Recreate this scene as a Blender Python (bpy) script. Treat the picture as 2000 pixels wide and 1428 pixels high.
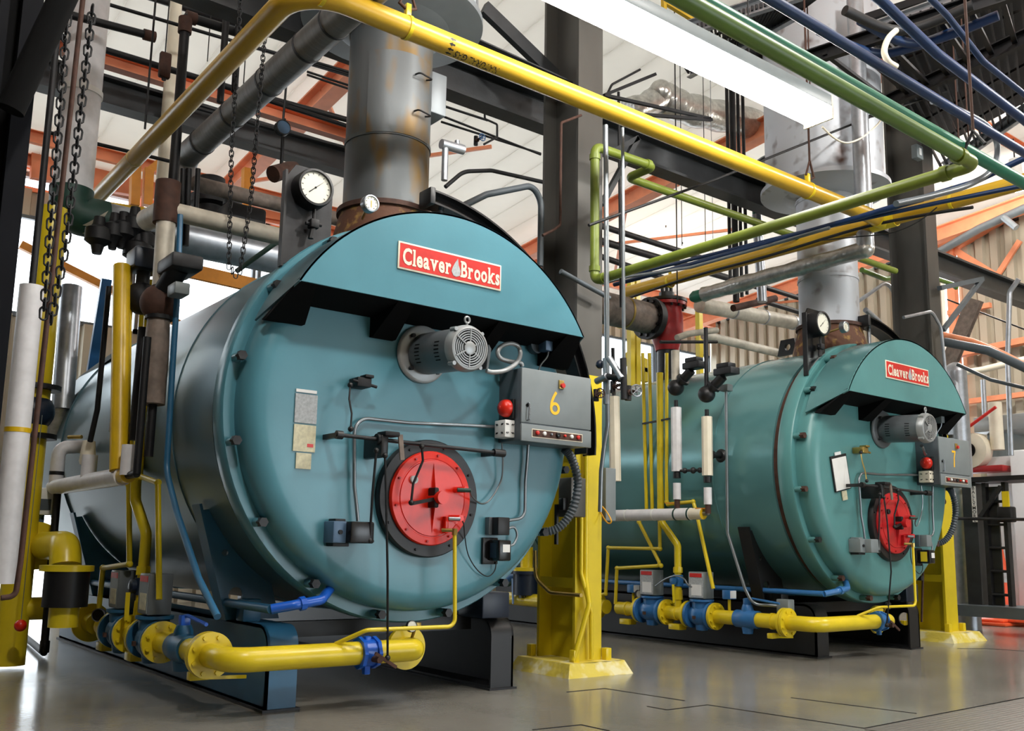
import bpy, math, random
from mathutils import Vector, Matrix
from mathutils.geometry import tessellate_polygon
random.seed(7)
PI = math.pi
for o in list(bpy.data.objects): bpy.data.objects.remove(o, do_unlink=True)
scene = bpy.context.scene
COL = scene.collection

# ------------------------------------------------------------------ camera
FOC, PCX, PCY = 1840.33, 1000.0, 777.08
YAW, PITCH, ROLL = 0.6598165, 0.15707, 0.01767892
CAM = Vector((0, 0, 1.0))
fw = Vector((math.sin(YAW)*math.cos(PITCH), math.cos(YAW)*math.cos(PITCH), math.sin(PITCH)))
r0 = Vector((math.cos(YAW), -math.sin(YAW), 0)); u0 = r0.cross(fw)
rt = r0*math.cos(ROLL)+u0*math.sin(ROLL); up = -r0*math.sin(ROLL)+u0*math.cos(ROLL)
cd = bpy.data.cameras.new('camera'); cam = bpy.data.objects.new('camera', cd); COL.objects.link(cam)
cd.sensor_width = 36; cd.lens = 36*FOC/2000; cd.shift_y = (PCY-714)/2000; cd.clip_end = 200
cam.matrix_world = Matrix(((rt.x, up.x, -fw.x, CAM.x), (rt.y, up.y, -fw.y, CAM.y), (rt.z, up.z, -fw.z, CAM.z), (0, 0, 0, 1)))
scene.camera = cam

# ------------------------------------------------------------------ light and exposure
w = bpy.data.worlds.new('world'); scene.world = w; w.use_nodes = True
bg = w.node_tree.nodes['Background']; bg.inputs[0].default_value = (0.86, 0.94, 1.0, 1); bg.inputs[1].default_value = 4.0
scene.view_settings.view_transform = 'Standard'; scene.view_settings.look = 'None'
scene.view_settings.gamma = 1; scene.view_settings.use_curve_mapping = False
scene.view_settings.exposure = 0.42
cy = scene.cycles; cy.max_bounces = 5; cy.diffuse_bounces = 3; cy.glossy_bounces = 3; cy.transmission_bounces = 3; cy.transparent_max_bounces = 6
cy.caustics_reflective = False; cy.caustics_refractive = False; cy.sample_clamp_indirect = 6; cy.use_adaptive_sampling = True; cy.use_light_tree = False; cy.adaptive_threshold = .03
TUBE_POWER = 22.0
BAY_POWER = 500.0

def ray(x, y): return rt*((x-PCX)/FOC) - up*((y-PCY)/FOC) + fw
def aX(x, y, X): d = ray(x, y); return CAM + d*((X-CAM.x)/d.x)
def aY(x, y, Y): d = ray(x, y); return CAM + d*((Y-CAM.y)/d.y)
def aZ(x, y, Z): d = ray(x, y); return CAM + d*((Z-CAM.z)/d.z)
def V(*a): return Vector(a)

# ------------------------------------------------------------------ materials
def lin(c): return tuple(((v/255)/12.92 if v/255 <= .04045 else (((v/255)+.055)/1.055)**2.4) for v in c)
MATS = {}
def mat(name, rgb, rough=.5, metal=0, var=.12, scale=6, bump=0, bscale=60, second=None, amount=.5, spec=.5, stretch=None, coat=0):
    m = bpy.data.materials.new(name); m.use_nodes = True; nt = m.node_tree; N = nt.nodes; L = nt.links
    b = N['Principled BSDF']; c = lin(rgb)
    b.inputs['Roughness'].default_value = rough; b.inputs['Metallic'].default_value = metal
    b.inputs['Specular IOR Level'].default_value = spec
    if coat: b.inputs['Coat Weight'].default_value = coat; b.inputs['Coat Roughness'].default_value = .1
    tc = N.new('ShaderNodeTexCoord'); mp = N.new('ShaderNodeMapping'); L.new(tc.outputs['Object'], mp.inputs[0])
    if stretch: mp.inputs['Scale'].default_value = stretch
    n = N.new('ShaderNodeTexNoise'); n.inputs['Scale'].default_value = scale; n.inputs['Detail'].default_value = 2.5; n.inputs['Roughness'].default_value = .6
    L.new(mp.outputs[0], n.inputs['Vector'])
    r = N.new('ShaderNodeValToRGB'); L.new(n.outputs['Fac'], r.inputs[0])
    if second:
        c2 = lin(second); r.color_ramp.elements[0].position = .5+.35*(.5-amount)*2-.06; r.color_ramp.elements[1].position = .5+.35*(.5-amount)*2+.1
        r.color_ramp.elements[0].color = (*c, 1); r.color_ramp.elements[1].color = (*c2, 1)
    else:
        r.color_ramp.elements[0].position = .3; r.color_ramp.elements[1].position = .7
        r.color_ramp.elements[0].color = (*[v*(1-var) for v in c], 1); r.color_ramp.elements[1].color = (*[min(1, v*(1+var)) for v in c], 1)
    L.new(r.outputs[0], b.inputs['Base Color'])
    if bump:
        n2 = N.new('ShaderNodeTexNoise'); n2.inputs['Scale'].default_value = bscale; n2.inputs['Detail'].default_value = 1; L.new(mp.outputs[0], n2.inputs['Vector'])
        bp = N.new('ShaderNodeBump'); bp.inputs['Strength'].default_value = bump; bp.inputs['Distance'].default_value = .01
        L.new(n2.outputs['Fac'], bp.inputs['Height']); L.new(bp.outputs[0], b.inputs['Normal'])
    MATS[name] = m; return m
def emat(name, rgb, strength, mix=None):
    m = bpy.data.materials.new(name); m.use_nodes = True; nt = m.node_tree; b = nt.nodes['Principled BSDF']
    b.inputs['Base Color'].default_value = (*lin(rgb), 1); b.inputs['Emission Color'].default_value = (*lin(rgb), 1); b.inputs['Emission Strength'].default_value = strength
    MATS[name] = m; return m
mat('teal', (82, 138, 153), .3, var=.1, scale=1.6, bump=.05, bscale=25)
mat('teal_far', (86, 140, 140), .32, var=.1, scale=1.6, bump=.05, bscale=25)
mat('shell', (76, 108, 118), .3, .35, var=.25, scale=1.2, bump=.12, bscale=5, stretch=(1, .3, 1))
mat('shell_far', (92, 140, 142), .22, .25, var=.2, scale=1.3, bump=.12, bscale=5, stretch=(1, .3, 1))
mat('base_blue', (40, 94, 128), .4, var=.15, scale=3)
mat('black', (20, 20, 22), .45, var=.2, scale=8)
mat('black_gloss', (18, 18, 20), .25, var=.2)
mat('black_matte', (8, 8, 9), .85, var=.2, spec=.15)
mat('yellow', (226, 200, 36), .3, var=.06, scale=5)
mat('yellow_gas', (206, 164, 44), .3, var=.06, scale=5)
mat('yellow_deep', (212, 172, 20), .35, var=.1, scale=4)
mat('yellow_column', (214, 190, 30), .4, var=.1, scale=3, bump=.05)
mat('orange_amber', (216, 140, 40), .5, var=.1)
mat('red', (222, 42, 24), .3, var=.1, scale=6, bump=.03)
mat('red_far', (196, 36, 40), .3, var=.15, scale=6, bump=.06)
mat('red_valve', (168, 36, 38), .4, var=.15)
mat('sign_red', (206, 44, 38), .35, var=.12, scale=14)
mat('cream', (232, 222, 200), .45, var=.06)
mat('white', (236, 236, 232), .4, var=.05)
mat('white_pipe', (226, 224, 226), .4, var=.08, scale=10)
mat('paper', (206, 200, 170), .6, var=.2, scale=30)
mat('paper_grey', (172, 176, 178), .6, var=.2, scale=60)
mat('grey_box', (122, 130, 132), .42, var=.06)
mat('grey_dark', (84, 92, 98), .4, .1, var=.1)
mat('motor_grey', (104, 110, 114), .38, .3, var=.08)
mat('motor_light', (160, 163, 164), .36, .4, var=.06)
mat('steel', (150, 154, 160), .3, .8, var=.1)
mat('galv', (168, 172, 178), .35, .7, var=.12, scale=14)
mat('conduit', (140, 146, 150), .33, .75, var=.08)
mat('foil', (186, 184, 178), .3, .75, var=.25, scale=12, bump=.5, bscale=22)
mat('lagging', (200, 192, 176), .55, .1, var=.2, scale=8, bump=.3, bscale=20)
mat('lagging_brown', (126, 112, 102), .6, .1, var=.35, scale=9, bump=.4, bscale=25)
mat('duct_grey', (112, 110, 108), .45, .3, var=.2, scale=4, bump=.2, bscale=90, stretch=(1, 8, 1))
mat('stack', (104, 108, 110), .45, .3, var=.1, scale=4, second=(122, 96, 52), amount=.43, bump=.1, bscale=20, stretch=(1, 1, .45))
mat('stack_far', (188, 192, 198), .45, .25, var=.1, scale=3.5, second=(92, 66, 54), amount=.3, bump=.1, bscale=20)
mat('stack_drum', (138, 144, 148), .45, .35, var=.12, scale=3)
mat('rust', (92, 58, 40), .75, .1, var=.4, scale=14, second=(150, 116, 60), amount=.38, bump=.3, bscale=30)
mat('rust_brown', (74, 48, 38), .75, .1, var=.3, scale=14)
mat('iron', (44, 44, 46), .5, .4, var=.3, scale=12)
mat('iron_dark', (20, 20, 23), .55, .2, var=.3, scale=12)
mat('steel_dark', (58, 60, 62), .45, .4, var=.2, scale=4, bump=.05)
mat('column_grey', (86, 84, 80), .4, .35, var=.25, scale=2.5, stretch=(1, 1, .3))
mat('orange', (240, 150, 108), .55, var=.12, scale=3)
mat('green_olive', (88, 118, 42), .4, var=.12, scale=7)
mat('green_moss', (112, 126, 42), .4, var=.12, scale=7)
mat('green_teal', (26, 116, 88), .35, var=.12, scale=7)
mat('green_dark', (24, 62, 52), .5, var=.15)
mat('blue_pipe', (16, 46, 88), .4, var=.15, scale=7)
mat('blue_bright', (28, 92, 196), .28, var=.08)
mat('blue_valve', (52, 110, 168), .32, var=.12)
mat('blue_slate', (84, 110, 138), .4, .1, var=.1)
mat('blue_dark', (24, 36, 54), .4, var=.12)
mat('roof_white', (222, 218, 212), .5, .1, var=.04, scale=2)
mat('wall_sheet', (182, 172, 152), .5, .15, var=.12, scale=1.5, stretch=(1, 1, .2))
mat('dark_sheet', (12, 14, 20), .75, 0, var=.15, spec=.15)
mat('brass', (176, 150, 84), .35, .8, var=.15)
mat('number_yellow', (250, 190, 34), .45, var=.03)
mat('dial', (226, 224, 208), .4, var=.03)
mat('glass_lens', (210, 214, 216), .1, var=.02)
mat('cone_orange', (240, 92, 48), .45, var=.06)
mat('cable_black', (22, 22, 24), .5, var=.1)
mat('cord_orange', (226, 164, 40), .45, var=.05)
mat('label_white', (232, 232, 230), .5, var=.03)
mat('machine_white', (240, 240, 242), .35, var=.02)
mat('concrete_yellow', (222, 200, 80), .5, var=.12, scale=7, second=(236, 226, 176), amount=.45, bump=.6, bscale=18)
emat('tube_glow', (255, 252, 246), TUBE_POWER)
emat('bay_glow', (255, 244, 224), 14)

def translucent_roof(share):
    m = MATS['roof_white']; nt = m.node_tree; b = nt.nodes['Principled BSDF']; out = [n for n in nt.nodes if n.type == 'OUTPUT_MATERIAL'][0]
    t = nt.nodes.new('ShaderNodeBsdfTranslucent'); t.inputs['Color'].default_value = (.92, .87, .8, 1); mx = nt.nodes.new('ShaderNodeMixShader'); mx.inputs[0].default_value = share
    nt.links.new(b.outputs[0], mx.inputs[1]); nt.links.new(t.outputs[0], mx.inputs[2]); nt.links.new(mx.outputs[0], out.inputs[0])
translucent_roof(.33)
def floor_material():
    m = bpy.data.materials.new('floor_paint'); m.use_nodes = True; nt = m.node_tree; N = nt.nodes; L = nt.links; b = N['Principled BSDF']
    tc = N.new('ShaderNodeTexCoord')
    n = N.new('ShaderNodeTexNoise'); n.inputs['Scale'].default_value = 1.1; n.inputs['Detail'].default_value = 8; n.inputs['Roughness'].default_value = .62; L.new(tc.outputs['Object'], n.inputs['Vector'])
    r = N.new('ShaderNodeValToRGB'); L.new(n.outputs['Fac'], r.inputs[0])
    r.color_ramp.elements[0].position = .3; r.color_ramp.elements[1].position = .72
    r.color_ramp.elements[0].color = (*lin((116, 113, 106)), 1); r.color_ramp.elements[1].color = (*lin((136, 133, 125)), 1); L.new(r.outputs[0], b.inputs['Base Color'])
    n3 = N.new('ShaderNodeTexNoise'); n3.inputs['Scale'].default_value = .9; n3.inputs['Detail'].default_value = 3; L.new(tc.outputs['Object'], n3.inputs['Vector'])
    mr = N.new('ShaderNodeMapRange'); mr.inputs['From Min'].default_value = .3; mr.inputs['From Max'].default_value = .7; mr.inputs['To Min'].default_value = .13; mr.inputs['To Max'].default_value = .24
    L.new(n3.outputs['Fac'], mr.inputs['Value']); L.new(mr.outputs[0], b.inputs['Roughness'])
    n2 = N.new('ShaderNodeTexNoise'); n2.inputs['Scale'].default_value = 35; n2.inputs['Detail'].default_value = 4; L.new(tc.outputs['Object'], n2.inputs['Vector'])
    bp = N.new('ShaderNodeBump'); bp.inputs['Strength'].default_value = .06; bp.inputs['Distance'].default_value = .01; L.new(n2.outputs['Fac'], bp.inputs['Height']); L.new(bp.outputs[0], b.inputs['Normal'])
    MATS['floor_paint'] = m
floor_material()
def plate_material():
    m = bpy.data.materials.new('checker_plate'); m.use_nodes = True; nt = m.node_tree; N = nt.nodes; L = nt.links; b = N['Principled BSDF']
    b.inputs['Base Color'].default_value = (*lin((108, 104, 98)), 1); b.inputs['Roughness'].default_value = .35; b.inputs['Metallic'].default_value = .2
    tc = N.new('ShaderNodeTexCoord'); v = N.new('ShaderNodeTexVoronoi'); v.inputs['Scale'].default_value = 26; v.inputs['Randomness'].default_value = 0; L.new(tc.outputs['Object'], v.inputs['Vector'])
    bp = N.new('ShaderNodeBump'); bp.inputs['Strength'].default_value = .5; bp.inputs['Distance'].default_value = .006; bp.invert = True; L.new(v.outputs['Distance'], bp.inputs['Height']); L.new(bp.outputs[0], b.inputs['Normal'])
    MATS['checker_plate'] = m
plate_material()

# ------------------------------------------------------------------ mesh helpers
class MB:
    def __init__(s): s.v = []; s.f = []
    def add(s, vs, fs):
        k = len(s.v); s.v += [tuple(v) for v in vs]; s.f += [tuple(i+k for i in f) for f in fs]; return s
    def box(s, a, b):
        x0, x1 = sorted((a[0], b[0])); y0, y1 = sorted((a[1], b[1])); z0, z1 = sorted((a[2], b[2]))
        return s.add([(x0,y0,z0),(x1,y0,z0),(x1,y1,z0),(x0,y1,z0),(x0,y0,z1),(x1,y0,z1),(x1,y1,z1),(x0,y1,z1)],
                     [(0,3,2,1),(4,5,6,7),(0,1,5,4),(1,2,6,5),(2,3,7,6),(3,0,4,7)])
    def bbox(s, a, b, c=.01):
        # bevelled box
        x0, x1 = sorted((a[0], b[0])); y0, y1 = sorted((a[1], b[1])); z0, z1 = sorted((a[2], b[2]))
        c = min(c, (x1-x0)*.49, (y1-y0)*.49, (z1-z0)*.49)
        import bmesh
        bm = bmesh.new(); bmesh.ops.create_cube(bm, size=1)
        for vv in bm.verts: vv.co = Vector(((x0+x1)/2+vv.co.x*(x1-x0), (y0+y1)/2+vv.co.y*(y1-y0), (z0+z1)/2+vv.co.z*(z1-z0)))
        bmesh.ops.bevel(bm, geom=list(bm.edges), offset=c, segments=2, affect='EDGES', profile=.5)
        bm.verts.index_update(); s.add([vv.co[:] for vv in bm.verts], [[vv.index for vv in f.verts] for f in bm.faces]); bm.free(); return s
    def obox(s, p, q, wdt, hgt, upv=(0, 0, 1)):
        # bar from p to q with cross-section wdt x hgt
        p = Vector(p); q = Vector(q); d = (q-p).normalized(); u = Vector(upv)
        if abs(d.dot(u)) > .98: u = Vector((1, 0, 0))
        sd = d.cross(u).normalized(); u = sd.cross(d)
        vs = []
        for e in (p, q):
            for a, b in ((-1,-1),(1,-1),(1,1),(-1,1)): vs.append(e+sd*(a*wdt/2)+u*(b*hgt/2))
        return s.add(vs, [(0,1,2,3),(7,6,5,4),(0,4,5,1),(1,5,6,2),(2,6,7,3),(3,7,4,0)])
    def beam(s, p, q, wdt, hgt, tf=.02, tw=.012, upv=(0, 0, 1)):
        # I-section as one closed prism
        p = Vector(p); q = Vector(q); d = (q-p).normalized(); u = Vector(upv)
        sd = d.cross(u).normalized(); u = sd.cross(d); W = wdt/2; H = hgt/2; t = tw/2
        prof = [(-W,-H),(W,-H),(W,-H+tf),(t,-H+tf),(t,H-tf),(W,H-tf),(W,H),(-W,H),(-W,H-tf),(-t,H-tf),(-t,-H+tf),(-W,-H+tf)]
        return s.extr([[p+sd*a+u*b for a, b in prof], [q+sd*a+u*b for a, b in prof]])
    def chan(s, p, q, wdt, hgt, t=.012, upv=(0, 0, 1)):
        p = Vector(p); q = Vector(q); d = (q-p).normalized(); u = Vector(upv)
        sd = d.cross(u).normalized(); u = sd.cross(d); W = wdt/2; H = hgt/2
        prof = [(-W,-H),(W,-H),(W,-H+t),(-W+t,-H+t),(-W+t,H-t),(W,H-t),(W,H),(-W,H)]
        return s.extr([[p+sd*a+u*b for a, b in prof], [q+sd*a+u*b for a, b in prof]])
    def extr(s, rings):
        n = len(rings[0]); vs = [v for r in rings for v in r]; fs = []
        for k in range(len(rings)-1):
            for i in range(n): j = (i+1) % n; fs.append((k*n+i, k*n+j, (k+1)*n+j, (k+1)*n+i))
        tri = tessellate_polygon([[Vector(v) for v in rings[0]]])
        for t in tri: fs.append(tuple(reversed(t)))
        b = (len(rings)-1)*n
        for t in tri: fs.append(tuple(i+b for i in t))
        return s.add(vs, fs)
    def prism(s, poly, fn, d0, d1, holes=()):
        # poly (a,b) mapped by fn(a,b,d)
        loops = [poly]+list(holes); flat = [p for l in loops for p in l]
        tri = tessellate_polygon([[Vector((a, b, 0)) for a, b in l] for l in loops])
        n = len(flat); vs = [fn(a, b, d0) for a, b in flat]+[fn(a, b, d1) for a, b in flat]; fs = []
        for t in tri: fs.append(tuple(t)); fs.append(tuple(i+n for i in reversed(t)))
        k = 0
        for l in loops:
            m = len(l)
            for i in range(m): j = (i+1) % m; fs.append((k+i, k+j, k+j+n, k+i+n))
            k += m
        return s.add(vs, fs)
    def lathe(s, o, ax, prof, n=32, a0=0, a1=2*PI):
        o = Vector(o); ax = Vector(ax).normalized(); u = ax.orthogonal().normalized()
        if abs(ax.y) > .9: u = Vector((1, 0, 0))
        if abs(ax.z) > .9: u = Vector((1, 0, 0))
        w_ = ax.cross(u); full = abs(a1-a0-2*PI) < 1e-6; m = n if full else n+1
        vs = []; fs = []; rows = []
        for t, r in prof:
            if r < 1e-6: rows.append([len(vs)]); vs.append(o+ax*t)
            else:
                row = []
                for i in range(m):
                    a = a0+(a1-a0)*i/n; row.append(len(vs)); vs.append(o+ax*t+u*(r*math.cos(a))+w_*(r*math.sin(a)))
                rows.append(row)
        for A, B in zip(rows, rows[1:]):
            for i in range(m if full else m-1):
                j = (i+1) % m
                if len(A) == 1 and len(B) == 1: continue
                if len(A) == 1: fs.append((A[0], B[j], B[i]))
                elif len(B) == 1: fs.append((A[i], A[j], B[0]))
                else: fs.append((A[i], A[j], B[j], B[i]))
        return s.add(vs, fs)
    def cyl(s, p, q, r, n=16, r2=None):
        p = Vector(p); q = Vector(q); L_ = (q-p).length; r2 = r if r2 is None else r2
        return s.lathe(p, q-p, [(0, 0), (0, r), (L_, r2), (L_, 0)], n)
    def disc(s, p, ax, r, t, n=24, hole=0):
        if hole: return s.lathe(p, ax, [(0, hole), (0, r), (t, r), (t, hole), (0, hole)], n)
        return s.lathe(p, ax, [(0, 0), (0, r), (t, r), (t, 0)], n)
    def sph(s, c, r, n=20, sy=1, ax=(0, 0, 1)):
        k = n//2; return s.lathe(c, ax, [(-r*sy*math.cos(PI*i/k), r*math.sin(PI*i/k) if 0 < i < k else 0) for i in range(k+1)], n)
    def tube(s, pts, r, n=12, fil=0, seg=6, closed=False):
        pts = [Vector(p) for p in pts]
        if fil: pts = fillet(pts, fil, seg)
        k = len(pts); ds = []
        for i in range(k):
            a = pts[i-1] if (i > 0 or closed) else None; b = pts[(i+1) % k] if (i < k-1 or closed) else None
            d = Vector((0, 0, 0))
            if a is not None: d += (pts[i]-a).normalized()
            if b is not None: d += (b-pts[i]).normalized()
            ds.append(d.normalized() if d.length > 1e-9 else Vector((0, 0, 1)))
        u = ds[0].orthogonal().normalized(); vs = []; fs = []
        for i in range(k):
            if i:
                q = ds[i-1].rotation_difference(ds[i]); u = (q @ u); u = (u-ds[i]*u.dot(ds[i])).normalized()
            w_ = ds[i].cross(u); rr = r[i] if isinstance(r, (list, tuple)) else r
            sc = 1.0
            for j in range(n):
                a = 2*PI*j/n; vs.append(pts[i]+u*(rr*math.cos(a)*sc)+w_*(rr*math.sin(a)*sc))
        for i in range(k if closed else k-1):
            for j in range(n):
                j2 = (j+1) % n; i2 = (i+1) % k; fs.append((i*n+j, i*n+j2, i2*n+j2, i2*n+j))
        if not closed: fs.append(tuple(reversed(range(n)))); fs.append(tuple((k-1)*n+j for j in range(n)))
        return s.add(vs, fs)
def fillet(pts, rad, seg=6):
    out = [pts[0]]
    for a, b, c in zip(pts, pts[1:], pts[2:]):
        d1 = (a-b); d2 = (c-b); l1 = d1.length; l2 = d2.length; d1.normalize(); d2.normalize()
        ang = d1.angle(d2)
        if ang > PI-.02: out.append(b); continue
        t = min(rad/math.tan(ang/2), l1*.49, l2*.49); R = t*math.tan(ang/2)
        bis = (d1+d2).normalized(); cen = b+bis*(R/math.sin(ang/2)); p0 = b+d1*t; p1 = b+d2*t
        v0 = p0-cen; v1 = p1-cen; sw = v0.angle(v1)
        for i in range(seg+1):
            f = i/seg; out.append(cen+(v0*math.sin(sw*(1-f))+v1*math.sin(sw*f))/math.sin(sw))
    out.append(pts[-1]); return out

WORLD = {}; PAR = {}; ORDER = []
def link(o, parent):
    COL.objects.link(o); PAR[o.name] = parent; ORDER.append(o)
    if parent is not None: o.parent = parent
def tags(o, label=None, cat=None, group=None, kind=None):
    if label: o['label'] = label
    if cat: o['category'] = cat
    if group: o['group'] = group
    if kind: o['kind'] = kind
def obj(name, mb, m, parent=None, label=None, cat=None, group=None, kind=None, smooth=40):
    me = bpy.data.meshes.new(name); vs = mb.v
    xs = [v[0] for v in vs]; ys = [v[1] for v in vs]; zs = [v[2] for v in vs]
    org = Vector(((min(xs)+max(xs))/2, (min(ys)+max(ys))/2, min(zs)))
    me.from_pydata([(v[0]-org.x, v[1]-org.y, v[2]-org.z) for v in vs], [], mb.f)
    me.materials.append(MATS[m]); me.validate(); me.update()
    import bmesh
    bm = bmesh.new(); bm.from_mesh(me); bmesh.ops.recalc_face_normals(bm, faces=bm.faces); bm.to_mesh(me); bm.free()
    me.shade_smooth(); me.set_sharp_from_angle(angle=math.radians(smooth))
    o = bpy.data.objects.new(name, me); link(o, parent); WORLD[o.name] = (org, org.copy(), Vector((max(xs), max(ys), max(zs)))); o['_lo'] = (min(xs), min(ys), min(zs)); o['_hi'] = (max(xs), max(ys), max(zs))
    tags(o, label, cat, group, kind); return o
def thing(name, label, cat, group=None, kind=None):
    o = bpy.data.objects.new(name, None); o.empty_display_size = .1; link(o, None); tags(o, label, cat, group, kind); return o
def finish():
    kids = {}
    for o in ORDER: kids.setdefault(o.parent.name if o.parent else None, []).append(o)
    def box_of(o):
        lo = [1e9]*3; hi = [-1e9]*3
        if o.type == 'MESH': lo = list(o['_lo']); hi = list(o['_hi'])
        for c in kids.get(o.name, []):
            l2, h2 = box_of(c); lo = [min(a, b) for a, b in zip(lo, l2)]; hi = [max(a, b) for a, b in zip(hi, h2)]
        return lo, hi
    org = {}
    for o in ORDER:
        if o.type == 'MESH': org[o.name] = WORLD[o.name][0]
        else:
            lo, hi = box_of(o); org[o.name] = Vector(((lo[0]+hi[0])/2, (lo[1]+hi[1])/2, lo[2])) if hi[0] > -1e8 else Vector((0, 0, 0))
    for o in ORDER:
        o.location = org[o.name]-(org[o.parent.name] if o.parent else Vector((0, 0, 0)))
    for o in ORDER:
        for k in ('_lo', '_hi'):
            if k in o: del o[k]
def inst(src, name, parent, loc, rot=None, label=None, cat=None, group=None):
    # copy sharing mesh data; loc is the world place of the mesh origin
    o = src.copy(); o.name = name
    for k in list(o.keys()):
        if k not in ('_lo', '_hi'): del o[k]
    o.parent = None; link(o, parent); d = Vector(loc)-WORLD[src.name][0]
    WORLD[o.name] = (Vector(loc), None, None)
    o['_lo'] = tuple(a+b for a, b in zip(src['_lo'], d)); o['_hi'] = tuple(a+b for a, b in zip(src['_hi'], d))
    if rot is not None: o.rotation_euler = rot
    tags(o, label, cat, group); return o
def text_mesh(body, size=1.0, bold=0.0, cond=1.0, space=1.0):
    c = bpy.data.curves.new('lettering', 'FONT'); c.body = body; c.size = size; c.offset = bold; c.space_character = space; c.align_x = 'CENTER'; c.align_y = 'CENTER'; c.resolution_u = 3
    o = bpy.data.objects.new('lettering', c); COL.objects.link(o); bpy.context.view_layer.update()
    me = bpy.data.meshes.new_from_object(o.evaluated_get(bpy.context.evaluated_depsgraph_get()))
    vs = [(v.co.x*cond, v.co.y) for v in me.vertices]; fs = [tuple(p.vertices) for p in me.polygons]
    bpy.data.objects.remove(o); bpy.data.curves.remove(c); bpy.data.meshes.remove(me); return vs, fs
def slab_word(word, bold=.03):
    # heavy slab-serif lettering: glyph outlines with added feet and shoulders; baseline at 0
    out_v = []; out_f = []; x = 0.0; t = .075; sf = .055
    def add(vs, fs):
        k = len(out_v); out_v.extend(vs); out_f.extend([tuple(i+k for i in f) for f in fs])
    def rect(x0, x1, y0, y1): add([(x0, y0), (x1, y0), (x1, y1), (x0, y1)], [(0, 1, 2, 3)])
    for ch in word:
        c = bpy.data.curves.new('lettering', 'FONT'); c.body = ch; c.size = 1; c.offset = bold; c.align_y = 'TOP_BASELINE' if False else 'BOTTOM_BASELINE'; c.resolution_u = 3
        o = bpy.data.objects.new('lettering', c); COL.objects.link(o); bpy.context.view_layer.update()
        me = bpy.data.meshes.new_from_object(o.evaluated_get(bpy.context.evaluated_depsgraph_get()))
        vs = [(v.co.x, v.co.y) for v in me.vertices]; fs = [tuple(p.vertices) for p in me.polygons]
        bpy.data.objects.remove(o); bpy.data.curves.remove(c); bpy.data.meshes.remove(me)
        x0 = min(v[0] for v in vs); x1 = max(v[0] for v in vs); y1 = max(v[1] for v in vs); y0 = min(v[1] for v in vs)
        stem = .15; lead = sf if ch in 'lrkBv' else 0; x += lead
        add([((v[0]-x0)*.92+x, v[1]) for v in vs], fs); wd = (x1-x0)*.92
        if ch in 'lrkB': rect(x-sf, x+stem+(sf if ch != 'B' else 0), y0, y0+t); rect(x-sf, x+.04, y1-t, y1)
        if ch == 'k': rect(x+wd-.16, x+wd+.05, y0, y0+t); rect(x+wd-.2, x+wd+.02, y1*.7-t, y1*.7)
        if ch == 'v': rect(x-sf, x+.2, y1-t, y1); rect(x+wd-.2, x+wd+sf, y1-t, y1)
        if ch == 'a': rect(x+wd-.05, x+wd+.04, y0, y0+t)
        x += wd+.05+(.04 if ch in 'lrkv' else 0)
    return out_v, out_f
def stroke(m, pts, wd, fn, d):
    # flat painted stroke following 2D points
    n = len(pts); L_ = []; R_ = []
    for i in range(n):
        a = Vector(pts[max(0, i-1)]); b = Vector(pts[min(n-1, i+1)]); t = (b-a).normalized(); nn = Vector((-t.y, t.x))
        p = Vector(pts[i]); L_.append(p+nn*wd/2); R_.append(p-nn*wd/2)
    vs = [fn(p.x, p.y, d) for p in L_]+[fn(p.x, p.y, d) for p in R_]
    m.add(vs, [(i, i+1, n+i+1, n+i) for i in range(n-1)])
def flange_bolts(parent, cen, ax, r, cnt, m, size=.012, ln=.03, off=0.0):
    cen = Vector(cen); ax = Vector(ax).normalized(); u = ax.orthogonal().normalized(); w_ = ax.cross(u)
    src = None
    for i in range(cnt):
        a = 2*PI*(i+.5)/cnt+off; p = cen+u*(r*math.cos(a))+w_*(r*math.sin(a))
        if src is None:
            b = MB(); b.cyl(p-ax*ln/2, p+ax*ln/2, size, 6); src = obj('bolt', b, m, parent); base = WORLD[src.name][0]-p
        else: inst(src, 'bolt', parent, p+base)

# ================================================================== the setting
XL, XR, YF, YB = -6.0, 19.0, -7.0, 16.0
def roof_z(Y): return 7.6-.1*(Y-8.7)
b = MB(); b.box((XL-.2, YF, -.3), (XR+.2, YB+8, 0)); floor = obj('floor', b, 'floor_paint', kind='structure')
def zline(pts, wd, z0, z1, m, name, parent):
    b = MB()
    P = [aZ(x, y, 0) for x, y in pts]
    for p, q in zip(P, P[1:]): b.obox(p+V(0, 0, (z0+z1)/2), q+V(0, 0, (z0+z1)/2), wd, z1-z0)
    return b
for pts in ([(1264,1380),(1303,1387),(1382,1377),(1688,1423),(2000,1363)], [(1107,1352),(1181,1345),(1337,1369)], [(1040,1426),(1135,1416),(1190,1428)],
            [(1545,1363),(1790,1394)], [(1870,1267),(1928,1267),(2000,1272)]):
    b = zline(pts, .012, 0, .002, None, None, None)
    obj('floor_joint', b, 'black_matte', floor)
P = [aZ(*p, 0) for p in ((1688,1426),(2000,1366))]
d = V(1, -.0, 0)
b = MB(); q = [(p.x, p.y) for p in P]
poly = [(q[0][0], q[0][1]), (q[1][0], q[1][1]), (q[1][0]+.6, q[1][1]-1.3), (q[0][0]+.3, q[0][1]-1.0)]
b.prism(poly, lambda a, c, dd: (a, c, dd), 0, .004); obj('checker_plate', b, 'checker_plate', floor)

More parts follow.
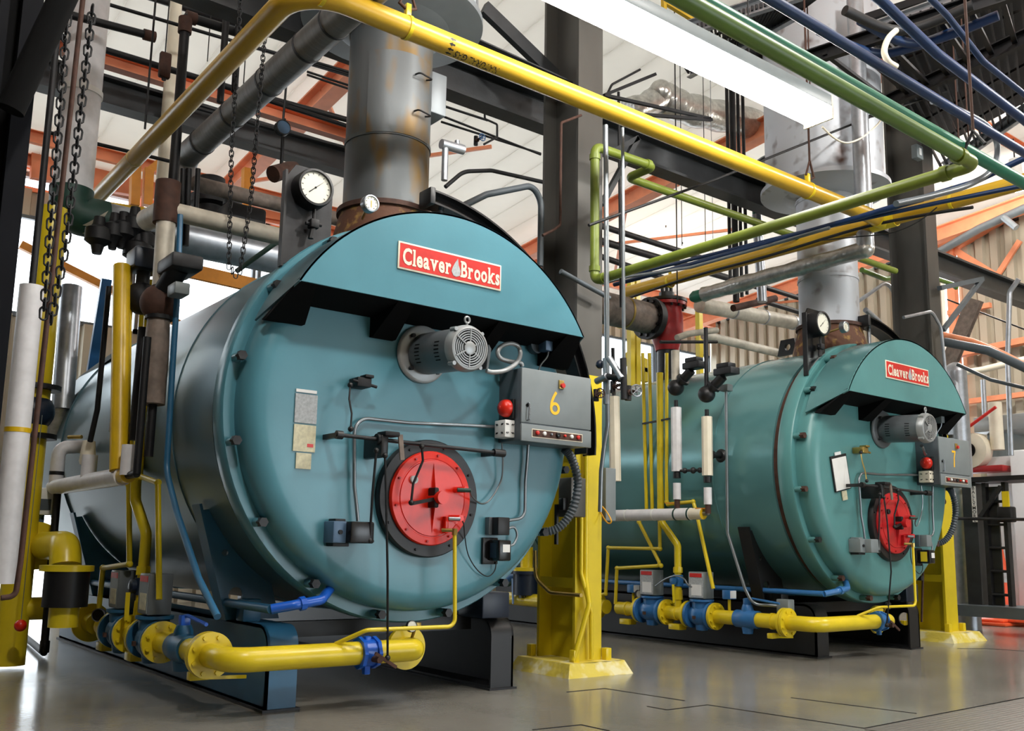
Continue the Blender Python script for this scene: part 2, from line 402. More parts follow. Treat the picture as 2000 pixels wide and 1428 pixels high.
# corrugated walls
def corr_wall(name, p, q, z0, z1, pitch=.3, depth=.1, m='wall_sheet', nrm=None):
    p = Vector(p); q = Vector(q); L_ = (q-p).length; t = (q-p)/L_; n = int(L_/pitch); nv = Vector(nrm)
    pr = []
    for i in range(n):
        for f, dd in ((0, 0), (.32, 0), (.42, 1), (.9, 1), (1., 0)):
            pr.append(p+t*((i+f)*pitch)+nv*(dd*depth))
    b = MB(); k = len(pr)
    b.add([(v.x, v.y, z0) for v in pr]+[(v.x, v.y, z1) for v in pr], [(i, i+1, k+i+1, k+i) for i in range(k-1)])
    return obj(name, b, m, kind='structure', smooth=20)
corr_wall('wall_back', (XL, YB, 0), (1.4, YB, 0), 0, 4.42, nrm=(0, -1, 0))
corr_wall('wall_back', (3.5, YB, 0), (XR, YB, 0), 0, 4.42, nrm=(0, -1, 0))
corr_wall('wall_back', (1.4, YB, 0), (3.5, YB, 0), 1.2, 4.42, nrm=(0, -1, 0))
corr_wall('wall_back', (XL, YB, 0), (XR, YB, 0), 6.02, 6.45, nrm=(0, -1, 0))
corr_wall('wall_right', (XR, YB, 0), (XR, 9.95, 0), 0, 4.5, nrm=(-1, 0, 0))
corr_wall('wall_right', (XR, YB, 0), (XR, 9.95, 0), 5.35, 9.2, nrm=(-1, 0, 0))
corr_wall('wall_right', (XR, 9.95, 0), (XR, 9.35, 0), 2.5, 9.2, nrm=(-1, 0, 0))
corr_wall('wall_right', (XR, 9.35, 0), (XR, YF, 0), 0, 9.2, nrm=(-1, 0, 0))
corr_wall('unseen_wall_left', (XL, YF, 0), (XL, YB, 0), 0, 9.2, m='dark_sheet', nrm=(1, 0, 0))  # wall out of view, added to block light from the left
corr_wall('unseen_wall_front', (XR, YF, 0), (14.5, YF, 0), 0, 9.2, nrm=(0, 1, 0))  # wall behind the camera, added with one opening to make the daylight directional
corr_wall('unseen_wall_front', (6.0, YF, 0), (XL, YF, 0), 0, 9.2, nrm=(0, 1, 0))
corr_wall('unseen_wall_front', (14.5, YF, 0), (6.0, YF, 0), 3.6, 9.2, nrm=(0, 1, 0))
# window bands in the back wall: frames and panes
wi = 1
mat('pane', (235, 240, 245), .15, var=.01)
nt = MATS['pane'].node_tree; pb = nt.nodes['Principled BSDF']; po = [n for n in nt.nodes if n.type == 'OUTPUT_MATERIAL'][0]
tr = nt.nodes.new('ShaderNodeBsdfTransparent'); gl = nt.nodes.new('ShaderNodeBsdfGlossy'); gl.inputs['Roughness'].default_value = .03; mxn = nt.nodes.new('ShaderNodeMixShader'); mxn.inputs[0].default_value = .07
nt.links.new(tr.outputs[0], mxn.inputs[1]); nt.links.new(gl.outputs[0], mxn.inputs[2]); nt.links.new(mxn.outputs[0], po.inputs[0])
for k in range(12):
    x0 = -6+k*2.08; x1 = x0+2.04
    b = MB()
    for (a, c) in (((x0, 4.4), (x1, 4.47)), ((x0, 5.98), (x1, 6.04)), ((x0, 4.4), (x0+.06, 6.04)), ((x1-.06, 4.4), (x1, 6.04))):
        b.box((a[0], YB-.05, a[1]), (c[0], YB+.03, c[1]))
    wo = obj('window_%d' % wi, b, 'grey_dark', kind='structure'); wi += 1
    for i in range(3):
        b = MB(); xa = x0+.06+i*(x1-x0-.12)/3; b.box((xa+.012, YB-.012, 4.47), (xa+(x1-x0-.12)/3-.012, YB-.006, 5.98)); obj('pane', b, 'pane', wo)
for k in range(12):
    x0 = -6+k*2.1; x1 = x0+2.0
    b = MB()
    for (a, c) in (((x0, 6.43), (x1, 6.5)), ((x0, 6.78), (x1, 6.84)), ((x0, 6.43), (x0+.06, 6.84)), ((x1-.06, 6.43), (x1, 6.84))):
        b.box((a[0], YB-.05, a[1]), (c[0], YB+.03, c[1]))
    wo = obj('window_%d' % wi, b, 'orange', kind='structure'); wi += 1
    b = MB(); b.box((x0+.06, YB-.012, 6.5), (x1-.06, YB-.006, 6.78)); obj('pane', b, 'pane', wo)

b = MB()
for (y0, y1) in ((10.0, 12.0), (12.0, 14.0), (14.0, 16.0)):
    for (a, c) in (((y0, 4.48), (y1, 4.54)), ((y0, 5.32), (y1, 5.38)), ((y0, 4.48), (y0+.06, 5.38)), ((y1-.06, 4.48), (y1, 5.38))): b.box((XR-.04, a[0], a[1]), (XR+.04, c[0], c[1]))
wo = obj('window_%d' % wi, b, 'orange', kind='structure'); wi += 1
for y0 in (10.0, 12.0, 14.0):
    b = MB(); b.box((XR-.01, y0+.06, 4.54), (XR-.004, y0+1.94, 5.32)); obj('pane', b, 'pane', wo)
# roof: backing sheet, individual panels, steelwork
b = MB()
for X in (XL, XR):
    b.obox((X, YF, roof_z(YF)+.07), (X, YB+.4, roof_z(YB+.4)+.07), .12, .2)
b.obox((XL, YF, roof_z(YF)+.07), (XR, YF, roof_z(YF)+.07), .12, .2); b.obox((XL, YB+.4, roof_z(YB+.4)+.07), (XR, YB+.4, roof_z(YB+.4)+.07), .12, .2)
ceil = obj('ceiling', b, 'steel_dark', kind='structure')
src = None; pw = .62
nx = int((XR-XL)/pw)
for i in range(nx):
    x0 = XL+i*pw+.004; x1 = XL+(i+1)*pw-.004
    if src is None:
        b = MB(); ya, yb = YF, YB+.4
        b.add([(x0, ya, roof_z(ya)+.04), (x1, ya, roof_z(ya)+.04), (x1, yb, roof_z(yb)+.04), (x0, yb, roof_z(yb)+.04),
               (x0, ya, roof_z(ya)+.095), (x1, ya, roof_z(ya)+.095), (x1, yb, roof_z(yb)+.095), (x0, yb, roof_z(yb)+.095)],
              [(0,3,2,1),(4,5,6,7),(0,1,5,4),(1,2,6,5),(2,3,7,6),(3,0,4,7)])
        src = obj('roof_panel', b, 'roof_white', ceil); so = WORLD[src.name][0].copy()
    else: inst(src, 'roof_panel', ceil, so+V(i*pw, 0, 0))
GP = 'orange roof purlins'
for i, Y in enumerate((-3.0, -.6, 1.8, 4.2, 6.6, 14.9, 15.7)):
    b = MB(); b.chan((XL, Y, roof_z(Y)-.07), (XR, Y, roof_z(Y)-.07), .09, .2); obj('roof_purlin', b, 'orange', ceil)
for i, X in enumerate((-.6, 5.3, 11.2, 17.6)):
    for Y0, Y1 in ((YF, 16.0),):
        b = MB(); b.beam((X, Y0, roof_z(Y0)-.32), (X, Y1, roof_z(Y1)-.32), .22, .3, .025, .016); obj('roof_rafter', b, 'orange', ceil)
    for (Ya, Yb, s) in ((11.2, 14.6, 1),):
        b = MB(); b.obox((X, Ya, roof_z(Ya)-.2), (X+2.9, Yb, roof_z(Yb)-.2), .05, .05); obj('wind_brace', b, 'orange', ceil)
        b = MB(); b.obox((X, Yb, roof_z(Yb)-.2), (X+2.9, Ya, roof_z(Ya)-.2), .05, .05); obj('wind_brace', b, 'orange', ceil)

# orange wall frame on the right-hand end wall
def wallsteel(name, pts, w_, h_, m, label, group, X=XR-.25, cat='steel brace'):
    b = MB(); P = [aX(x, y, X) for x, y in pts]
    for p, q in zip(P, P[1:]): b.obox(p, q, w_, h_, upv=(1, 0, 0))
    return obj(name, b, m, label=label, cat=cat, group=group)
wallsteel('wall_post', [(1856,480),(1882,985)], .16, .16, 'orange', 'orange steel post standing against the ribbed end wall', None, cat='steel post')
wallsteel('diagonal_brace', [(1848,478),(1998,572)], .13, .06, 'orange', 'orange diagonal brace descending across the ribbed wall below the sloping rafter', None)
wallsteel('diagonal_brace', [(1950,535),(1992,470)], .1, .06, 'orange', 'short orange brace rising behind the glowing bay lamp', None, X=XR-.15)
wallsteel('sloping_rafter', [(1790,520),(2040,372)], .2, .34, 'orange', 'broad orange rafter sloping up along the top of the ribbed wall', None, cat='steel beam')
wallsteel('wall_girt', [(1852,612),(1935,596)], .1, .1, 'orange', 'short orange girt across the ribbed wall just under the dark beam', None, cat='steel beam', X=XR-.3)
wallsteel('wall_girt', [(1850,697),(2010,664)], .12, .2, 'orange', 'pale orange girt across the ribbed wall beside the lagged conduit', None, cat='steel beam', X=XR-.3)
wallsteel('wall_girt', [(1880,786),(2005,770)], .1, .12, 'orange', 'thin orange girt low on the ribbed wall above the white machine', None, cat='steel beam', X=XR-.3)
wallsteel('diagonal_brace', [(1655,760),(1560,640)], .12, .06, 'orange', 'orange brace seen past the far flue beside the far boiler', None, X=XR-.3)
# back-wall steelwork seen above the near boiler
def backsteel(name, pts, w_, h_, m, label, cat='steel beam', Y=YB-.3, group=None):
    b = MB(); P = [aY(x, y, Y) for x, y in pts]
    for p, q in zip(P, P[1:]): b.obox(p, q, w_, h_)
    return obj(name, b, m, label=label, cat=cat, group=group)
backsteel('window_girt', [(60,318),(900,470)], .12, .5, 'orange', 'wide orange girt above the glazed band behind the near boiler')
backsteel('window_girt', [(40,478),(420,668)], .1, .12, 'orange_amber', 'thin amber strut crossing the bright window at a slant', Y=YB-.4)
backsteel('handrail', [(170,395),(560,452)], .06, .08, 'yellow_deep', 'amber rail running under the bright strip window', cat='handrail', Y=13.0)
backsteel('platform_edge', [(330,520),(640,590)], .08, .2, 'orange_amber', 'amber platform edge over the near boiler shell', cat='platform', Y=13.0)
for i, (a, c, L_) in enumerate(((( 265,325),(262,402),'first amber post of the railing beside the yellow pipe'), ((290,330),(287,402),'second amber post of the railing beside the yellow pipe'),
                            ((482,330),(480,480),'amber post behind the hanging chain above the boiler shell'))):
    backsteel('railing_post', [a, c], .12, .12, 'orange_amber', L_, cat='post', Y=13.0)
backsteel('railing_brace', [(290,335),(332,300)], .1, .1, 'orange_amber', 'amber brace leaning from the railing post to the cream pipe', cat='brace', Y=13.0)

# ================================================================== columns and main beams
def column(X0, X1, Y0, Y1, ztop, tagname, pier):
    t = thing('steel_column', 'H-section steel column with yellow painted foot %s' % tagname, 'column')
    zs = 2.45
    for nm, za, zb, m in (('painted_foot', .1, zs, 'yellow_column'), ('shaft', zs, ztop, 'column_grey')):
        b = MB()
        tf = .03; prof = [(X0,Y0),(X1,Y0),(X1,Y0+tf),((X0+X1)/2+.012,Y0+tf),((X0+X1)/2+.012,Y1-tf),(X1,Y1-tf),(X1,Y1),(X0,Y1),(X0,Y1-tf),((X0+X1)/2-.012,Y1-tf),((X0+X1)/2-.012,Y0+tf),(X0,Y0+tf)]
        b.extr([[V(x, y, za) for x, y in prof], [V(x, y, zb) for x, y in prof]]); obj(nm, b, m, t)
    b = MB(); x0, x1, y0, y1 = X0-pier, X1+pier, Y0-pier*.8, Y1+pier*.6
    vs = []; k = 9
    ring = []
    for (ax_, ay_, bx_, by_) in ((x0, y0, x1, y0), (x1, y0, x1, y1), (x1, y1, x0, y1), (x0, y1, x0, y0)):
        for i in range(k): ring.append((ax_+(bx_-ax_)*i/k, ay_+(by_-ay_)*i/k))
    cx, cy = (x0+x1)/2, (y0+y1)/2
    r1 = [V(cx+(x-cx)*(1+random.uniform(-.03, .05)), cy+(y-cy)*(1+random.uniform(-.03, .05)), 0) for x, y in ring]
    r2 = [V(cx+(x-cx)*(.86+random.uniform(-.02, .02)), cy+(y-cy)*(.86+random.uniform(-.02, .02)), .105) for x, y in ring]
    b.extr([r1, r2]); obj('pier', b, 'concrete_yellow', t)
    for x in (X0-.03, X1+.03):
        for y in (Y0-.03, Y1+.03):
            b = MB(); b.bbox((x-.03, y-.03, .1), (x+.03, y+.03, .2), .006); obj('anchor', b, 'yellow', t)
    for z in (.72, 1.9):
        b = MB(); b.box((X0+.005, Y0+.03, z-.04), (X0+.012, Y1-.03, z+.04)); obj('tie_plate', b, 'yellow_column', t)
    return t
c6 = column(5.18, 5.47, 5.8, 6.28, 7.5, 'between the two boilers', .2)
c7 = column(11.03, 11.3, 5.8, 6.3, 7.5, 'behind the far boiler and beside the work lift', .26)
# conduits strapped to the central column
b = MB(); b.tube([(5.13, 5.76, .12), (5.26, 5.72, .55), (5.26, 5.765, .75), (5.26, 5.765, 2.4)], .022, fil=.1); vc = obj('column_conduit', b, 'yellow', label='yellow painted conduit running up the face of the central column', cat='conduit')
b = MB(); b.tube([(5.32, 5.755, .12), (5.30, 5.74, .5), (5.215, 5.77, .8), (5.215, 5.77, 1.35)], .018, fil=.1); obj('column_conduit', b, 'yellow', label='thin yellow conduit beside the taller one on the central column', cat='conduit')
pts = [aX(x, y, 5.1) for x, y in ((1045, 1075), (1046, 1130), (1075, 1158), (1135, 1163))]
b = MB(); b.tube(pts, .016, fil=.12); obj('column_conduit', b, 'brass', label='curved pale conduit wrapping round the foot of the central column', cat='conduit')
# dark column at the near edge
t = thing('edge_column', 'dark blue-black steel column with ribbed cladding beside the hanging chains', 'column')
b = MB(); X0 = .30; 
b.box((.05, 3.55, 0), (.50, 4.0, 7.9)); obj('core', b, 'black_matte', t)
b = MB()
for i in range(7): b.box((.06+i*.062, 3.51, 0), (.09+i*.062, 3.56, 7.8))
obj('cladding', b, 'dark_sheet', t, kind='stuff')
b = MB(); b.box((.50, 3.50, 0), (.565, 3.58, 7.8)); obj('corner_angle', b, 'dark_sheet', t)
b = MB(); b.box((.0, 3.46, 3.62), (.57, 3.50, 3.68)); obj('band', b, 'orange', t)
# main beams along the column row and behind
b = MB(); b.beam((XL, 6.76, 5.23), (XR-.1, 6.76, 5.23), .2, .33, .03, .016); obj('column_tie_beam', b, 'steel_dark', label='long dark steel beam joining the columns above both boilers', cat='steel beam')
b = MB(); b.beam((XL, 9.6, 5.46), (5.9, 9.6, 5.46), .2, .3, .03, .016); obj('cross_beam', b, 'steel_dark', label='dark steel beam behind the near flue with an orange rail above it', cat='steel beam')
b = MB(); b.chan((XL, 9.5, 5.76), (5.9, 9.5, 5.76), .12, .16); obj('orange_rail', b, 'orange', label='orange channel lying along the top of the dark beam behind the near flue', cat='steel beam')
b = MB(); b.obox(aY(945, 15, 6.25), aY(1095, 160, 6.25), .13, .06, upv=(0, 1, 0)); obj('diagonal_brace', b, 'steel_dark', label='dark diagonal brace between the near flue and the central column', cat='steel brace')
b = MB(); b.chan(aY(900, 84, 6.0), aY(1110, 178, 6.0), .12, .14); obj('column_bracket', b, 'steel_dark', label='dark channel bracket meeting the central column above the yellow gas pipe', cat='bracket')
b = MB(); b.obox(aY(1190, 300, 6.3), aY(1245, 270, 6.3), .05, .05); b.obox(aY(1245, 270, 6.3), aY(1175, 400, 6.3), .05, .05); obj('pipe_bracket', b, 'steel_dark', label='dark angle bracket on the central column holding the thin risers', cat='bracket')
t = thing('wall_bracket', 'grey triangular angle bracket on the far column above the gas line', 'bracket')
b = MB(); b.obox(aY(1835, 563, 5.7), aY(1918, 545, 5.7), .06, .06); obj('top_arm', b, 'grey_dark', t)
b = MB(); b.obox(aY(1918, 545, 5.7), aY(1842, 645, 5.7), .05, .05); obj('strut', b, 'grey_dark', t)
b = MB(); b.chan(aX(1905, 585, 13.6), aX(1850, 720, 13.6), .22, .1, upv=(1, 0, 0)); obj('timber_brace', b, 'lagging_brown', label='brown channel brace slanting down from the dark beam near the far column', cat='steel brace')
b = MB(); b.bbox((11.3, 5.75, 2.42), (11.34, 6.3, 2.46), .004); obj('plate_stiffener', b, 'steel_dark', c7)

# ================================================================== boilers
ZC = 1.84
def front(px, py, Y, dx): p = aY(px, py, Y); return V(p.x+dx, p.y, p.z)
def make_boiler(xc, far, N):
    teal = 'teal_far' if far else 'teal'; shm = 'shell_far' if far else 'shell'; bm_ = 'black' if far else 'base_blue'
    t = thing('boiler', ('teal fire-tube boiler numbered seven with black base standing beyond the yellow column' if far else 'large teal fire-tube boiler numbered six on blue base in front'), 'boiler')
    o = (xc, 0, ZC); ax = (0, 1, 0)
    b = MB(); b.lathe(o, ax, [(5.68, 1.2), (5.68, 1.31), (6.42, 1.31), (6.425, 1.302), (8.1, 1.302), (8.105, 1.296), (9.6, 1.296), (9.605, 1.302), (10.5, 1.302), (10.62, 1.2), (10.66, 0)], 96); obj('shell', b, shm, t)
    for Y, r in ((6.42, 1.316), (9.6, 1.31)):
        b = MB(); b.lathe(o, ax, [(Y-.004, 1.29), (Y-.004, r), (Y+.012, r), (Y+.012, 1.29)], 96); obj('seam_band', b, shm, t)
    b = MB(); b.lathe(o, ax, [(5.60, 1.15), (5.60, 1.285), (5.69, 1.285), (5.69, 1.15)], 96); obj('door_gasket', b, 'rust_brown' if far else 'black_matte', t)
    b = MB(); b.lathe(o, ax, [(5.44, 1.24), (5.44, 1.335), (5.455, 1.345), (5.58, 1.345), (5.605, 1.33), (5.605, 1.2)], 96); fl = obj('door_flange', b, teal, t)
    pr = [(5.245, 0), (5.248, 1.06)]
    for i in range(7): a = PI/2*i/6; pr.append((5.375-.127*math.cos(a), 1.14+.127*math.sin(a)))
    pr += [(5.46, 1.267), (5.46, 1.1)]
    b = MB(); b.lathe(o, ax, pr, 96); obj('front_door', b, teal, t)
    for k in range(16):
        a = math.radians(-79-22.5*k)
        c = V(xc+1.305*math.cos(a), 0, ZC+1.305*math.sin(a))
        b = MB(); b.cyl(c+V(0, 5.36, 0), c+V(0, 5.45, 0), .028, 10); lg = obj('door_lug', b, teal, t)
        b = MB(); b.cyl(c+V(0, 5.32, 0), c+V(0, 5.37, 0), .03, 6); obj('nut', b, ('rust_brown' if far else 'iron') if k % 3 else 'black', lg)
    # hood over the door
    zc2, R = 1.87, 1.282; hc = xc-.01; Yh = 4.94; zb = 2.505
    a_0 = math.asin((zb-zc2)/R); arc = [(hc+R*math.cos(a_0+(PI-2*a_0)*i/40), zc2+R*math.sin(a_0+(PI-2*a_0)*i/40)) for i in range(41)]
    hood = None
    b = MB(); b.prism(arc, lambda x, z, y: (x, y, z), Yh, Yh+.012); hood = obj('hood', b, teal, t)
    # curved wrapper reaching back over the door, its lower edge dropping towards the rear
    a_r = math.asin((2.33-zc2)/R); b = MB(); n = 44; vs = []; fs = []
    for Y, a0 in ((Yh, a_0), (5.36, a_r)):
        for rr in (R, R-.012):
            for i in range(n+1): a = a0+(PI-2*a0)*i/n; vs.append((hc+rr*math.cos(a), Y, zc2+rr*math.sin(a)))
    m_ = n+1
    for i in range(n):
        fs += [(i, i+1, 2*m_+i+1, 2*m_+i), (m_+i, 3*m_+i, 3*m_+i+1, m_+i+1), (i, m_+i, m_+i+1, i+1), (2*m_+i, 2*m_+i+1, 3*m_+i+1, 3*m_+i)]
    for i in (0, n): fs.append((i, 2*m_+i, 3*m_+i, m_+i))
    b.add(vs, fs); obj('hood_wrapper', b, shm, hood)
    hw = R*math.cos(a_0)-.01
    b = MB(); b.prism([(Yh+.012, zb+.0), (Yh+.012, zb+.02), (5.24, zb-.03), (5.24, zb-.06)], lambda y, z, x: (x, y, z), hc-hw, hc+hw); obj('hood_underside', b, 'black_matte', hood)
    for (xa, xb, xc_, xd) in ((-1.11, -.99, -1.19, -.94), (-.43, -.31, -.47, -.30), (.36, .46, .34, .45), (.97, 1.11, .93, 1.19)):
        b = MB(); zq = zb-.19
        b.add([(hc+xa, Yh+.015, zb+.005), (hc+xb, Yh+.015, zb+.005), (hc+xd, 5.2, zq), (hc+xc_, 5.2, zq), (hc+xd, 5.26, zq), (hc+xc_, 5.26, zq), (hc+xd, 5.26, zq+.006 if xd > 1 else zb), (hc+xc_, 5.26, zq+.006 if xc_ < -1 else zb)],
              [(0,1,2,3),(3,2,4,5),(5,4,6,7),(7,6,1,0),(1,6,4,2),(0,3,5,7)]); obj('hood_gusset', b, 'black_matte', hood)
    # nameplate
    p0 = front(781, 466, Yh-.008, 0); x0 = -.475; x1 = .335; z1 = 2.885; z0 = 2.705
    b = MB(); b.bbox((xc+x0, Yh-.01, z0), (xc+x1, Yh-.0005, z1), .004); pl = obj('nameplate', b, 'cream', hood, label='red nameplate with pale border and lettering')
    b = MB(); b.box((xc+x0+.012, Yh-.0115, z0+.012), (xc+x1-.012, Yh-.008, z1-.012)); obj('nameplate_field', b, 'sign_red', hood)
    cxm, czm = xc+(x0+x1)/2, (z0+z1)/2
    for word, cx_, wdt in (('Cleaver', x0+.215, .365), ('Brooks', x1-.178, .32)):
        vs, fs = slab_word(word)
        wmx = max(v[0] for v in vs)-min(v[0] for v in vs); s_ = wdt/wmx; mx = (max(v[0] for v in vs)+min(v[0] for v in vs))/2
        hh = max(v[1] for v in vs)
        b = MB(); b.add([(xc+cx_+(v[0]-mx)*s_, Yh-.0135-.0001*i/max(1, len(vs)), czm-.052+v[1]*.105/hh) for i, v in enumerate(vs)], fs); obj('lettering', b, 'cream', hood)
    b = MB(); cx_ = xc+x0+.438
    fl_ = [(0, -.062), (.03, -.05), (.034, -.015), (.018, .02), (.012, .062), (-.01, .03), (-.026, .0), (-.036, -.03), (-.022, -.056)]
    b.prism(fl_, lambda a, c, d: (cx_+a, d, czm+c), Yh-.0138, Yh-.011); obj('flame_emblem', b, 'paper_grey', hood)
    # saddle and base
    for s in (-1, 1):
        sx = lambda v: xc+.0+s*v
        Ye = 10.6
        r_ = .13; hgt = .50
        prof = [(5.5, .012), (5.5, hgt-r_)]+[(5.5+r_-r_*math.cos(PI/2*i/6), hgt-r_+r_*math.sin(PI/2*i/6)) for i in range(1, 7)]+[(Ye, hgt), (Ye, .012)]
        xo, xi = sx(.94), sx(.74)
        b = MB(); hole = [(5.66+.07*math.cos(2*PI*i/16), .3+.07*math.sin(2*PI*i/16)) for i in range(16)]
        b.prism(prof, lambda y, z, x: (x, y, z), xo, xo-s*.018, holes=[hole] if s > 0 or not far else []); web = obj('base_rail', b, bm_ if s < 0 else 'black', t)
        b = MB(); th = .018
        inner = [(5.5+th, .012+th), (5.5+th, hgt-r_)]+[(5.5+r_-(r_-th)*math.cos(PI/2*i/6), hgt-r_+(r_-th)*math.sin(PI/2*i/6)) for i in range(1, 7)]+[(Ye, hgt-th), (Ye, .012+th)]
        rim = prof[:]; k = len(prof); vs = []
        for X in (xo, xi):
            vs += [(X, y, z) for y, z in prof]+[(X, y, z) for y, z in inner]
        fs = []
        for i in range(k):
            j = (i+1) % k
            if i == k-2: continue
            fs += [(i, j, 2*k+j, 2*k+i), (k+i, 3*k+i, 3*k+j, k+j), (2*k+i, 2*k+j, 3*k+j, 3*k+i), (i, k+i, k+j, j)]
        b.add(vs, fs); obj('rail_flange', b, bm_ if s < 0 else 'black', web)
        b = MB(); b.box((sx(.72), 5.48, 0), (sx(.96), 10.62, .014)); obj('shim_plate', b, 'iron', t)
        for Y in (6.08, 9.3):
            zt = 1.22; xo2 = 1.16
            pts = [(.72, hgt), (.99, hgt), (1.2, zt)]
            arcp = [(1.3*math.cos(a), ZC+1.3*math.sin(a)) for a in [math.radians(-29+(-58+29)*i/8) for i in range(9)]]
            poly = [(.62, hgt), (.98, hgt), (1.2, 1.20)]+[(x_, z_) for x_, z_ in arcp if z_ < 1.3]
            h2 = [[(.93+.05*math.cos(2*PI*i/12), .66+.05*math.sin(2*PI*i/12)) for i in range(12)], [(1.02+.022*math.cos(2*PI*i/10), .93+.022*math.sin(2*PI*i/10)) for i in range(10)]]
            b = MB(); b.prism(poly, lambda a, c, y: (sx(a), y, c), Y-.012, Y+.012, holes=h2 if Y < 7 else []); sd = obj('saddle_plate', b, bm_, t)
            b = MB(); b.obox((sx(.985), Y+.04, hgt), (sx(1.21), Y+.04, 1.24), .14, .018, upv=(s, 0, 0)); obj('saddle_flange', b, bm_, sd)
            b = MB(); b.bbox((sx(.83), Y-.2, hgt), (sx(.95), Y-.08, hgt+.14), .008); obj('saddle_block', b, bm_, sd)
    b = MB(); b.box((xc-.76, 5.78, .40), (xc+.76, 5.84, .5)); obj('cross_member', b, 'black', t)
    b = MB(); b.bbox((xc+.62, 5.45, .5), (xc+.86, 5.75, .68), .01); obj('drain_box', b, 'blue_dark', t)
    return t
make_boiler(3.38, False, 6)
make_boiler(8.94, True, 7)

# ---- things mounted on each boiler front (measured on the near boiler, repeated on the far boiler)
def front_kit(n):
    far = n == 7; dx = 5.56 if far else 0.0; xc = 3.38+dx; W = 'the far boiler' if far else 'the near boiler'
    F = lambda px, py, Y: front(px, py, Y, dx)
    YD = 5.245
    # burner
    t = thing('burner', 'red round burner plate with black ring in the door of '+W, 'burner')
    bc = V(xc-.01, 0, 1.305)
    b = MB(); b.lathe(bc, (0, 1, 0), [(5.26, .29), (5.2, .30), (5.195, .375), (5.205, .383), (5.26, .383)], 64); obj('mounting_ring', b, 'black', t)
    rm = 'red_far' if far else 'red'
    b = MB(); b.lathe(bc, (0, 1, 0), [(5.165, 0), (5.165, .243), (5.172, .247), (5.172, .252), (5.168, .256), (5.172, .30), (5.18, .306), (5.23, .306)], 64); obj('burner_plate', b, rm, t)
    b = MB(); b.cyl(bc+V(0, 5.04, 0), bc+V(0, 5.17, 0), .042, 24); obj('hub', b, rm, t)
    for sgn in (1, -1):
        b = MB(); b.add([bc+V(-.009, 5.166, .03*sgn), bc+V(.009, 5.166, .03*sgn), bc+V(0, 5.132, .05*sgn), bc+V(0, 5.163, .23*sgn)], [(0,1,2),(0,2,3),(1,3,2),(0,3,1)]); obj('stiffening_rib', b, rm, t)
    pc = F(808, 937, 5.16); b = MB(); b.lathe((pc.x, 0, pc.z), (0, 1, 0), [(5.15, 0), (5.15, .013), (5.145, .014), (5.145, .026), (5.168, .026)], 20); obj('sight_port', b, 'iron' if far else 'paper_grey', t)
    for (px, py) in ((890, 957), (880, 1012)):
        c = F(px, py, 5.16); b = MB(); b.cyl((c.x, 5.17, c.z), (c.x+.03, 5.08, c.z), .022, 14); obj('socket', b, rm, t)
    c = F(868, 1015, 5.165); b = MB(); b.bbox((c.x-.014, 5.13, c.z-.09), (c.x+.012, 5.17, c.z+.02), .006); obj('pilot_block', b, rm, t)
    for i in range(10):
        a = 2*PI*i/10+.2; p = bc+V(.28*math.cos(a), 5.155, .28*math.sin(a)); b = MB(); b.cyl(p, p+V(0, .02, 0), .008, 6); obj('bolt', b, 'red_valve', t)
    for i in range(8):
        a = 2*PI*i/8+.5; p = bc+V(.345*math.cos(a), 5.185, .345*math.sin(a)); b = MB(); b.cyl(p, p+V(0, .02, 0), .009, 6); obj('bolt', b, 'iron', t)
    # flame scanner with cable
    t = thing('flame_scanner', 'grey flame scanner plug with cable beside the red burner of '+W, 'sensor')
    c = F(893, 957, 5.1); b = MB(); b.cyl(c, c+V(.085, -.03, 0), .014, 12); obj('plug', b, 'green_dark', t)
    pts = [c+V(.085, -.03, 0), F(922, 970, 5.12), F(940, 984, 5.18), F(958, 975, 5.2), F(978, 940, 5.21), F(982, 905, 5.2), F(980, 866, 5.2)]
    b = MB(); b.tube(smooth(pts), .006, 8); obj('cable', b, 'conduit', t)
    # igniter plug and wire
    t = thing('igniter', 'pale ignition plug with drooping black wire under the red burner of '+W, 'igniter')
    c = F(876, 1013, 5.1); b = MB(); b.cyl(c, c+V(.075, -.02, 0), .012, 12); obj('plug', b, 'steel', t)
    pts = [c+V(.075, -.02, 0), F(905, 1022, 5.12), F(908, 1050, 5.18), F(915, 1085, 5.21), F(932, 1113, 5.22), F(952, 1126, 5.22), F(966, 1115, 5.22), F(969, 1098, 5.22)]
    b = MB(); b.tube(smooth(pts), .004, 8); obj('wire', b, 'cable_black', t)
    # pilot gas pipe
    t = thing('pilot_gas_pipe', 'thin yellow pilot gas pipe rising to the burner of '+W, 'pipe')
    A = F(888, 1042, 5.06); B_ = F(889, 1205, 5.08); D_ = F(700, 1235, 5.2); E_ = F(655, 1258, 5.26)
    b = MB(); b.tube([A, B_+V(0, 0, -.06), V(D_.x, B_.y+.02, B_.z-.06), E_], .013, 12, fil=.05); obj('pipe', b, 'yellow', t)
    b = MB(); b.cyl(A+V(0, 0, -.01), A+V(0, 0, .03), .018, 8); b.cyl(A+V(0, 0, .02), A+V(-.06, .06, .02), .012, 8); obj('elbow_fitting', b, 'brass', t)
    # blower motor
    t = thing('blower_motor', 'grey electric blower motor with slotted fan cover on '+W, 'motor')
    m0 = V(xc-.085, 0, 2.255); axm = V(.045, -.45, -.022).normalized(); base = V(m0.x, 5.24, m0.z)
    b = MB(); b.lathe(base, axm, [(0, 0), (0, .19), (.012, .196), (.024, .19), (.03, .175), (.03, .0)], 48); obj('mounting_flange', b, 'motor_light' if not far else 'motor_grey', t)
    b = MB(); b.lathe(base, axm, [(.03, .125), (.06, .138), (.43, .138), (.43, 0)], 40); bd = obj('housing', b, 'motor_grey', t)
    fe = base+axm*.43
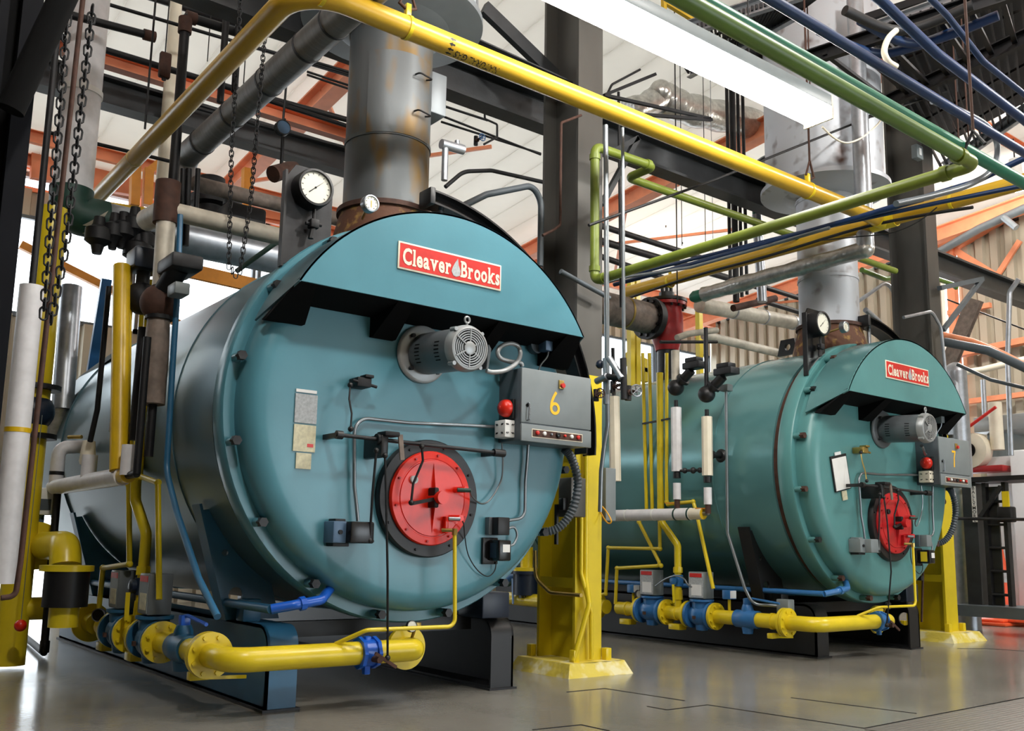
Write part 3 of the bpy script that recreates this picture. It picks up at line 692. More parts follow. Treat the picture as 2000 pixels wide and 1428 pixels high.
    b = MB(); b.lathe(fe, axm, [(0, .138), (.004, .15), (.04, .15), (.065, .137), (.068, .125), (.055, .122), (.05, .115)], 40); fc = obj('fan_cover', b, 'motor_light', t)
    b = MB(); b.lathe(fe, axm, [(.035, 0), (.035, .124)], 32); obj('fan_cavity', b, 'black_matte', fc)
    for r_ in (.058, .073, .088, .103, .118):
        b = MB(); b.lathe(fe, axm, [(.058, r_-.0035), (.064, r_-.0035), (.064, r_+.0035), (.058, r_+.0035), (.058, r_-.0035)], 32); obj('grille_ring', b, 'motor_light', fc)
    u = V(0, 0, 1); u = (u-axm*u.dot(axm)).normalized(); s_ = axm.cross(u)
    b = MB(); b.lathe(fe, axm, [(.045, .045), (.066, .043), (.07, .03), (.07, 0)], 24); obj('grille_hub', b, 'motor_light', fc)
    for k in range(6):
        a = PI/3*k+PI/6*0; dv = u*math.cos(a)+s_*math.sin(a); b = MB(); b.obox(fe+axm*.063+dv*.04, fe+axm*.063+dv*.124, .008, .008, upv=axm); obj('grille_spoke', b, 'motor_light', fc)
    for k in range(4):
        a = PI/4+PI/2*k; dv = u*math.cos(a)+s_*math.sin(a); b = MB(); b.cyl(fe+dv*.154+axm*.0, fe+dv*.154+axm*.05, .014, 8); obj('cover_lug', b, 'motor_light', fc)
        b = MB(); b.cyl(base+axm*.03+dv*.155, base+axm*.055+dv*.155, .014, 6); obj('bolt', b, 'iron', t)
    b = MB(); rg = fe+axm*.02+u*.185; b.cyl(fe+axm*.02+u*.14, rg-u*.012, .008, 8)
    b.tube([rg+(u*math.cos(a)+s_*math.sin(a))*.02 for a in [2*PI*i/14 for i in range(14)]], .007, 8, closed=True); obj('lifting_eye', b, 'motor_light', t)
    for k in range(2):
        for i in range(6):
            dv2 = u*math.cos(math.radians(75+10*i))+s_*math.sin(math.radians(75+10*i))
            p = base+axm*(.1+.2*k)+dv2*.135; b = MB(); b.obox(p, p+axm*.045, .006, .009, upv=dv2); obj('cooling_slot', b, 'black_matte', bd)
    # terminal box on the motor
    jb = fe+s_*(-.0)+axm*(-.1)
    sd = s_ if s_.x > 0 else -s_
    b = MB(); c = fe+sd*.2-axm*.07-u*.02
    b.add([c+sd*a_+axm*c_+u*b_ for a_, b_, c_ in ((-.04,-.09,-.08),(.03,-.07,-.08),(.045,.06,-.08),(-.03,.07,-.08),(-.04,-.09,.12),(.03,-.07,.06),(.045,.06,.06),(-.03,.07,.12))],
          [(0,3,2,1),(4,5,6,7),(0,1,5,4),(1,2,6,5),(2,3,7,6),(3,0,4,7)]); obj('terminal_box', b, 'motor_grey', t)
    # looped flexible conduit from motor to control cabinet
    b = MB()
    if not far:
        pts = [F(950, 724, 4.93), F(962, 727, 4.93), F(985, 724, 4.95), F(1006, 712, 5.02), F(1016, 695, 5.08), F(1013, 678, 5.1), F(998, 671, 5.1), F(980, 676, 5.1), F(972, 688, 5.1), F(978, 700, 5.1), F(995, 706, 5.1), F(1016, 709, 5.1), F(1020, 716, 5.1)]
    else:
        pts = [F(930, 740, 4.95), F(950, 755, 5.0), F(970, 768, 5.06), F(985, 772, 5.1)]
    b.tube(smooth(pts), .016, 12); obj('motor_conduit', b, 'motor_light' if not far else 'conduit', label='%s flexible conduit between motor and control cabinet of %s' % ('looped grey' if not far else 'short bent', W), cat='conduit')
    # control cabinet
    t = thing('control_cabinet', 'grey control cabinet marked with yellow numeral %s on %s' % ({6: 'six', 7: 'seven'}[n], W), 'control cabinet')
    x0, x1, z0, z1, Yc = xc+.575, xc+1.21, 1.72, 2.222, 4.985
    zt = z0+.118
    b = MB(); b.bbox((x0, Yc+.012, z0), (x1, 5.25, z1), .006); body = obj('cabinet_body', b, 'grey_dark', t)
    b = MB(); b.bbox((x0-.004, Yc, zt+.004), (x1+.004, Yc+.016, z1), .005); dr = obj('cabinet_door', b, 'grey_box', t)
    b = MB(); b.bbox((x0-.004, Yc-.004, z0-.006), (x1+.004, Yc+.014, zt-.004), .005); pn = obj('switch_panel', b, 'grey_box', t)
    b = MB(); b.box((x0+.085, Yc-.0075, z0+.026), (x1-.085, Yc-.003, zt-.034)); st = obj('panel_border', b, 'cream', pn)
    b = MB(); b.box((x0+.09, Yc-.0085, z0+.031), (x1-.09, Yc-.006, zt-.039)); obj('switch_strip', b, 'rust_brown', pn)
    for i, (m_, r_) in enumerate((('sign_red', .014), ('white', .014), ('steel', .008), ('black_gloss', .018), ('red', .009), ('white', .014), ('sign_red', .014))):
        xk = x0+.13+i*(x1-x0-.26)/6; b = MB(); b.lathe((xk, Yc-.008, z0+.058), (0, -1, 0), [(0, r_), (.012, r_), (.016, r_*.6), (.016, 0)], 14); obj(('indicator_lamp' if i in (0, 1, 5, 6) else 'switch_knob'), b, m_, pn)
    b = MB(); b.bbox((x0+.325, Yc-.012, z1-.112), (x0+.37, Yc, z1-.05), .003); lk = obj('lock_plate', b, 'brass', dr)
    b = MB(); b.cyl((x0+.35, Yc-.03, z1-.09), (x0+.35, Yc-.01, z1-.09), .017, 14); obj('lock_button', b, 'sign_red', dr)
    b = MB(); b.lathe((x0+.045, Yc-.001, z1-.26), (0, -1, 0), [(0, .012), (.004, .012), (.004, 0)], 14); obj('keyhole', b, 'black_matte', dr)
    b = MB(); b.tube([(x0+.045, Yc-.002, zt+.02), (x0+.045, Yc-.02, zt+.02), (x0+.05, Yc-.02, zt+.14), (x0+.05, Yc-.002, zt+.14)], .005, 8, fil=.01); obj('door_handle', b, 'steel', dr)
    for zz in (zt+.03, zt+.07, zt+.11):
        b = MB(); b.cyl((x0+.07, Yc-.006, zz), (x0+.07, Yc+.001, zz), .004, 6); obj('screw', b, 'steel', dr)
    b = MB(); nx, nz = x0+.29, z1-.222
    if n == 6:
        pts = [(.016, .082), (.0, .06), (-.014, .035), (-.026, .005), (-.031, -.03)]
        pts += [(.0-.046*math.cos(a), -.052-.05*math.sin(a)) for a in [PI*2*i/20 for i in range(1, 21)]]
    else: pts = [(-.04, .11), (-.02, .11), (.03, .11), (.034, .085), (.02, .03), (.01, -.03), (.006, -.1)]
    if n == 6:
        stroke(b, pts[:5], .021, lambda a, c, d: (nx+a, d, nz+c), Yc-.0022)
        b.lathe((nx+.004, Yc-.0024, nz-.035), (0, 1, 0), [(0, .024), (0, .045)], 28)
    else:
        b.add([(nx+a, Yc-.002, nz+c) for a, c in ((-.036, .092), (.04, .092), (.04, .076), (.018, .016), (.013, -.084), (-.01, -.084), (-.002, .016), (.016, .07), (-.036, .07))], [(0,1,2,7,8),(7,2,3,6),(6,3,4,5)])
    obj('number', b, 'number_yellow', dr, label='hand-painted yellow numeral %s' % {6: 'six', 7: 'seven'}[n])
    # flexible conduit below the cabinet
    t2 = thing('cabinet_hose', 'ribbed grey hose curving down from the control cabinet of '+W, 'hose')
    P_ = ([(x1-.06, 5.2, z0), (x1+.02, 5.2, z0-.08), (x1+.09, 5.22, z0-.25), (x1+.07, 5.26, z0-.45), (x1-.02, 5.32, z0-.58), (x1-.13, 5.42, z0-.60), (x1-.22, 5.5, z0-.52)])
    cl = smooth([V(*p) for p in P_], 14); b = MB(); b.tube(cl, [.026+(.009 if i % 2 else 0) for i in range(len(cl))], 12); obj('hose', b, 'grey_dark', t2)
    # alarm bell
    t = thing('alarm_bell', 'round red alarm bell on the side of the cabinet of '+W, 'alarm bell')
    c = V(x0, 5.11, 1.945)
    b = MB(); b.bbox((x0-.03, 5.05, 1.87), (x0, 5.17, 2.01), .01); obj('backplate', b, 'black', t)
    b = MB(); b.lathe(c+V(-.03, 0, 0), (-1, 0, 0), [(0, .062), (.02, .062), (.045, .054), (.062, .035), (.068, .012), (.072, .01), (.072, 0)], 28); obj('gong', b, 'red', t)
    # horn
    t = thing('horn_box', '%s square horn with slotted face under the alarm bell of %s' % ('cream' if far else 'white', W), 'horn')
    hx, hz, hy = x0-.03, 1.80, 5.08
    b = MB(); b.bbox((hx-.055, hy-.02, hz-.06), (hx+.03, hy+.1, hz+.06), .006); obj('horn_body', b, 'cream' if far else 'white', t)
    for i in range(4):
        for s2 in (-1, 1):
            b = MB(); q = V(hx-.0555, hy+.04, hz); a = PI/4+PI/2*i; q2 = q+V(0, .035*math.cos(a)+.006*s2, .035*math.sin(a)); b.obox(q2, q2+V(0, .014*math.cos(a), .014*math.sin(a)), .004, .008, upv=(1, 0, 0)); obj('horn_slot', b, 'black_matte', t)
            b = MB(); q = V(hx-.012, hy-.0205, hz); q2 = q+V(.028*math.cos(a)+.006*s2, 0, .035*math.sin(a)); b.obox(q2, q2+V(.012*math.cos(a), 0, .014*math.sin(a)), .008, .004, upv=(0, 0, 1)); obj('horn_slot', b, 'black_matte', t)
    # linkage shaft (jackshaft) across the door
    t = thing('linkage_shaft', 'dark linkage shaft crossing the door above the burner of '+W, 'shaft')
    A = F(655, 853, 5.06); B_ = F(980, 886, 5.06)
    A = V(A.x, 5.06, 1.645); B_ = V(B_.x, 5.06, 1.625)
    b = MB(); b.cyl(A, B_, .0125, 14); obj('shaft', b, 'iron', t)
    for f, wd in ((.02, .02), (.98, .045)):
        p = A.lerp(B_, f); b = MB(); b.cyl(p-V(wd, 0, 0), p+V(wd, 0, 0), .026, 14); b.box((p.x-.015, 5.06, p.z-.015), (p.x+.015, 5.25, p.z+.015)); obj('bearing', b, 'black', t)
    p = A.lerp(B_, .27); b = MB(); b.bbox((p.x-.045, 5.02, p.z-.11), (p.x+.01, 5.25, p.z+.03), .015); obj('cam_housing', b, 'black', t)
    b = MB(); b.bbox((p.x-.035, 4.99, p.z+.02), (p.x+.07, 5.1, p.z+.05), .008); b.cyl((p.x-.06, 5.06, p.z), (p.x-.04, 5.06, p.z), .035, 14); obj('cam_plate', b, 'iron_dark', t)
    b = MB(); b.obox((p.x+.075, 5.0, p.z+.035), (p.x+.095, 5.0, p.z-.12), .012, .03); obj('spring_lever', b, 'lagging_brown', t)
    # link rods
    def rod(name, pts, r_, label, m_='iron_dark', ends=True):
        tt = thing(name, label, 'linkage rod'); P3 = [F(x, y, Y) for x, y, Y in pts]
        b = MB(); b.tube(P3, r_, 8); obj('rod', b, m_, tt)
        if ends:
            for q in (P3[0], P3[-1]): b = MB(); b.sph(q, .018, 10); obj('ball_joint', b, 'black', tt)
    rod('linkage_rod', [(685, 838, 5.06), (687, 808, 5.08), (682, 780, 5.1), (684, 752, 5.12)], .006, 'bent thin rod joining air damper lever and shaft on '+W, m_='iron_dark' if not far else 'brass')
    rod('linkage_rod', [(735, 880, 5.03), (728, 960, 5.04), (722, 1056, 5.07)], .008, 'straight dark rod from linkage shaft to actuator arm on '+W)
    rod('linkage_rod', [(824, 872, 5.03), (826, 900, 5.03), (807, 945, 5.05), (803, 982, 5.05)], .008, 'short kinked rod over the red burner plate of '+W)
    rod('linkage_rod', [(752, 890, 5.02), (754, 960, 5.0), (757, 1120, 5.0), (757, 1285, 5.13)], .0075, 'long black rod hanging past the burner to the gas valve of '+W)
    tt = thing('burner_crank', 'black crank arm pivoting behind the burner hub of '+W, 'crank arm')
    b = MB(); q0 = F(803, 984, 5.06); q1 = V(xc-.02, 5.1, 1.30); b.obox(q0, q1, .022, .014, upv=(0, 1, 0)); obj('arm', b, 'iron_dark', tt)
    b = MB(); b.bbox((q1.x-.03, 5.08, q1.z-.06), (q1.x+.005, 5.165, q1.z+.07), .01); obj('crank_hub', b, 'iron_dark', tt)
    # damper lever
    tt = thing('damper_lever', ('brass-toned' if far else 'black')+' damper lever bracket on the upper door of '+W, 'lever')
    c = F(702, 749, 5.2); lm = 'brass' if far else 'iron_dark'
    b = MB(); b.bbox((c.x-.05, 5.13, c.z-.03), (c.x+.05, 5.25, c.z+.03), .008); obj('bracket', b, lm, tt)
    b = MB(); b.cyl((c.x-.08, 5.14, c.z+.005), (c.x+.09, 5.14, c.z-.02), .01, 10); obj('pin', b, lm, tt)
    b = MB(); b.bbox((c.x+.0, 5.12, c.z+.03), (c.x+.06, 5.2, c.z+.05), .005); obj('cap', b, lm, tt)
    # actuator
    am = 'grey_box' if far else 'black_gloss'
    t = thing('modulating_actuator', ('pale grey' if far else 'black and blue-grey')+' actuator box at lower door of '+W, 'actuator')
    c = F(683, 1040, 5.15)
    b = MB(); b.bbox((c.x-.125, 5.12, c.z-.065), (c.x-.035, 5.25, c.z+.065), .008); obj('motor_half', b, 'grey_box' if far else 'blue_slate', t)
    b = MB(); b.bbox((c.x-.04, 5.06, c.z-.065), (c.x+.12, 5.25, c.z+.065), .01); obj('gear_half', b, am, t)
    b = MB(); b.bbox((c.x-.11, 5.15, c.z-.085), (c.x-.0, 5.24, c.z-.062), .004); obj('foot', b, 'iron', t)
    b = MB(); b.bbox((c.x-.10, 5.15, c.z+.062), (c.x-.03, 5.24, c.z+.08), .004); obj('foot', b, 'iron' if not far else 'grey_box', t)
    b = MB(); b.cyl((c.x-.08, 5.11, c.z), (c.x-.08, 5.125, c.z), .014, 10); obj('screw_boss', b, 'iron_dark', t)
    b = MB(); b.obox((c.x+.12, 5.07, c.z-.05), F(722, 1058, 5.07), .02, .012); obj('crank_lever', b, 'iron_dark', t)
    # conduit from actuator to horn box
    b = MB(); p = [F(699, 1018, 5.2), F(696, 985, 5.2), F(692, 950, 5.21), F(692, 880, 5.21), F(692, 815, 5.21), F(800, 826, 5.21), F(975, 834, 5.2)]
    b.tube(p, .0115, 12, fil=.14); obj('door_conduit', b, 'conduit', label='bent steel conduit crossing the door above the shaft of '+W, cat='conduit')
    # scanner junction box and ignition transformer
    t = thing('junction_box', ('pale grey' if far else 'black')+' junction box with side conduit on the lower door of '+W, 'junction box')
    c = F(973, 1028, 5.19); jm = 'grey_box' if far else 'black'
    b = MB(); b.bbox((c.x-.07, 5.2, c.z-.06), (c.x+.0, 5.25, c.z+.06), .005); obj('back_box', b, 'grey_dark', t)
    b = MB(); b.bbox((c.x-.045, 5.13, c.z-.06), (c.x+.055, 5.25, c.z+.06), .006); obj('front_box', b, jm, t)
    b = MB(); p = [c+V(.05, -.0, -.03), F(1003, 1030, 5.19), F(1010, 1045, 5.19), F(1004, 1062, 5.19), F(995, 1066, 5.19)]; b.tube(smooth(p), .009, 10); obj('short_conduit', b, 'conduit', t)
    b = MB(); p = [c+V(.055, .02, .035), F(1025, 1012, 5.21), F(1026, 940, 5.21), F(1030, 895, 5.21), F(1032, 862, 5.2)]; b.tube(p, .011, 12, fil=.07); obj('cabinet_drop_conduit', b, 'conduit', label='thin steel conduit dropping from the cabinet to the junction box of '+W, cat='conduit')
    t = thing('ignition_transformer', 'black ignition transformer with %s label on the lower door of %s' % ('yellow and white' if far else 'white', W), 'transformer')
    c = F(968, 1075, 5.18)
    b = MB(); b.bbox((c.x-.075, 5.225, c.z-.095), (c.x+.055, 5.25, c.z+.085), .006); obj('mounting_plate', b, 'black_gloss', t)
    b = MB(); b.bbox((c.x-.03, 5.1, c.z-.07), (c.x+.075, 5.235, c.z+.07), .012); obj('case', b, 'black_gloss', t)
    b = MB(); b.box((c.x+.0, 5.098, c.z-.012), (c.x+.06, 5.101, c.z+.04)); obj('sticker', b, 'label_white', t)
    b = MB(); b.box((c.x-.032, 5.13, c.z-.05), (c.x-.0295, 5.2, c.z+.05)); obj('side_label', b, 'blue_dark' if not far else 'yellow', t)
    # air switch under the hood
    t = thing('air_switch', 'small round air switch under the hood corner of '+W, 'switch')
    c = F(1062, 672, 5.15)
    b = MB(); b.cyl((c.x-.02, 5.25, c.z), (c.x-.02, 5.19, c.z), .065, 24); obj('diaphragm', b, 'grey_dark', t)
    b = MB(); b.bbox((c.x-.02, 5.1, c.z-.055), (c.x+.07, 5.19, c.z+.06), .006); obj('switch_case', b, 'blue_slate' if not far else 'grey_box', t)
    b = MB(); b.tube(smooth([V(c.x+.03, 5.13, c.z-.055), V(c.x+.02, 5.14, c.z-.1), V(c.x-.02, 5.16, c.z-.16), V(c.x-.03, 5.18, c.z-.24)]), .007, 8); obj('lead', b, 'conduit', t)
    # pressure gauge on black panel, small dial thermometer
    t = thing('pressure_gauge', 'large white-faced pressure gauge on an upright panel above '+W, 'gauge')
    g = V(xc-.845, 5.36, 3.27)
    b = MB(); b.prism([(-.17, -.52), (.17, -.43), (.17, .05), (.1, .16), (-.1, .16), (-.17, .05)], lambda a, c, d: (g.x+a, d, g.z+c), 5.47, 5.485); obj('panel', b, 'black_gloss' if far else 'iron', t)
    b = MB(); b.box((g.x-.18, 5.44, g.z-.54), (g.x-.165, 5.49, g.z+.1)); obj('panel_edge', b, 'black', t)
    b = MB(); b.lathe((g.x, 5.47, g.z), (0, -1, 0), [(0, .128), (.09, .128), (.11, .122), (.112, .108), (.1, .104)], 48); obj('case', b, 'black', t)
    b = MB(); b.lathe((g.x, 5.47, g.z), (0, -1, 0), [(.095, .106), (.095, 0)], 40); dial = obj('dial', b, 'dial', t)
    for i in range(12):
        a = math.radians(225-24.5*i); p = V(g.x+.085*math.cos(a), 5.3742, g.z+.085*math.sin(a)); b = MB(); b.obox(p, p+V(.013*math.cos(a), 0, .013*math.sin(a)), .001, .005, upv=(0, 0, 1)) if False else b.add([p+V(-.0025*math.sin(a), 0, .0025*math.cos(a)), p+V(.0025*math.sin(a), 0, -.0025*math.cos(a)), p+V(.013*math.cos(a)+.0025*math.sin(a), 0, .013*math.sin(a)-.0025*math.cos(a)), p+V(.013*math.cos(a)-.0025*math.sin(a), 0, .013*math.sin(a)+.0025*math.cos(a))], [(0,1,2,3)]); obj('tick', b, 'black', dial)
    a = math.radians(42); dv = V(math.cos(a), 0, math.sin(a)); nv = V(-math.sin(a), 0, math.cos(a)); p = V(g.x, 5.372, g.z)
    b = MB(); b.add([p-dv*.06+nv*.004, p-dv*.06-nv*.004, p+dv*.09], [(0,1,2)]); b.add([p-dv*.012+nv*.0, p+nv*.008, p+dv*.012, p-nv*.008], [(0,1,2,3)]); obj('needle', b, 'black', t)
    b = MB(); b.tube([(g.x+.02, 5.42, g.z-.128), (g.x+.02, 5.42, g.z-.21)], .012, 8); b.bbox((g.x-.01, 5.39, g.z-.26), (g.x+.05, 5.45, g.z-.2), .008); b.tube([(g.x-.035, 5.42, g.z-.235), (g.x+.075, 5.42, g.z-.225)], .012, 8); b.cyl((g.x+.005, 5.42, g.z-.33), (g.x+.02, 5.42, g.z-.25), .02, 8); obj('gauge_cock', b, 'iron_dark', t)
    t = thing('stack_thermometer', 'small round dial thermometer at the foot of the flue on '+W, 'gauge')
    g = V(xc-.435, 5.37, 3.265 if not far else 3.3)
    b = MB(); b.lathe((g.x, 5.42, g.z), (0, -1, 0), [(0, 0), (0, .06), (.035, .06), (.05, .058), (.052, .05), (.046, .048)], 32); obj('case', b, 'steel', t)
    b = MB(); b.lathe((g.x, 5.42, g.z), (0, -1, 0), [(.044, .05), (.044, 0)], 28); dial = obj('dial', b, 'dial', t)
    for i in range(9):
        a = math.radians(240-37*i); p = V(g.x+.038*math.cos(a), 5.3755, g.z+.038*math.sin(a)); b = MB(); b.lathe(p, (0, -1, 0), [(0, .004), (.001, 0)], 6); obj('tick', b, 'black', dial)
    b = MB(); b.add([(g.x-.004, 5.374, g.z+.02), (g.x+.004, 5.374, g.z+.02), (g.x+.004, 5.374, g.z-.03), (g.x-.002, 5.374, g.z-.03)], [(0,1,2,3)]); obj('needle', b, 'brass', t)
    b = MB(); b.cyl((g.x, 5.42, g.z), (g.x+.1, 5.68, g.z), .012, 8); obj('stem', b, 'brass', t)
    # arched davit beam over the hood (door crane)
    t = thing('door_crane_rail', 'black arched door rail behind the hood of '+W, 'rail')
    b = MB(); R1 = 1.57; n_ = 36; a0, a1 = math.radians(87), math.radians(-4); ctr = V(xc+.0, 0, ZC)
    prof = [(5.42, 0), (5.56, 0), (5.56, .014), (5.5, .014), (5.5, .09), (5.56, .09), (5.56, .104), (5.42, .104), (5.42, .09), (5.48, .09), (5.48, .014), (5.42, .014)]
    rings = []
    for i in range(n_+1):
        a = a0+(a1-a0)*i/n_; rings.append([ctr+V((R1+h)*math.cos(a), y, (R1+h)*math.sin(a)) for y, h in prof])
    b.extr(rings); obj('curved_beam', b, 'black_gloss', t)
    b = MB(); b.cyl((xc+.2, 5.5, 3.1), (xc+.2, 5.5, 3.42), .02, 10); obj('support_pin', b, 'steel', t)
    b = MB(); b.bbox((xc+.055, 5.41, 3.40), (xc+.1, 5.57, 3.525), .01); obj('end_block', b, 'black', t)
    # blue drain elbow below the door
    t = thing('drain_pipe', ('pale blue' if far else 'bright blue')+' elbowed drain pipe under the door of '+W, 'pipe')
    m_ = 'blue_valve' if far else 'blue_bright'
    P3 = [F(530, 1190, 5.36), F(575, 1182, 5.3), F(628, 1172, 5.3), F(645, 1150, 5.38)]
    b = MB(); b.tube(P3, .03, 14, fil=.05); obj('elbow_run', b, m_, t)
    b = MB(); q = P3[1].lerp(P3[2], .3); d_ = (P3[2]-P3[1]).normalized(); b.lathe(q-d_*.02, d_, [(0, .03), (0, .042), (.035, .042), (.035, .03)], 8); obj('union', b, m_, t)
    b = MB(); b.cyl(P3[0], (P3[0].x, 9.5, P3[0].z), .027, 14); obj('straight_run', b, 'blue_valve' if far else 'base_blue', t)
    # plates stuck on the door
    if not far:
        t = thing('data_plates', 'column of three worn data plates and tags on the door of '+W, 'data plate')
        for (px, py, qx, qy, m_, nm) in ((578, 759, 618, 770, 'label_white', 'white_tag'), (577, 768, 617, 829, 'paper_grey', 'metal_plate'), (574, 828, 614, 884, 'paper', 'paper_plate'), (578, 884, 606, 917, 'paper', 'small_tag')):
            a = F(px, py, YD); c = F(qx, qy, YD); b = MB(); b.box((a.x, 5.238, c.z), (c.x, 5.246, a.z)); obj(nm, b, m_, t)
        a = F(599, 867, YD); b = MB(); b.box((a.x, 5.2365, a.z-.02), (a.x+.04, 5.239, a.z)); obj('red_stamp', b, 'sign_red', t)
    else:
        t = thing('clipboard_sheet', 'white sheet in a black frame hung on the door of '+W, 'notice')
        p0 = aY(1640, 923, YD); X0 = p0.x; Z0 = p0.z
        tilt = Matrix.Rotation(-.2, 4, 'Y')
        def tl(pts): return [tuple((tilt @ V(x, 0, z))+V(X0, y, Z0)) for x, y, z in pts]
        b = MB(); b.box((-.135, 5.232, -.175), (.135, 5.242, .17)); b.v = tl(b.v); obj('frame', b, 'black', t)
        b = MB(); b.box((-.12, 5.228, -.165), (.12, 5.233, .145)); b.v = tl(b.v); obj('sheet', b, 'white', t)
        b = MB(); b.box((-.05, 5.232, .17), (.05, 5.24, .2)); b.v = tl(b.v); obj('upper_tag', b, 'label_white', t)
        b = MB(); b.box((-.03, 5.232, -.27), (.05, 5.24, -.18)); b.v = tl(b.v); obj('lower_tag', b, 'paper', t)
def smooth(pts, sub=6):
    pts = [Vector(p) for p in pts]; out = []; n = len(pts)
    for i in range(n-1):
        p0 = pts[max(0, i-1)]; p1 = pts[i]; p2 = pts[i+1]; p3 = pts[min(n-1, i+2)]
        for k in range(sub):
            t = k/sub; out.append(.5*((2*p1)+(p2-p0)*t+(2*p0-5*p1+4*p2-p3)*t*t+(3*p1-p0-3*p2+p3)*t**3))
    out.append(pts[-1]); return out
front_kit(6); front_kit(7)

# ---- flue stacks
def stack(xc, yc, far):
    W = 'the far boiler' if far else 'the near boiler'; m = 'stack_far' if far else 'stack'
    t = thing('flue_stack', ('pale scuffed metal flue rising from the far boiler into a wide drum' if far else 'weathered grey flue with yellow-brown stains rising from the near boiler'), 'flue')
    o = (xc, yc, 0); z = (0, 0, 1)
    b = MB(); b.lathe(o, z, [(2.95, .40), (3.15, .40), (3.38, .345), (3.42, .335), (3.42, .2)], 56); obj('base_collar', b, 'rust', t)
    b = MB(); b.lathe(o, z, [(3.41, .30), (3.41, .36), (3.445, .36), (3.445, .30)], 56); obj('collar_ring', b, 'rust_brown', t)
    b = MB(); b.lathe(o, z, [(3.43, .315), (3.46, .318), (5.05, .318), (5.05, .2)], 64); obj('flue_pipe', b, m, t)
    b = MB(); b.lathe(o, z, [(4.9, .30), (4.92, .40), (5.0, .62 if far else .6), (5.06, .64), (7.4, .64)], 64); obj('drum', b, 'stack_far' if far else 'stack_drum', t)
    b = MB(); b.lathe(o, z, [(4.93, .4), (4.98, .7), (5.03, .7), (5.05, .62)], 64); obj('drum_skirt', b, 'stack_far' if far else 'stack_drum', t)
    for zz in (3.95, 4.85):
        b = MB(); b.lathe(o, z, [(zz, .31), (zz, .326), (zz+.03, .326), (zz+.03, .31)], 56); obj('band', b, m, t)
    if not far:
        b = MB(); b.lathe(o, z, [(3.96, .319), (3.96, .331), (4.6, .331), (4.6, .319)], 24, -2.6, -1.0); pn = obj('access_panel', b, m, t)
        for zz in (4.16, 4.45):
            a = -1.15; pts = [(xc+.33*math.cos(a), yc+.33*math.sin(a), zz), (xc+.39*math.cos(a), yc+.39*math.sin(a), zz-.01), (xc+.39*math.cos(a-.35), yc+.39*math.sin(a-.35), zz-.01), (xc+.33*math.cos(a-.35), yc+.33*math.sin(a-.35), zz)]
            b = MB(); b.tube(pts, .007, 8, fil=.02); obj('panel_handle', b, 'iron', pn)
        a = math.radians(-38); dv = V(math.cos(a), math.sin(a), 0); b = MB(); b.lathe(V(xc, yc, 5.2)+dv*.62, dv, [(0, .16), (.03, .16), (.035, .14), (.035, 0)], 24); obj('access_port', b, 'galv', t)
        b = MB(); b.bbox((xc+.3, yc-.12, 4.32), (xc+.44, yc+.12, 4.66), .01); obj('side_box', b, 'stack_drum', t)
    return t
stack(3.38, 5.95, False); stack(8.94, 5.85, True)

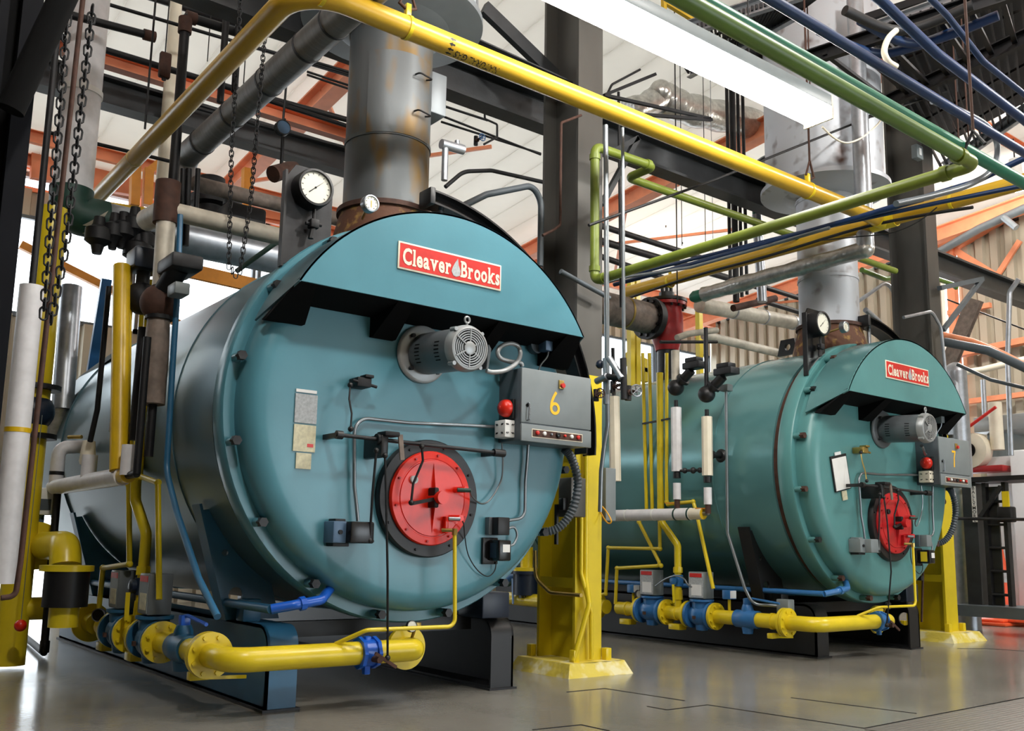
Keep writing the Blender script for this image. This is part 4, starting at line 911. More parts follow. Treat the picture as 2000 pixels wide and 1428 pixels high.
# ================================================================== gas trains beside each boiler
def gas_train(n):
    far = n == 7; dx = 5.56 if far else 0.0; xc = 3.38+dx; W = 'the far boiler' if far else 'the near boiler'
    gx = xc-1.26; gz = .34; r = .07; yv = 'yellow'
    def Y7(px): return aX(px, 1205, 8.94-1.26).y
    C = lambda y: V(gx, y, gz)
    AY = V(0, 1, 0)
    # front elbow run
    t = thing('burner_gas_pipe', 'thick yellow gas pipe elbowing across the base front of '+W, 'pipe')
    b = MB(); b.tube([C(Y7(1480)), C(5.27), V(xc-.02, 5.27, gz), V(xc-.02, 5.42, gz)], r, 20, fil=.13, seg=8); obj('pipe', b, yv, t)
    f1 = 5.6
    b = MB(); b.lathe(C(f1-.03), AY, [(0, r), (0, .135), (.028, .135), (.028, r)], 36); obj('flange', b, yv, t)
    b = MB(); b.lathe(C(f1+.004), AY, [(0, r), (0, .135), (.028, .135), (.028, r)], 36); obj('flange', b, yv, t)
    flange_bolts(t, C(f1), AY, .108, 8, yv, .014, .085)
    b = MB(); b.lathe(V(xc-.02, 5.40, gz), AY, [(0, .06), (0, .14), (.03, .14), (.03, .06)], 36); obj('end_flange', b, yv, t)
    b = MB(); b.lathe(C(Y7(1512)), AY, [(0, r), (0, r+.008), (.03, r+.008), (.03, r)], 28); obj('clamp', b, yv, t)
    b = MB(); b.bbox((gx-.06, Y7(1512)-.015, gz-.16), (gx+.06, Y7(1512)+.045, gz-.11), .006); b.obox((gx+.05, Y7(1512)+.015, gz-.15), (gx+.3, Y7(1512)+.015, gz-.16), .02, .02); obj('pipe_stand', b, yv, t)
    # butterfly valve on the cross run
    vx = aY(716, 1278, 5.27).x+dx if not far else aY(1716, 1215, 5.27).x
    vt = thing('butterfly_valve', 'blue butterfly valve on the yellow cross pipe under '+W, 'valve')
    for s in (-1, 1):
        b = MB(); b.lathe(V(vx+s*.05-.012, 5.27, gz), V(1, 0, 0), [(0, r), (0, .098), (.024, .098), (.024, r)], 8); obj('flange', b, 'blue_valve' if far else 'blue_bright', vt)
    b = MB(); b.lathe(V(vx-.05, 5.27, gz), V(1, 0, 0), [(0, .075), (0, .082), (.1, .082), (.1, .075)], 24); b.bbox((vx-.02, 5.25, gz-.13), (vx+.02, 5.29, gz+.1), .006); obj('body', b, 'blue_valve' if far else 'blue_bright', vt)
    b = MB(); b.cyl((vx+.01, 5.21, gz-.03), (vx+.01, 5.12, gz-.03), .02, 10); b.obox((vx-.02, 5.13, gz+.01), (vx+.13, 5.13, gz-.08), .014, .02); obj('crank_lever', b, 'rust_brown', vt)
    gt = thing('gas_pressure_gauge', 'small %s gauge above the yellow cross pipe of %s' % ('dark-backed' if far else 'white-faced', W), 'gauge')
    gp = V(xc-.09, 5.24, gz+.15)
    b = MB(); b.tube([(xc-.02, 5.35, gz+.06), (xc-.02, 5.3, gz+.15), (xc-.06, 5.28, gz+.15)], .01, 8, fil=.02); b.bbox((xc-.045, 5.26, gz+.13), (xc-.005, 5.3, gz+.17), .004); obj('cock', b, 'brass', gt)
    b = MB(); b.lathe(gp, V(-.2, -1, .1), [(-.02, 0), (-.02, .038), (.01, .038), (.012, .034)], 24); obj('case', b, 'iron', gt)
    b = MB(); b.lathe(gp, V(-.2, -1, .1), [(.009, .035), (.0095, 0)], 24); obj('dial', b, 'dial' if not far else 'iron', gt)
    # plug valve
    y = Y7(1460); t = thing('plug_valve', 'blue plug valve with long lever on the gas line of '+W, 'valve'); bl = 'blue_valve' if far else 'blue_slate'
    if not far: bl = 'base_blue'
    b = MB(); b.lathe(C(y-.13), AY, [(0, .06), (0, .085), (.05, .085), (.09, .095), (.17, .095), (.21, .085), (.26, .085), (.26, .06)], 24); obj('body', b, bl, t)
    b = MB(); b.lathe(V(gx, y, gz), (0, 0, 1), [(-.14, 0), (-.14, .05), (-.08, .06), (.1, .06), (.14, .045), (.14, 0)], 20); obj('plug', b, bl, t)
    b = MB(); b.bbox((gx-.03, y-.03, gz+.13), (gx+.03, y+.03, gz+.2), .006); obj('stem', b, bl if far else 'blue_bright', t)
    b = MB(); b.tube([(gx, y+.02, gz+.19), (gx, y-.06, gz+.2), (gx, y-.38, gz+.17)], .012, 8); obj('lever', b, 'blue_valve' if far else 'blue_bright', t)
    # spool, motorised valves
    segs = [(Y7(1482), Y7(1505)), (Y7(1398), Y7(1438)), (Y7(1298), Y7(1340)), (Y7(1212), Y7(1250))]
    t = thing('gas_line', 'yellow flanged gas line running along the base of '+W, 'pipe')
    b = MB(); b.cyl(C(Y7(1440)), C(Y7(1395)), r, 20); obj('spool', b, yv, t)
    b = MB(); b.cyl(C(Y7(1345)), C(Y7(1300)), r, 20); obj('spool', b, yv, t)
    b = MB(); b.cyl(C(Y7(1252)), C(Y7(1208)), r, 20); obj('spool', b, yv, t)
    for px in (1398, 1345, 1303, 1250):
        b = MB(); b.lathe(C(Y7(px)-.015), AY, [(0, .06), (0, .135), (.03, .135), (.03, .06)], 36); obj('flange', b, yv, t); flange_bolts(t, C(Y7(px)-.02), AY, .108, 8, yv, .013, .03)
    for px in (1325, 1228):
        yy = Y7(px); b = MB(); b.lathe(C(yy), AY, [(0, r), (0, r+.008), (.03, r+.008), (.03, r)], 24); b.bbox((gx-.06, yy-.06, gz-.17), (gx+.06, yy+.09, gz-.11), .006); obj('pipe_cradle', b, yv, t)
    yend = Y7(1160)
    b = MB(); b.cyl(C(Y7(1185)), C(yend+2.0), .08, 20); obj('rear_run', b, yv, t)
    b = MB(); b.lathe(C(Y7(1168)), AY, [(0, .06), (0, .15), (.035, .15), (.035, .06)], 36); obj('rear_flange', b, yv, t)
    for i, (px, nm) in enumerate(((1371, 'first'), (1274, 'second'))):
        y = Y7(px); hw = abs(Y7(px-22)-Y7(px+22))/2
        vt = thing('gas_control_valve', '%s blue globe valve with grey actuator box on the gas line of %s' % ('front' if i == 0 else 'rear', W), 'valve')
        b = MB(); b.lathe(C(y-hw), AY, [(0, .06), (0, .135), (.03, .135), (.03, .08), (hw*.5, .1), (hw, .12), (hw*1.5, .1), (2*hw-.03, .08), (2*hw-.03, .135), (2*hw, .135), (2*hw, .06)], 32); obj('body', b, bl, vt)
        b = MB(); b.lathe(V(gx, y, gz), (0, 0, 1), [(-.16, .0), (-.15, .06), (.09, .1), (.13, .1), (.14, .125), (.16, .125), (.16, 0)], 28); obj('bonnet', b, bl, vt)
        b = MB(); b.bbox((gx-.085, y-.1, gz+.17), (gx+.075, y+.1, gz+.44), .006); obj('actuator_case', b, 'grey_box' if far else 'motor_grey', vt)
        b = MB(); b.box((gx-.089, y-.095, gz+.18), (gx-.085, y+.095, gz+.43)); obj('face_plate', b, 'paper_grey' if far else 'grey_box', vt)
        b = MB(); b.box((gx-.092, y-.08, gz+.385), (gx-.088, y+.08, gz+.425)); obj('red_label', b, 'sign_red', vt)
        b = MB(); b.box((gx-.092, y-.075, gz+.2), (gx-.088, y+.06, gz+.31)); obj('white_label', b, 'label_white' if far else 'paper', vt)
        b = MB(); b.lathe(V(gx-.115, y, gz-.02), (-1, 0, 0), [(0, 0), (0, .022), (.02, .022), (.02, 0)], 4); obj('plug_cap', b, 'rust_brown', vt)
    # vent branch between the valves
    y = Y7(1325); t = thing('vent_pipe', 'yellow vent pipe jogging up from the gas line to the risers of '+W, 'pipe')
    Pn = [C(y), V(gx, y, gz+.52)]
    q = lambda px, py: aX(px, py, 8.94-1.3)+V(dx-5.56, 0, 0)
    top = [q(1327, 1070), q(1325, 1058), q(1298, 1028), q(1291, 1010), q(1289, 690)]
    P3 = [V(gx, y, gz), V(gx, y, q(1327, 1065).z), q(1294, 1022)+V(0, 0, 0), V(gx-.04, q(1289, 800).y, q(1294, 1022).z+.1), V(gx-.04, q(1289, 800).y, 2.95)]
    b = MB(); b.tube(P3, .038, 16, fil=.08); obj('pipe', b, yv, t)
    for zz in (gz+.42, 1.0, 2.0):
        pp = V(gx, y, zz) if zz < .9 else None
        if pp: b = MB(); b.lathe(pp, (0, 0, 1), [(0, .034), (0, .05), (.05, .05), (.05, .034)], 8); obj('union', b, yv, t)
    b = MB(); b.lathe(V(gx, y, .76), (0, 0, 1), [(0, .034), (0, .048), (.06, .048), (.06, .034)], 8); obj('union', b, yv, t)
    b = MB(); b.lathe(V(gx, y, .5), (0, 0, 1), [(-.02, .034), (-.02, .05), (.08, .045), (.08, .034)], 8); obj('union', b, yv, t)
    vt = thing('vent_valve', 'blue ball valve with yellow handle on the vent pipe of '+W, 'valve')
    b = MB(); b.lathe(V(gx, y, .62), (0, 0, 1), [(0, .035), (0, .052), (.03, .058), (.09, .058), (.12, .052), (.12, .035)], 16); obj('body', b, bl if far else 'blue_dark', vt)
    b = MB(); b.lathe(V(gx-.05, y, .68), (-1, 0, 0), [(0, .05), (.03, .05), (.04, .03), (.04, 0)], 12); obj('actuator_cap', b, bl if far else 'blue_dark', vt)
    b = MB(); b.obox((gx-.1, y-.02, .64), (gx-.1, y-.03, .45), .03, .008, upv=(0, 1, 0)); obj('handle', b, yv, vt)
    # thin vent lines with elbows
    def line(pts, label, rr=.02, px_plane=8.94-1.3):
        P3 = [aX(x, yy, px_plane)+V(dx-5.56, 0, 0) for x, yy in pts]
        tt = thing('vent_line', label, 'pipe'); b = MB(); b.tube(P3, rr, 12, fil=.03); obj('pipe', b, yv, tt)
        for p in P3[1:-1]: b = MB(); b.sph(p, rr*1.35, 10); obj('elbow', b, yv, tt)
    if far:
        line([(1255,690),(1263,1000),(1242,1003),(1248,1020),(1291,1105),(1205,1110),(1202,1180)], 'thin yellow vent line folding back low behind the white header of '+W)
        line([(1268,690),(1274,1000),(1288,1010),(1289,1072),(1188,1070),(1183,1160),(1176,1162)], 'middle yellow vent line with square bend reaching the column beside '+W)
        line([(1302,690),(1302,980),(1305,985),(1354,980),(1360,1000),(1393,1150)], 'thin yellow vent line slanting down behind the second actuator of '+W)
    else:
        line([(1262,700),(1268,1000),(1291,1105),(1205,1110),(1202,1180)], 'thin yellow vent line with square bend beside the risers of '+W)
        line([(1300,700),(1302,990),(1360,1000),(1393,1150)], 'thin yellow vent line slanting from the white header towards the actuator of '+W)
    # pressure switches
    if far:
        for px, py, nm in ((1425, 1175, 'beside the plug valve'), (1237, 1165, 'ahead of the rear globe valve')):
            yy = Y7(px); tt = thing('pressure_switch', 'small white and blue pressure switch %s on the gas line' % nm, 'switch')
            b = MB(); b.tube([(gx, yy, gz+.06), (gx, yy, gz+.18)], .015, 8); obj('stem', b, yv, tt)
            b = MB(); b.bbox((gx-.05, yy-.05, gz+.18), (gx+.05, yy+.05, gz+.27), .006); obj('case', b, 'blue_valve', tt)
            b = MB(); b.box((gx-.045, yy-.0525, gz+.19), (gx+.045, yy-.05, gz+.265)); obj('face', b, 'label_white', tt)
        tt = thing('line_gauge', 'small round gauge standing on the gas line before the rear globe valve', 'gauge'); yy = Y7(1247)
        b = MB(); b.lathe((gx, yy, gz+.17), (-.3, -1, 0), [(-.02, 0), (-.02, .045), (.012, .045), (.014, .04)], 24); obj('case', b, 'iron', tt)
        b = MB(); b.lathe((gx, yy, gz+.17), (-.3, -1, 0), [(.011, .041), (.012, 0)], 24); obj('dial', b, 'dial', tt)
        b = MB(); b.cyl((gx, yy, gz+.06), (gx, yy, gz+.13), .01, 8); obj('stem', b, yv, tt)
        tt = thing('base_junction_box', 'grey square junction box with conduit beside the blue lever at '+W, 'junction box'); c = aX(1534, 1185, gx+.12)
        b = MB(); b.bbox((c.x-.05, c.y-.07, c.z-.07), (c.x+.05, c.y+.07, c.z+.07), .01); obj('case', b, 'grey_box', tt)
        b = MB(); b.tube([aX(1418, 765, 7.58), aX(1421, 1040, 7.58), aX(1455, 1150, 7.6), aX(1470, 1180, 7.66), c], .016, 10, fil=.1); obj('conduit', b, 'conduit', tt)
        tt = thing('actuator_wiring', 'looping grey cable arching over the vent valve between actuators', 'cable')
        b = MB(); b.tube(smooth([aX(x, yy_, gx-.09) for x, yy_ in ((1280, 1145), (1298, 1132), (1318, 1125), (1335, 1130), (1343, 1142), (1352, 1147))]), .008, 8); obj('cable', b, 'conduit', tt)
    else:
        tt = thing('line_gauge', 'small chrome-ringed gauge low on the gas line of '+W, 'gauge'); yy = Y7(1237)
        b = MB(); b.lathe((gx-.1, yy, gz+.1), (-.6, -1, 0), [(-.02, 0), (-.02, .05), (.012, .05), (.014, .042)], 24); obj('case', b, 'steel', tt)
        b = MB(); b.lathe((gx-.1, yy, gz+.1), (-.6, -1, 0), [(.011, .043), (.012, 0)], 24); obj('dial', b, 'black_gloss', tt)
gas_train(6); gas_train(7)

t = thing('rear_gas_valve', 'blue and yellow gas valve standing between the near boiler and the yellow column', 'valve')
gx7 = 8.94-1.26
b = MB(); c = aX(1028, 1140, gx7); b.lathe((gx7, c.y, c.z), (0, 0, 1), [(-.18, .1), (-.14, .1), (-.14, .17), (.12, .17), (.12, .2), (.16, .2), (.16, 0)], 24); obj('body', b, 'blue_dark', t)
b = MB(); b.lathe((gx7, c.y, c.z+.16), (0, 0, 1), [(0, .2), (.04, .2), (.04, .08), (.3, .08), (.3, 0)], 24); obj('upper_flange', b, 'yellow', t)
b = MB(); b.cyl((gx7, c.y, .34), (gx7, c.y, c.z-.15), .1, 20); obj('neck', b, 'yellow', t)
b = MB(); p = aX(990, 1135, gx7); b.tube([p, p+V(0, -.15, .08), p+V(0, -.3, .1)], .08, 14, fil=.05); obj('actuator_arm', b, 'blue_valve', t)
b = MB(); b.obox(aX(1001, 1130, gx7-.1), aX(1002, 1180, gx7-.1), .03, .01); obj('handle', b, 'blue_valve', t)
# ================================================================== side risers of the far boiler
def pv(pts, X): return [aX(x, y, X) for x, y in pts]
def pipe(name, pts, r, m, label, cat='pipe', fil=.06, n=14, group=None):
    b = MB(); b.tube(pts, r, n, fil=fil); return obj(name, b, m, label=label, cat=cat, group=group)
SX = 8.94-1.56
t = thing('water_header', 'white lagged horizontal header in front of the risers of the far boiler', 'pipe')
A, B_ = aX(1196, 1011, SX), aX(1350, 1000, SX); B_.z = A.z = (A.z+B_.z)/2
b = MB(); b.cyl(A, B_, .062, 24); obj('lagging', b, 'white_pipe', t)
b = MB(); b.cyl(B_, B_.lerp(A, -.14), .058, 24); obj('end_sleeve', b, 'cream', t)
b = MB(); q = B_.lerp(A, -.14); b.lathe(q, B_-A, [(0, .058), (.002, .03), (.002, 0)], 24); obj('end_foam', b, 'yellow_deep', t)
for f in (.2, .55, .82, .98):
    q = A.lerp(B_, f); b = MB(); b.lathe(q, B_-A, [(0, .055), (0, .0645), (.02, .0645), (.02, .055)], 24); obj('band', b, 'white' if f < .8 else 'green_dark', t)
def ball_riser(xw, px, ytop, yball, ylo, label, sleeve_top, topm):
    tt = thing('feed_riser', label, 'pipe')
    P_ = lambda py, X=SX: aX(px+(py-yball)*.012, py, X)
    c = P_(yball)
    b = MB(); b.cyl(P_(ylo), P_(sleeve_top), .022, 12); obj('pipe', b, 'iron_dark', tt)
    b = MB(); b.cyl(P_(ytop), c, .022 if topm != 'lagging' else .045, 16); obj('upper_pipe', b, topm, tt)
    b = MB(); b.sph(c, .088, 24); obj('ball_body', b, 'black', tt)
    b = MB(); b.cyl(c, c+V(.02, -.2, .16), .05, 14); b.lathe(c+V(.01, -.08, .065), V(.02, -.2, .16), [(0, .05), (0, .075), (.03, .075), (.03, .05)], 14); obj('neck', b, 'black', tt)
    h = c+V(.02, -.22, .17)
    b = MB(); b.bbox((h.x-.06, h.y-.13, h.z+.0), (h.x+.08, h.y+.1, h.z+.07), .01); b.bbox((h.x-.05, h.y-.09, h.z+.07), (h.x+.07, h.y+.07, h.z+.12), .01); obj('actuator_head', b, 'iron', tt)
    s0, s1 = P_(sleeve_top+14), P_(sleeve_top+14+(125 if px < 1350 else 115))
    b = MB(); b.cyl(s0, s1, .055, 8); obj('lagging_sleeve', b, 'white_pipe' if px < 1350 else 'cream', tt)
    s2 = s1+V(0, 0, -.05); b = MB(); b.lathe(s1+V(0, 0, -.07), (0, 0, 1), [(0, .02), (0, .04), (.06, .04), (.06, .02)], 10); obj('union', b, 'black', tt)
    s3 = s1+V(0, 0, -.12); b = MB(); b.cyl(s3, s3+V(0, 0, -.17), .042, 10); obj('lower_sleeve', b, 'white_pipe', tt)
    s4 = s3+V(0, 0, -.17); b = MB(); b.cyl(s4, s4+V(0, 0, -.09), .03, 10); obj('cock_body', b, 'rust_brown', tt)
    b = MB(); b.obox(s4+V(0, -.02, -.04), s4+V(-.02, .14, -.035), .03, .012); obj('cock_handle', b, 'orange_amber', tt)
    b = MB(); q = s4+V(0, 0, -.09); b.tube([q, V(q.x, q.y, A.z+.0), V(q.x, q.y+(.12 if px > 1350 else 0.001), A.z)] if px > 1350 else [q, V(q.x, q.y, A.z+.05)], .022, 10, fil=.04); obj('lower_pipe', b, 'conduit', tt)
    return s1
e1 = ball_riser(0, 1320, 685, 757, 800, 'black ball valve riser with white sleeve beside the yellow vents of the far boiler', 782, 'lagging')
e2 = ball_riser(0, 1380, 640, 770, 830, 'black ball valve riser with cream sleeve nearer the door of the far boiler', 800, 'iron_dark')
b = MB(); p = aX(1318, 920, SX); q = aX(1384, 918, SX); b.cyl(p, q, .014, 10); b.sph(p.lerp(q, .3), .03, 10); b.sph(p.lerp(q, .55), .034, 10); b.sph(p.lerp(q, .75), .03, 10); obj('cross_connection', b, 'iron', label='dark cross connection with nuts joining the two ball valve risers', cat='pipe')
tt = thing('clevis_port', 'round black inspection port on the shell of the far boiler', 'port'); c = aX(1405, 890, 8.94-1.33)
b = MB(); b.lathe(c+V(.05, 0, 0), V(-1, 0, 0), [(0, .07), (.03, .07), (.05, .05), (.05, .03), (.16, .03), (.16, .045), (.18, .045), (.18, 0)], 28); obj('flange', b, 'black', tt)
tt = thing('junction_box', 'small grey switch box at the top of the shell conduit of the far boiler', 'junction box'); c = aX(1418, 758, 7.58)
b = MB(); b.bbox((c.x-.04, c.y-.05, c.z-.035), (c.x+.05, c.y+.05, c.z+.035), .008); obj('case', b, 'grey_box', tt)
b = MB(); p = aX(1255, 828, 7.63); q = aX(1308, 818, 7.63); b.obox(p, q, .02, .02); obj('pipe_rack', b, 'iron', label='small slotted strut clamping the yellow vents to the far boiler', cat='bracket')
# clear risers beside the central column with hand valves
GX = 5.02
for (x0, y0, x1, y1, rr, m, L_) in ((1183, 245, 1186, 770, .021, 'conduit', 'bright steel riser beside the central column, larger of two'), (1216, 250, 1219, 770, .014, 'conduit', 'thin bright steel riser standing clear of the central column')):
    pipe('sample_riser', pv([(x0, y0), (x1, y1)], GX), rr, m, L_)
def handwheel(c, ax_, R, m, label, name='hand_valve'):
    tt = thing(name, label, 'valve'); ax_ = Vector(ax_).normalized(); u = ax_.orthogonal().normalized(); w_ = ax_.cross(u)
    b = MB(); b.tube([c+(u*math.cos(2*PI*i/20)+w_*math.sin(2*PI*i/20))*R for i in range(20)], R*.13, 8, closed=True)
    for i in range(3):
        d_ = u*math.cos(PI/3*i)+w_*math.sin(PI/3*i); b.cyl(c-d_*R, c+d_*R, R*.1, 6)
    obj('handwheel', b, m, tt)
    b = MB(); b.cyl(c, c-ax_*R*2.2, R*.35, 10); b.lathe(c-ax_*R*2.6, ax_, [(0, R*.3), (0, R*.6), (R*.5, R*.6), (R*.6, R*.3)], 8); obj('bonnet', b, 'rust_brown', tt)
    b = MB(); k = c-ax_*R*3; b.cyl(k-V(0, 0, R*1.3), k+V(0, 0, R*1.3), R*.6, 10); obj('body', b, 'iron', tt)
handwheel(aX(1243, 763, GX), (-.3, -1, 0), .044, 'steel', 'open hand-wheel valve poking out towards the far boiler beside the column')
handwheel(aX(1210, 752, GX-.05), (-.3, -1, 0), .036, 'rust_brown', 'rusty hand-wheel valve on the bright risers beside the column')
handwheel(aX(1172, 768, GX-.1), (-.5, -1, 0), .036, 'rust_brown', 'rust-red hand-wheel valve close to the column behind the near boiler')
tt = thing('valve_manifold', 'cluster of grey pipe fittings linking the bright risers', 'fittings')
for i, (pts) in enumerate(([(1183, 700), (1185, 790)], [(1186, 735), (1219, 742)], [(1165, 745), (1185, 735)], [(1217, 700), (1219, 780)], [(1190, 700), (1215, 740)])):
    b = MB(); P3 = pv(pts, GX-.02*i); b.cyl(P3[0], P3[1], .026, 10); obj('fitting', b, 'iron' if i % 2 else 'galv', tt)
b = MB(); c = aX(1172, 712, GX); b.sph(c, .036, 14); obj('transmitter', b, 'blue_dark', tt)
t = thing('lagged_riser', 'cream lagged square-edged riser behind the central column, in front of the far boiler', 'pipe')
b = MB(); b.cyl(aX(1199, 775, 6.9), aX(1202, 940, 6.9), .06, 8); obj('sleeve', b, 'cream', t)
b = MB(); b.cyl(aX(1197, 680, 6.9), aX(1199, 775, 6.9), .02, 10); obj('pipe', b, 'iron', t)
pipe('bent_conduit', pv([(1186, 770), (1187, 830), (1180, 870), (1174, 920), (1172, 1000)], 5.02), .017, 'conduit', 'bent grey conduit curving behind the column towards the disconnect box', fil=.2)
# disconnect box behind the column and yellow cord
t = thing('disconnect_box', 'grey disconnect switch box mounted beside the central column', 'switch box')
a_, c_ = aX(1172, 917, 5.6), aX(1200, 1018, 5.6)
b = MB(); b.bbox((5.5, c_.y, c_.z), (5.62, a_.y, a_.z), .008); obj('case', b, 'grey_box', t)
b = MB(); b.tube(smooth([aX(x, y, 5.45) for x, y in ((1172, 985), (1185, 1000), (1194, 1018), (1188, 1022), (1178, 1010), (1168, 990))]), .006, 8); obj('cord', b, 'cord_orange', label='looped orange-yellow cord hanging beside the grey disconnect box', cat='cord')
t = thing('starter_box', 'tan electrical starter box on the yellow column with black handle', 'switch box')
b = MB(); a_, c_ = aX(1105, 935, 5.1), aX(1130, 1010, 5.1); b.bbox((5.02, c_.y, c_.z), (5.18, a_.y, a_.z), .01); obj('case', b, 'column_grey', t)
b = MB(); b.bbox((4.98, (a_.y+c_.y)/2-.03, c_.z+.05), (5.03, (a_.y+c_.y)/2+.03, c_.z+.15), .008); obj('handle', b, 'black', t)
b = MB(); b.box((4.99, a_.y-.02, c_.z-.22), (5.01, a_.y+.01, c_.z+.1)); obj('bracket', b, 'black', t)

# ================================================================== piping on the near side of the near boiler
S6 = 3.38-1.56
t = thing('water_header', 'white lagged header with stubs along the shell of the near boiler', 'pipe')
A, B_ = aX(105, 950, S6), aX(240, 933, S6); A.z = B_.z = (A.z+B_.z)/2
b = MB(); b.cyl(A, B_, .062, 24); obj('lagging', b, 'white_pipe', t)
for px in (172, 250):
    c = aX(px, 935, S6); b = MB(); b.cyl((S6, c.y, A.z), (S6, c.y, A.z+.2), .055, 18); obj('tee_stub', b, 'white_pipe', t)
b = MB(); b.cyl(B_, B_+V(0, -.12, 0), .05, 18); obj('end_foam', b, 'yellow_deep', t)
b = MB(); b.cyl(B_+V(0, -.12, 0), B_+V(0, -.3, 0), .025, 12); b.tube([B_+V(0, -.3, 0), B_+V(0, -.3, .9)], .025, 12); obj('end_pipe', b, 'iron_dark', t)
t = thing('capped_riser', 'white rounded pipe elbow on the header beside the shell of the near boiler', 'pipe')
c = aX(113, 900, S6); b = MB(); b.tube([(S6, c.y, A.z), (S6, c.y, A.z+.33), (S6+.25, c.y+.02, A.z+.36)], .055, 18, fil=.08); obj('elbow', b, 'white_pipe', t)
b = MB(); b.lathe((S6, c.y, A.z+.1), (0, 0, 1), [(0, .05), (0, .058), (.03, .058), (.03, .05)], 16); obj('clamp', b, 'iron_dark', t)
pipe('tall_vent_riser', pv([(238, 520), (232, 920)], S6-.02), .06, 'yellow_deep', 'thick amber-yellow riser standing against the shell of the near boiler')
pipe('thin_vent_riser', pv([(252, 520), (246, 900)], S6+.05), .025, 'yellow_deep', 'thin amber-yellow riser beside the thick one at the near boiler')
t = thing('riser_clamp', 'steel clamp holding the amber risers at the near boiler', 'clamp')
c = aX(235, 835, S6); b = MB(); b.lathe(c, (0, 0, 1), [(-.03, .06), (-.03, .072), (.03, .072), (.03, .06)], 20); obj('band', b, 'steel', t)
pipe('black_riser', pv([(213, 560), (190, 800), (176, 862)], S6-.02), .02, 'iron_dark', 'slender black riser leaning down to the header of the near boiler', fil=0)
t = thing('sight_cock', 'pale cone-shaped sight cock on the header of the near boiler', 'valve')
c = aX(172, 885, S6); b = MB(); b.lathe((S6, c.y, c.z), (0, 0, 1), [(-.09, .05), (-.06, .06), (.09, .045), (.1, 0)], 16); obj('body', b, 'cream', t)
b = MB(); b.cyl((S6-.05, c.y+.02, c.z+.12), (S6-.12, c.y+.12, c.z+.12), .014, 8); obj('tip', b, 'brass', t)
pipe('black_riser', pv([(280, 640), (268, 780), (262, 860)], S6+.05), .035, 'iron_dark', 'black riser running down beside the amber risers of the near boiler', fil=0)
t = thing('ball_valve', 'dark ball-bodied control valve over the lagged rusty riser of the near boiler', 'valve')
c = aX(312, 593, 1.92)
b = MB(); b.sph(c, .13, 24); obj('ball_body', b, 'rust_brown', t)
b = MB(); b.bbox((c.x-.05, c.y-.36, c.z+.18), (c.x+.16, c.y-.02, c.z+.28), .02); obj('actuator_head', b, 'iron', t)
b = MB(); b.cyl(c+V(0, -.02, .05), c+V(.05, -.2, .22), .07, 14); obj('neck', b, 'iron_dark', t)
b = MB(); b.bbox((c.x-.02, c.y-.36, c.z+.0), (c.x+.08, c.y-.2, c.z+.08), .01); obj('small_box', b, 'grey_box', t)
t = thing('ball_valve', 'second dark ball valve half hidden by the amber riser of the near boiler', 'valve')
c = aX(276, 583, 1.95); b = MB(); b.sph(c, .12, 20); obj('ball_body', b, 'iron_dark', t)
b = MB(); b.bbox((c.x-.1, c.y-.12, c.z+.2), (c.x+.1, c.y+.12, c.z+.36), .02); obj('actuator_head', b, 'blue_dark', t)
b = MB(); b.cyl(c, c+V(0, 0, .22), .05, 12); obj('neck', b, 'iron_dark', t)
t = thing('lagged_riser', 'flaking brown lagged riser hanging beside the shell of the near boiler', 'pipe')
P3 = pv([(310, 625), (304, 700), (298, 790)], 1.92); b = MB(); b.tube(P3, [.075, .085, .08], 14); obj('lagging', b, 'lagging_brown', t)
b = MB(); b.cyl(P3[-1], P3[-1]+V(0, 0, -.35), .03, 12); obj('lower_pipe', b, 'iron_dark', t)
b = MB(); b.cyl(P3[0], P3[0]+V(0, 0, .05), .09, 16); obj('collar', b, 'iron_dark', t)
pipe('white_upper_riser', pv([(325, 425), (316, 560)], 1.92), .065, 'lagging', 'grey-white lagged pipe dropping to the ball valve of the near boiler')
pipe('shell_tube', pv([(352, 420), (346, 580), (338, 700), (325, 920), (345, 1000), (388, 1130), (425, 1205)], 1.98), .02, 'base_blue', 'slim teal tube following the shell down to the saddle of the near boiler', fil=.2)
pipe('foil_duct', pv([(140, 560), (122, 800)], 2.1), .1, 'galv', 'silver foil-wrapped downpipe at the rear of the near boiler')
t = thing('foil_boot', 'crumpled silver boot fitting at the foot of the silver downpipe', 'fitting')
P3 = pv([(120, 790), (108, 850)], 2.1); b = MB(); b.tube(P3, [.13, .1], 12); obj('boot', b, 'foil', t)
pipe('black_drop', pv([(112, 965), (86, 1268)], 1.80), .03, 'iron_dark', 'black vertical drain pipe reaching the floor beside the near boiler')
b = MB(); p = aZ(86, 1275, .04); b.tube([p, p+V(0, .0, .1)], .04, 12); b.cyl(p, aZ(30, 1228, .04), .03, 10); obj('floor_drain_pipe', b, 'iron_dark', label='dark drain pipe lying on the floor behind the black drop pipe', cat='pipe')
# shell rail / lifting lug on top of the near boiler
t = thing('shell_walkway_bracket', 'dark teal ledge bracket on the top rear shell of the near boiler', 'bracket')
b = MB(); p = aX(165, 742, 2.45); q = aX(240, 690, 2.45); b.obox(p, q, .12, .05); obj('ledge', b, 'green_dark', t)
b = MB(); p = aX(178, 735, 2.5); q = aX(208, 545, 2.5); b.obox(p, q, .1, .06); obj('post', b, 'blue_valve', t)
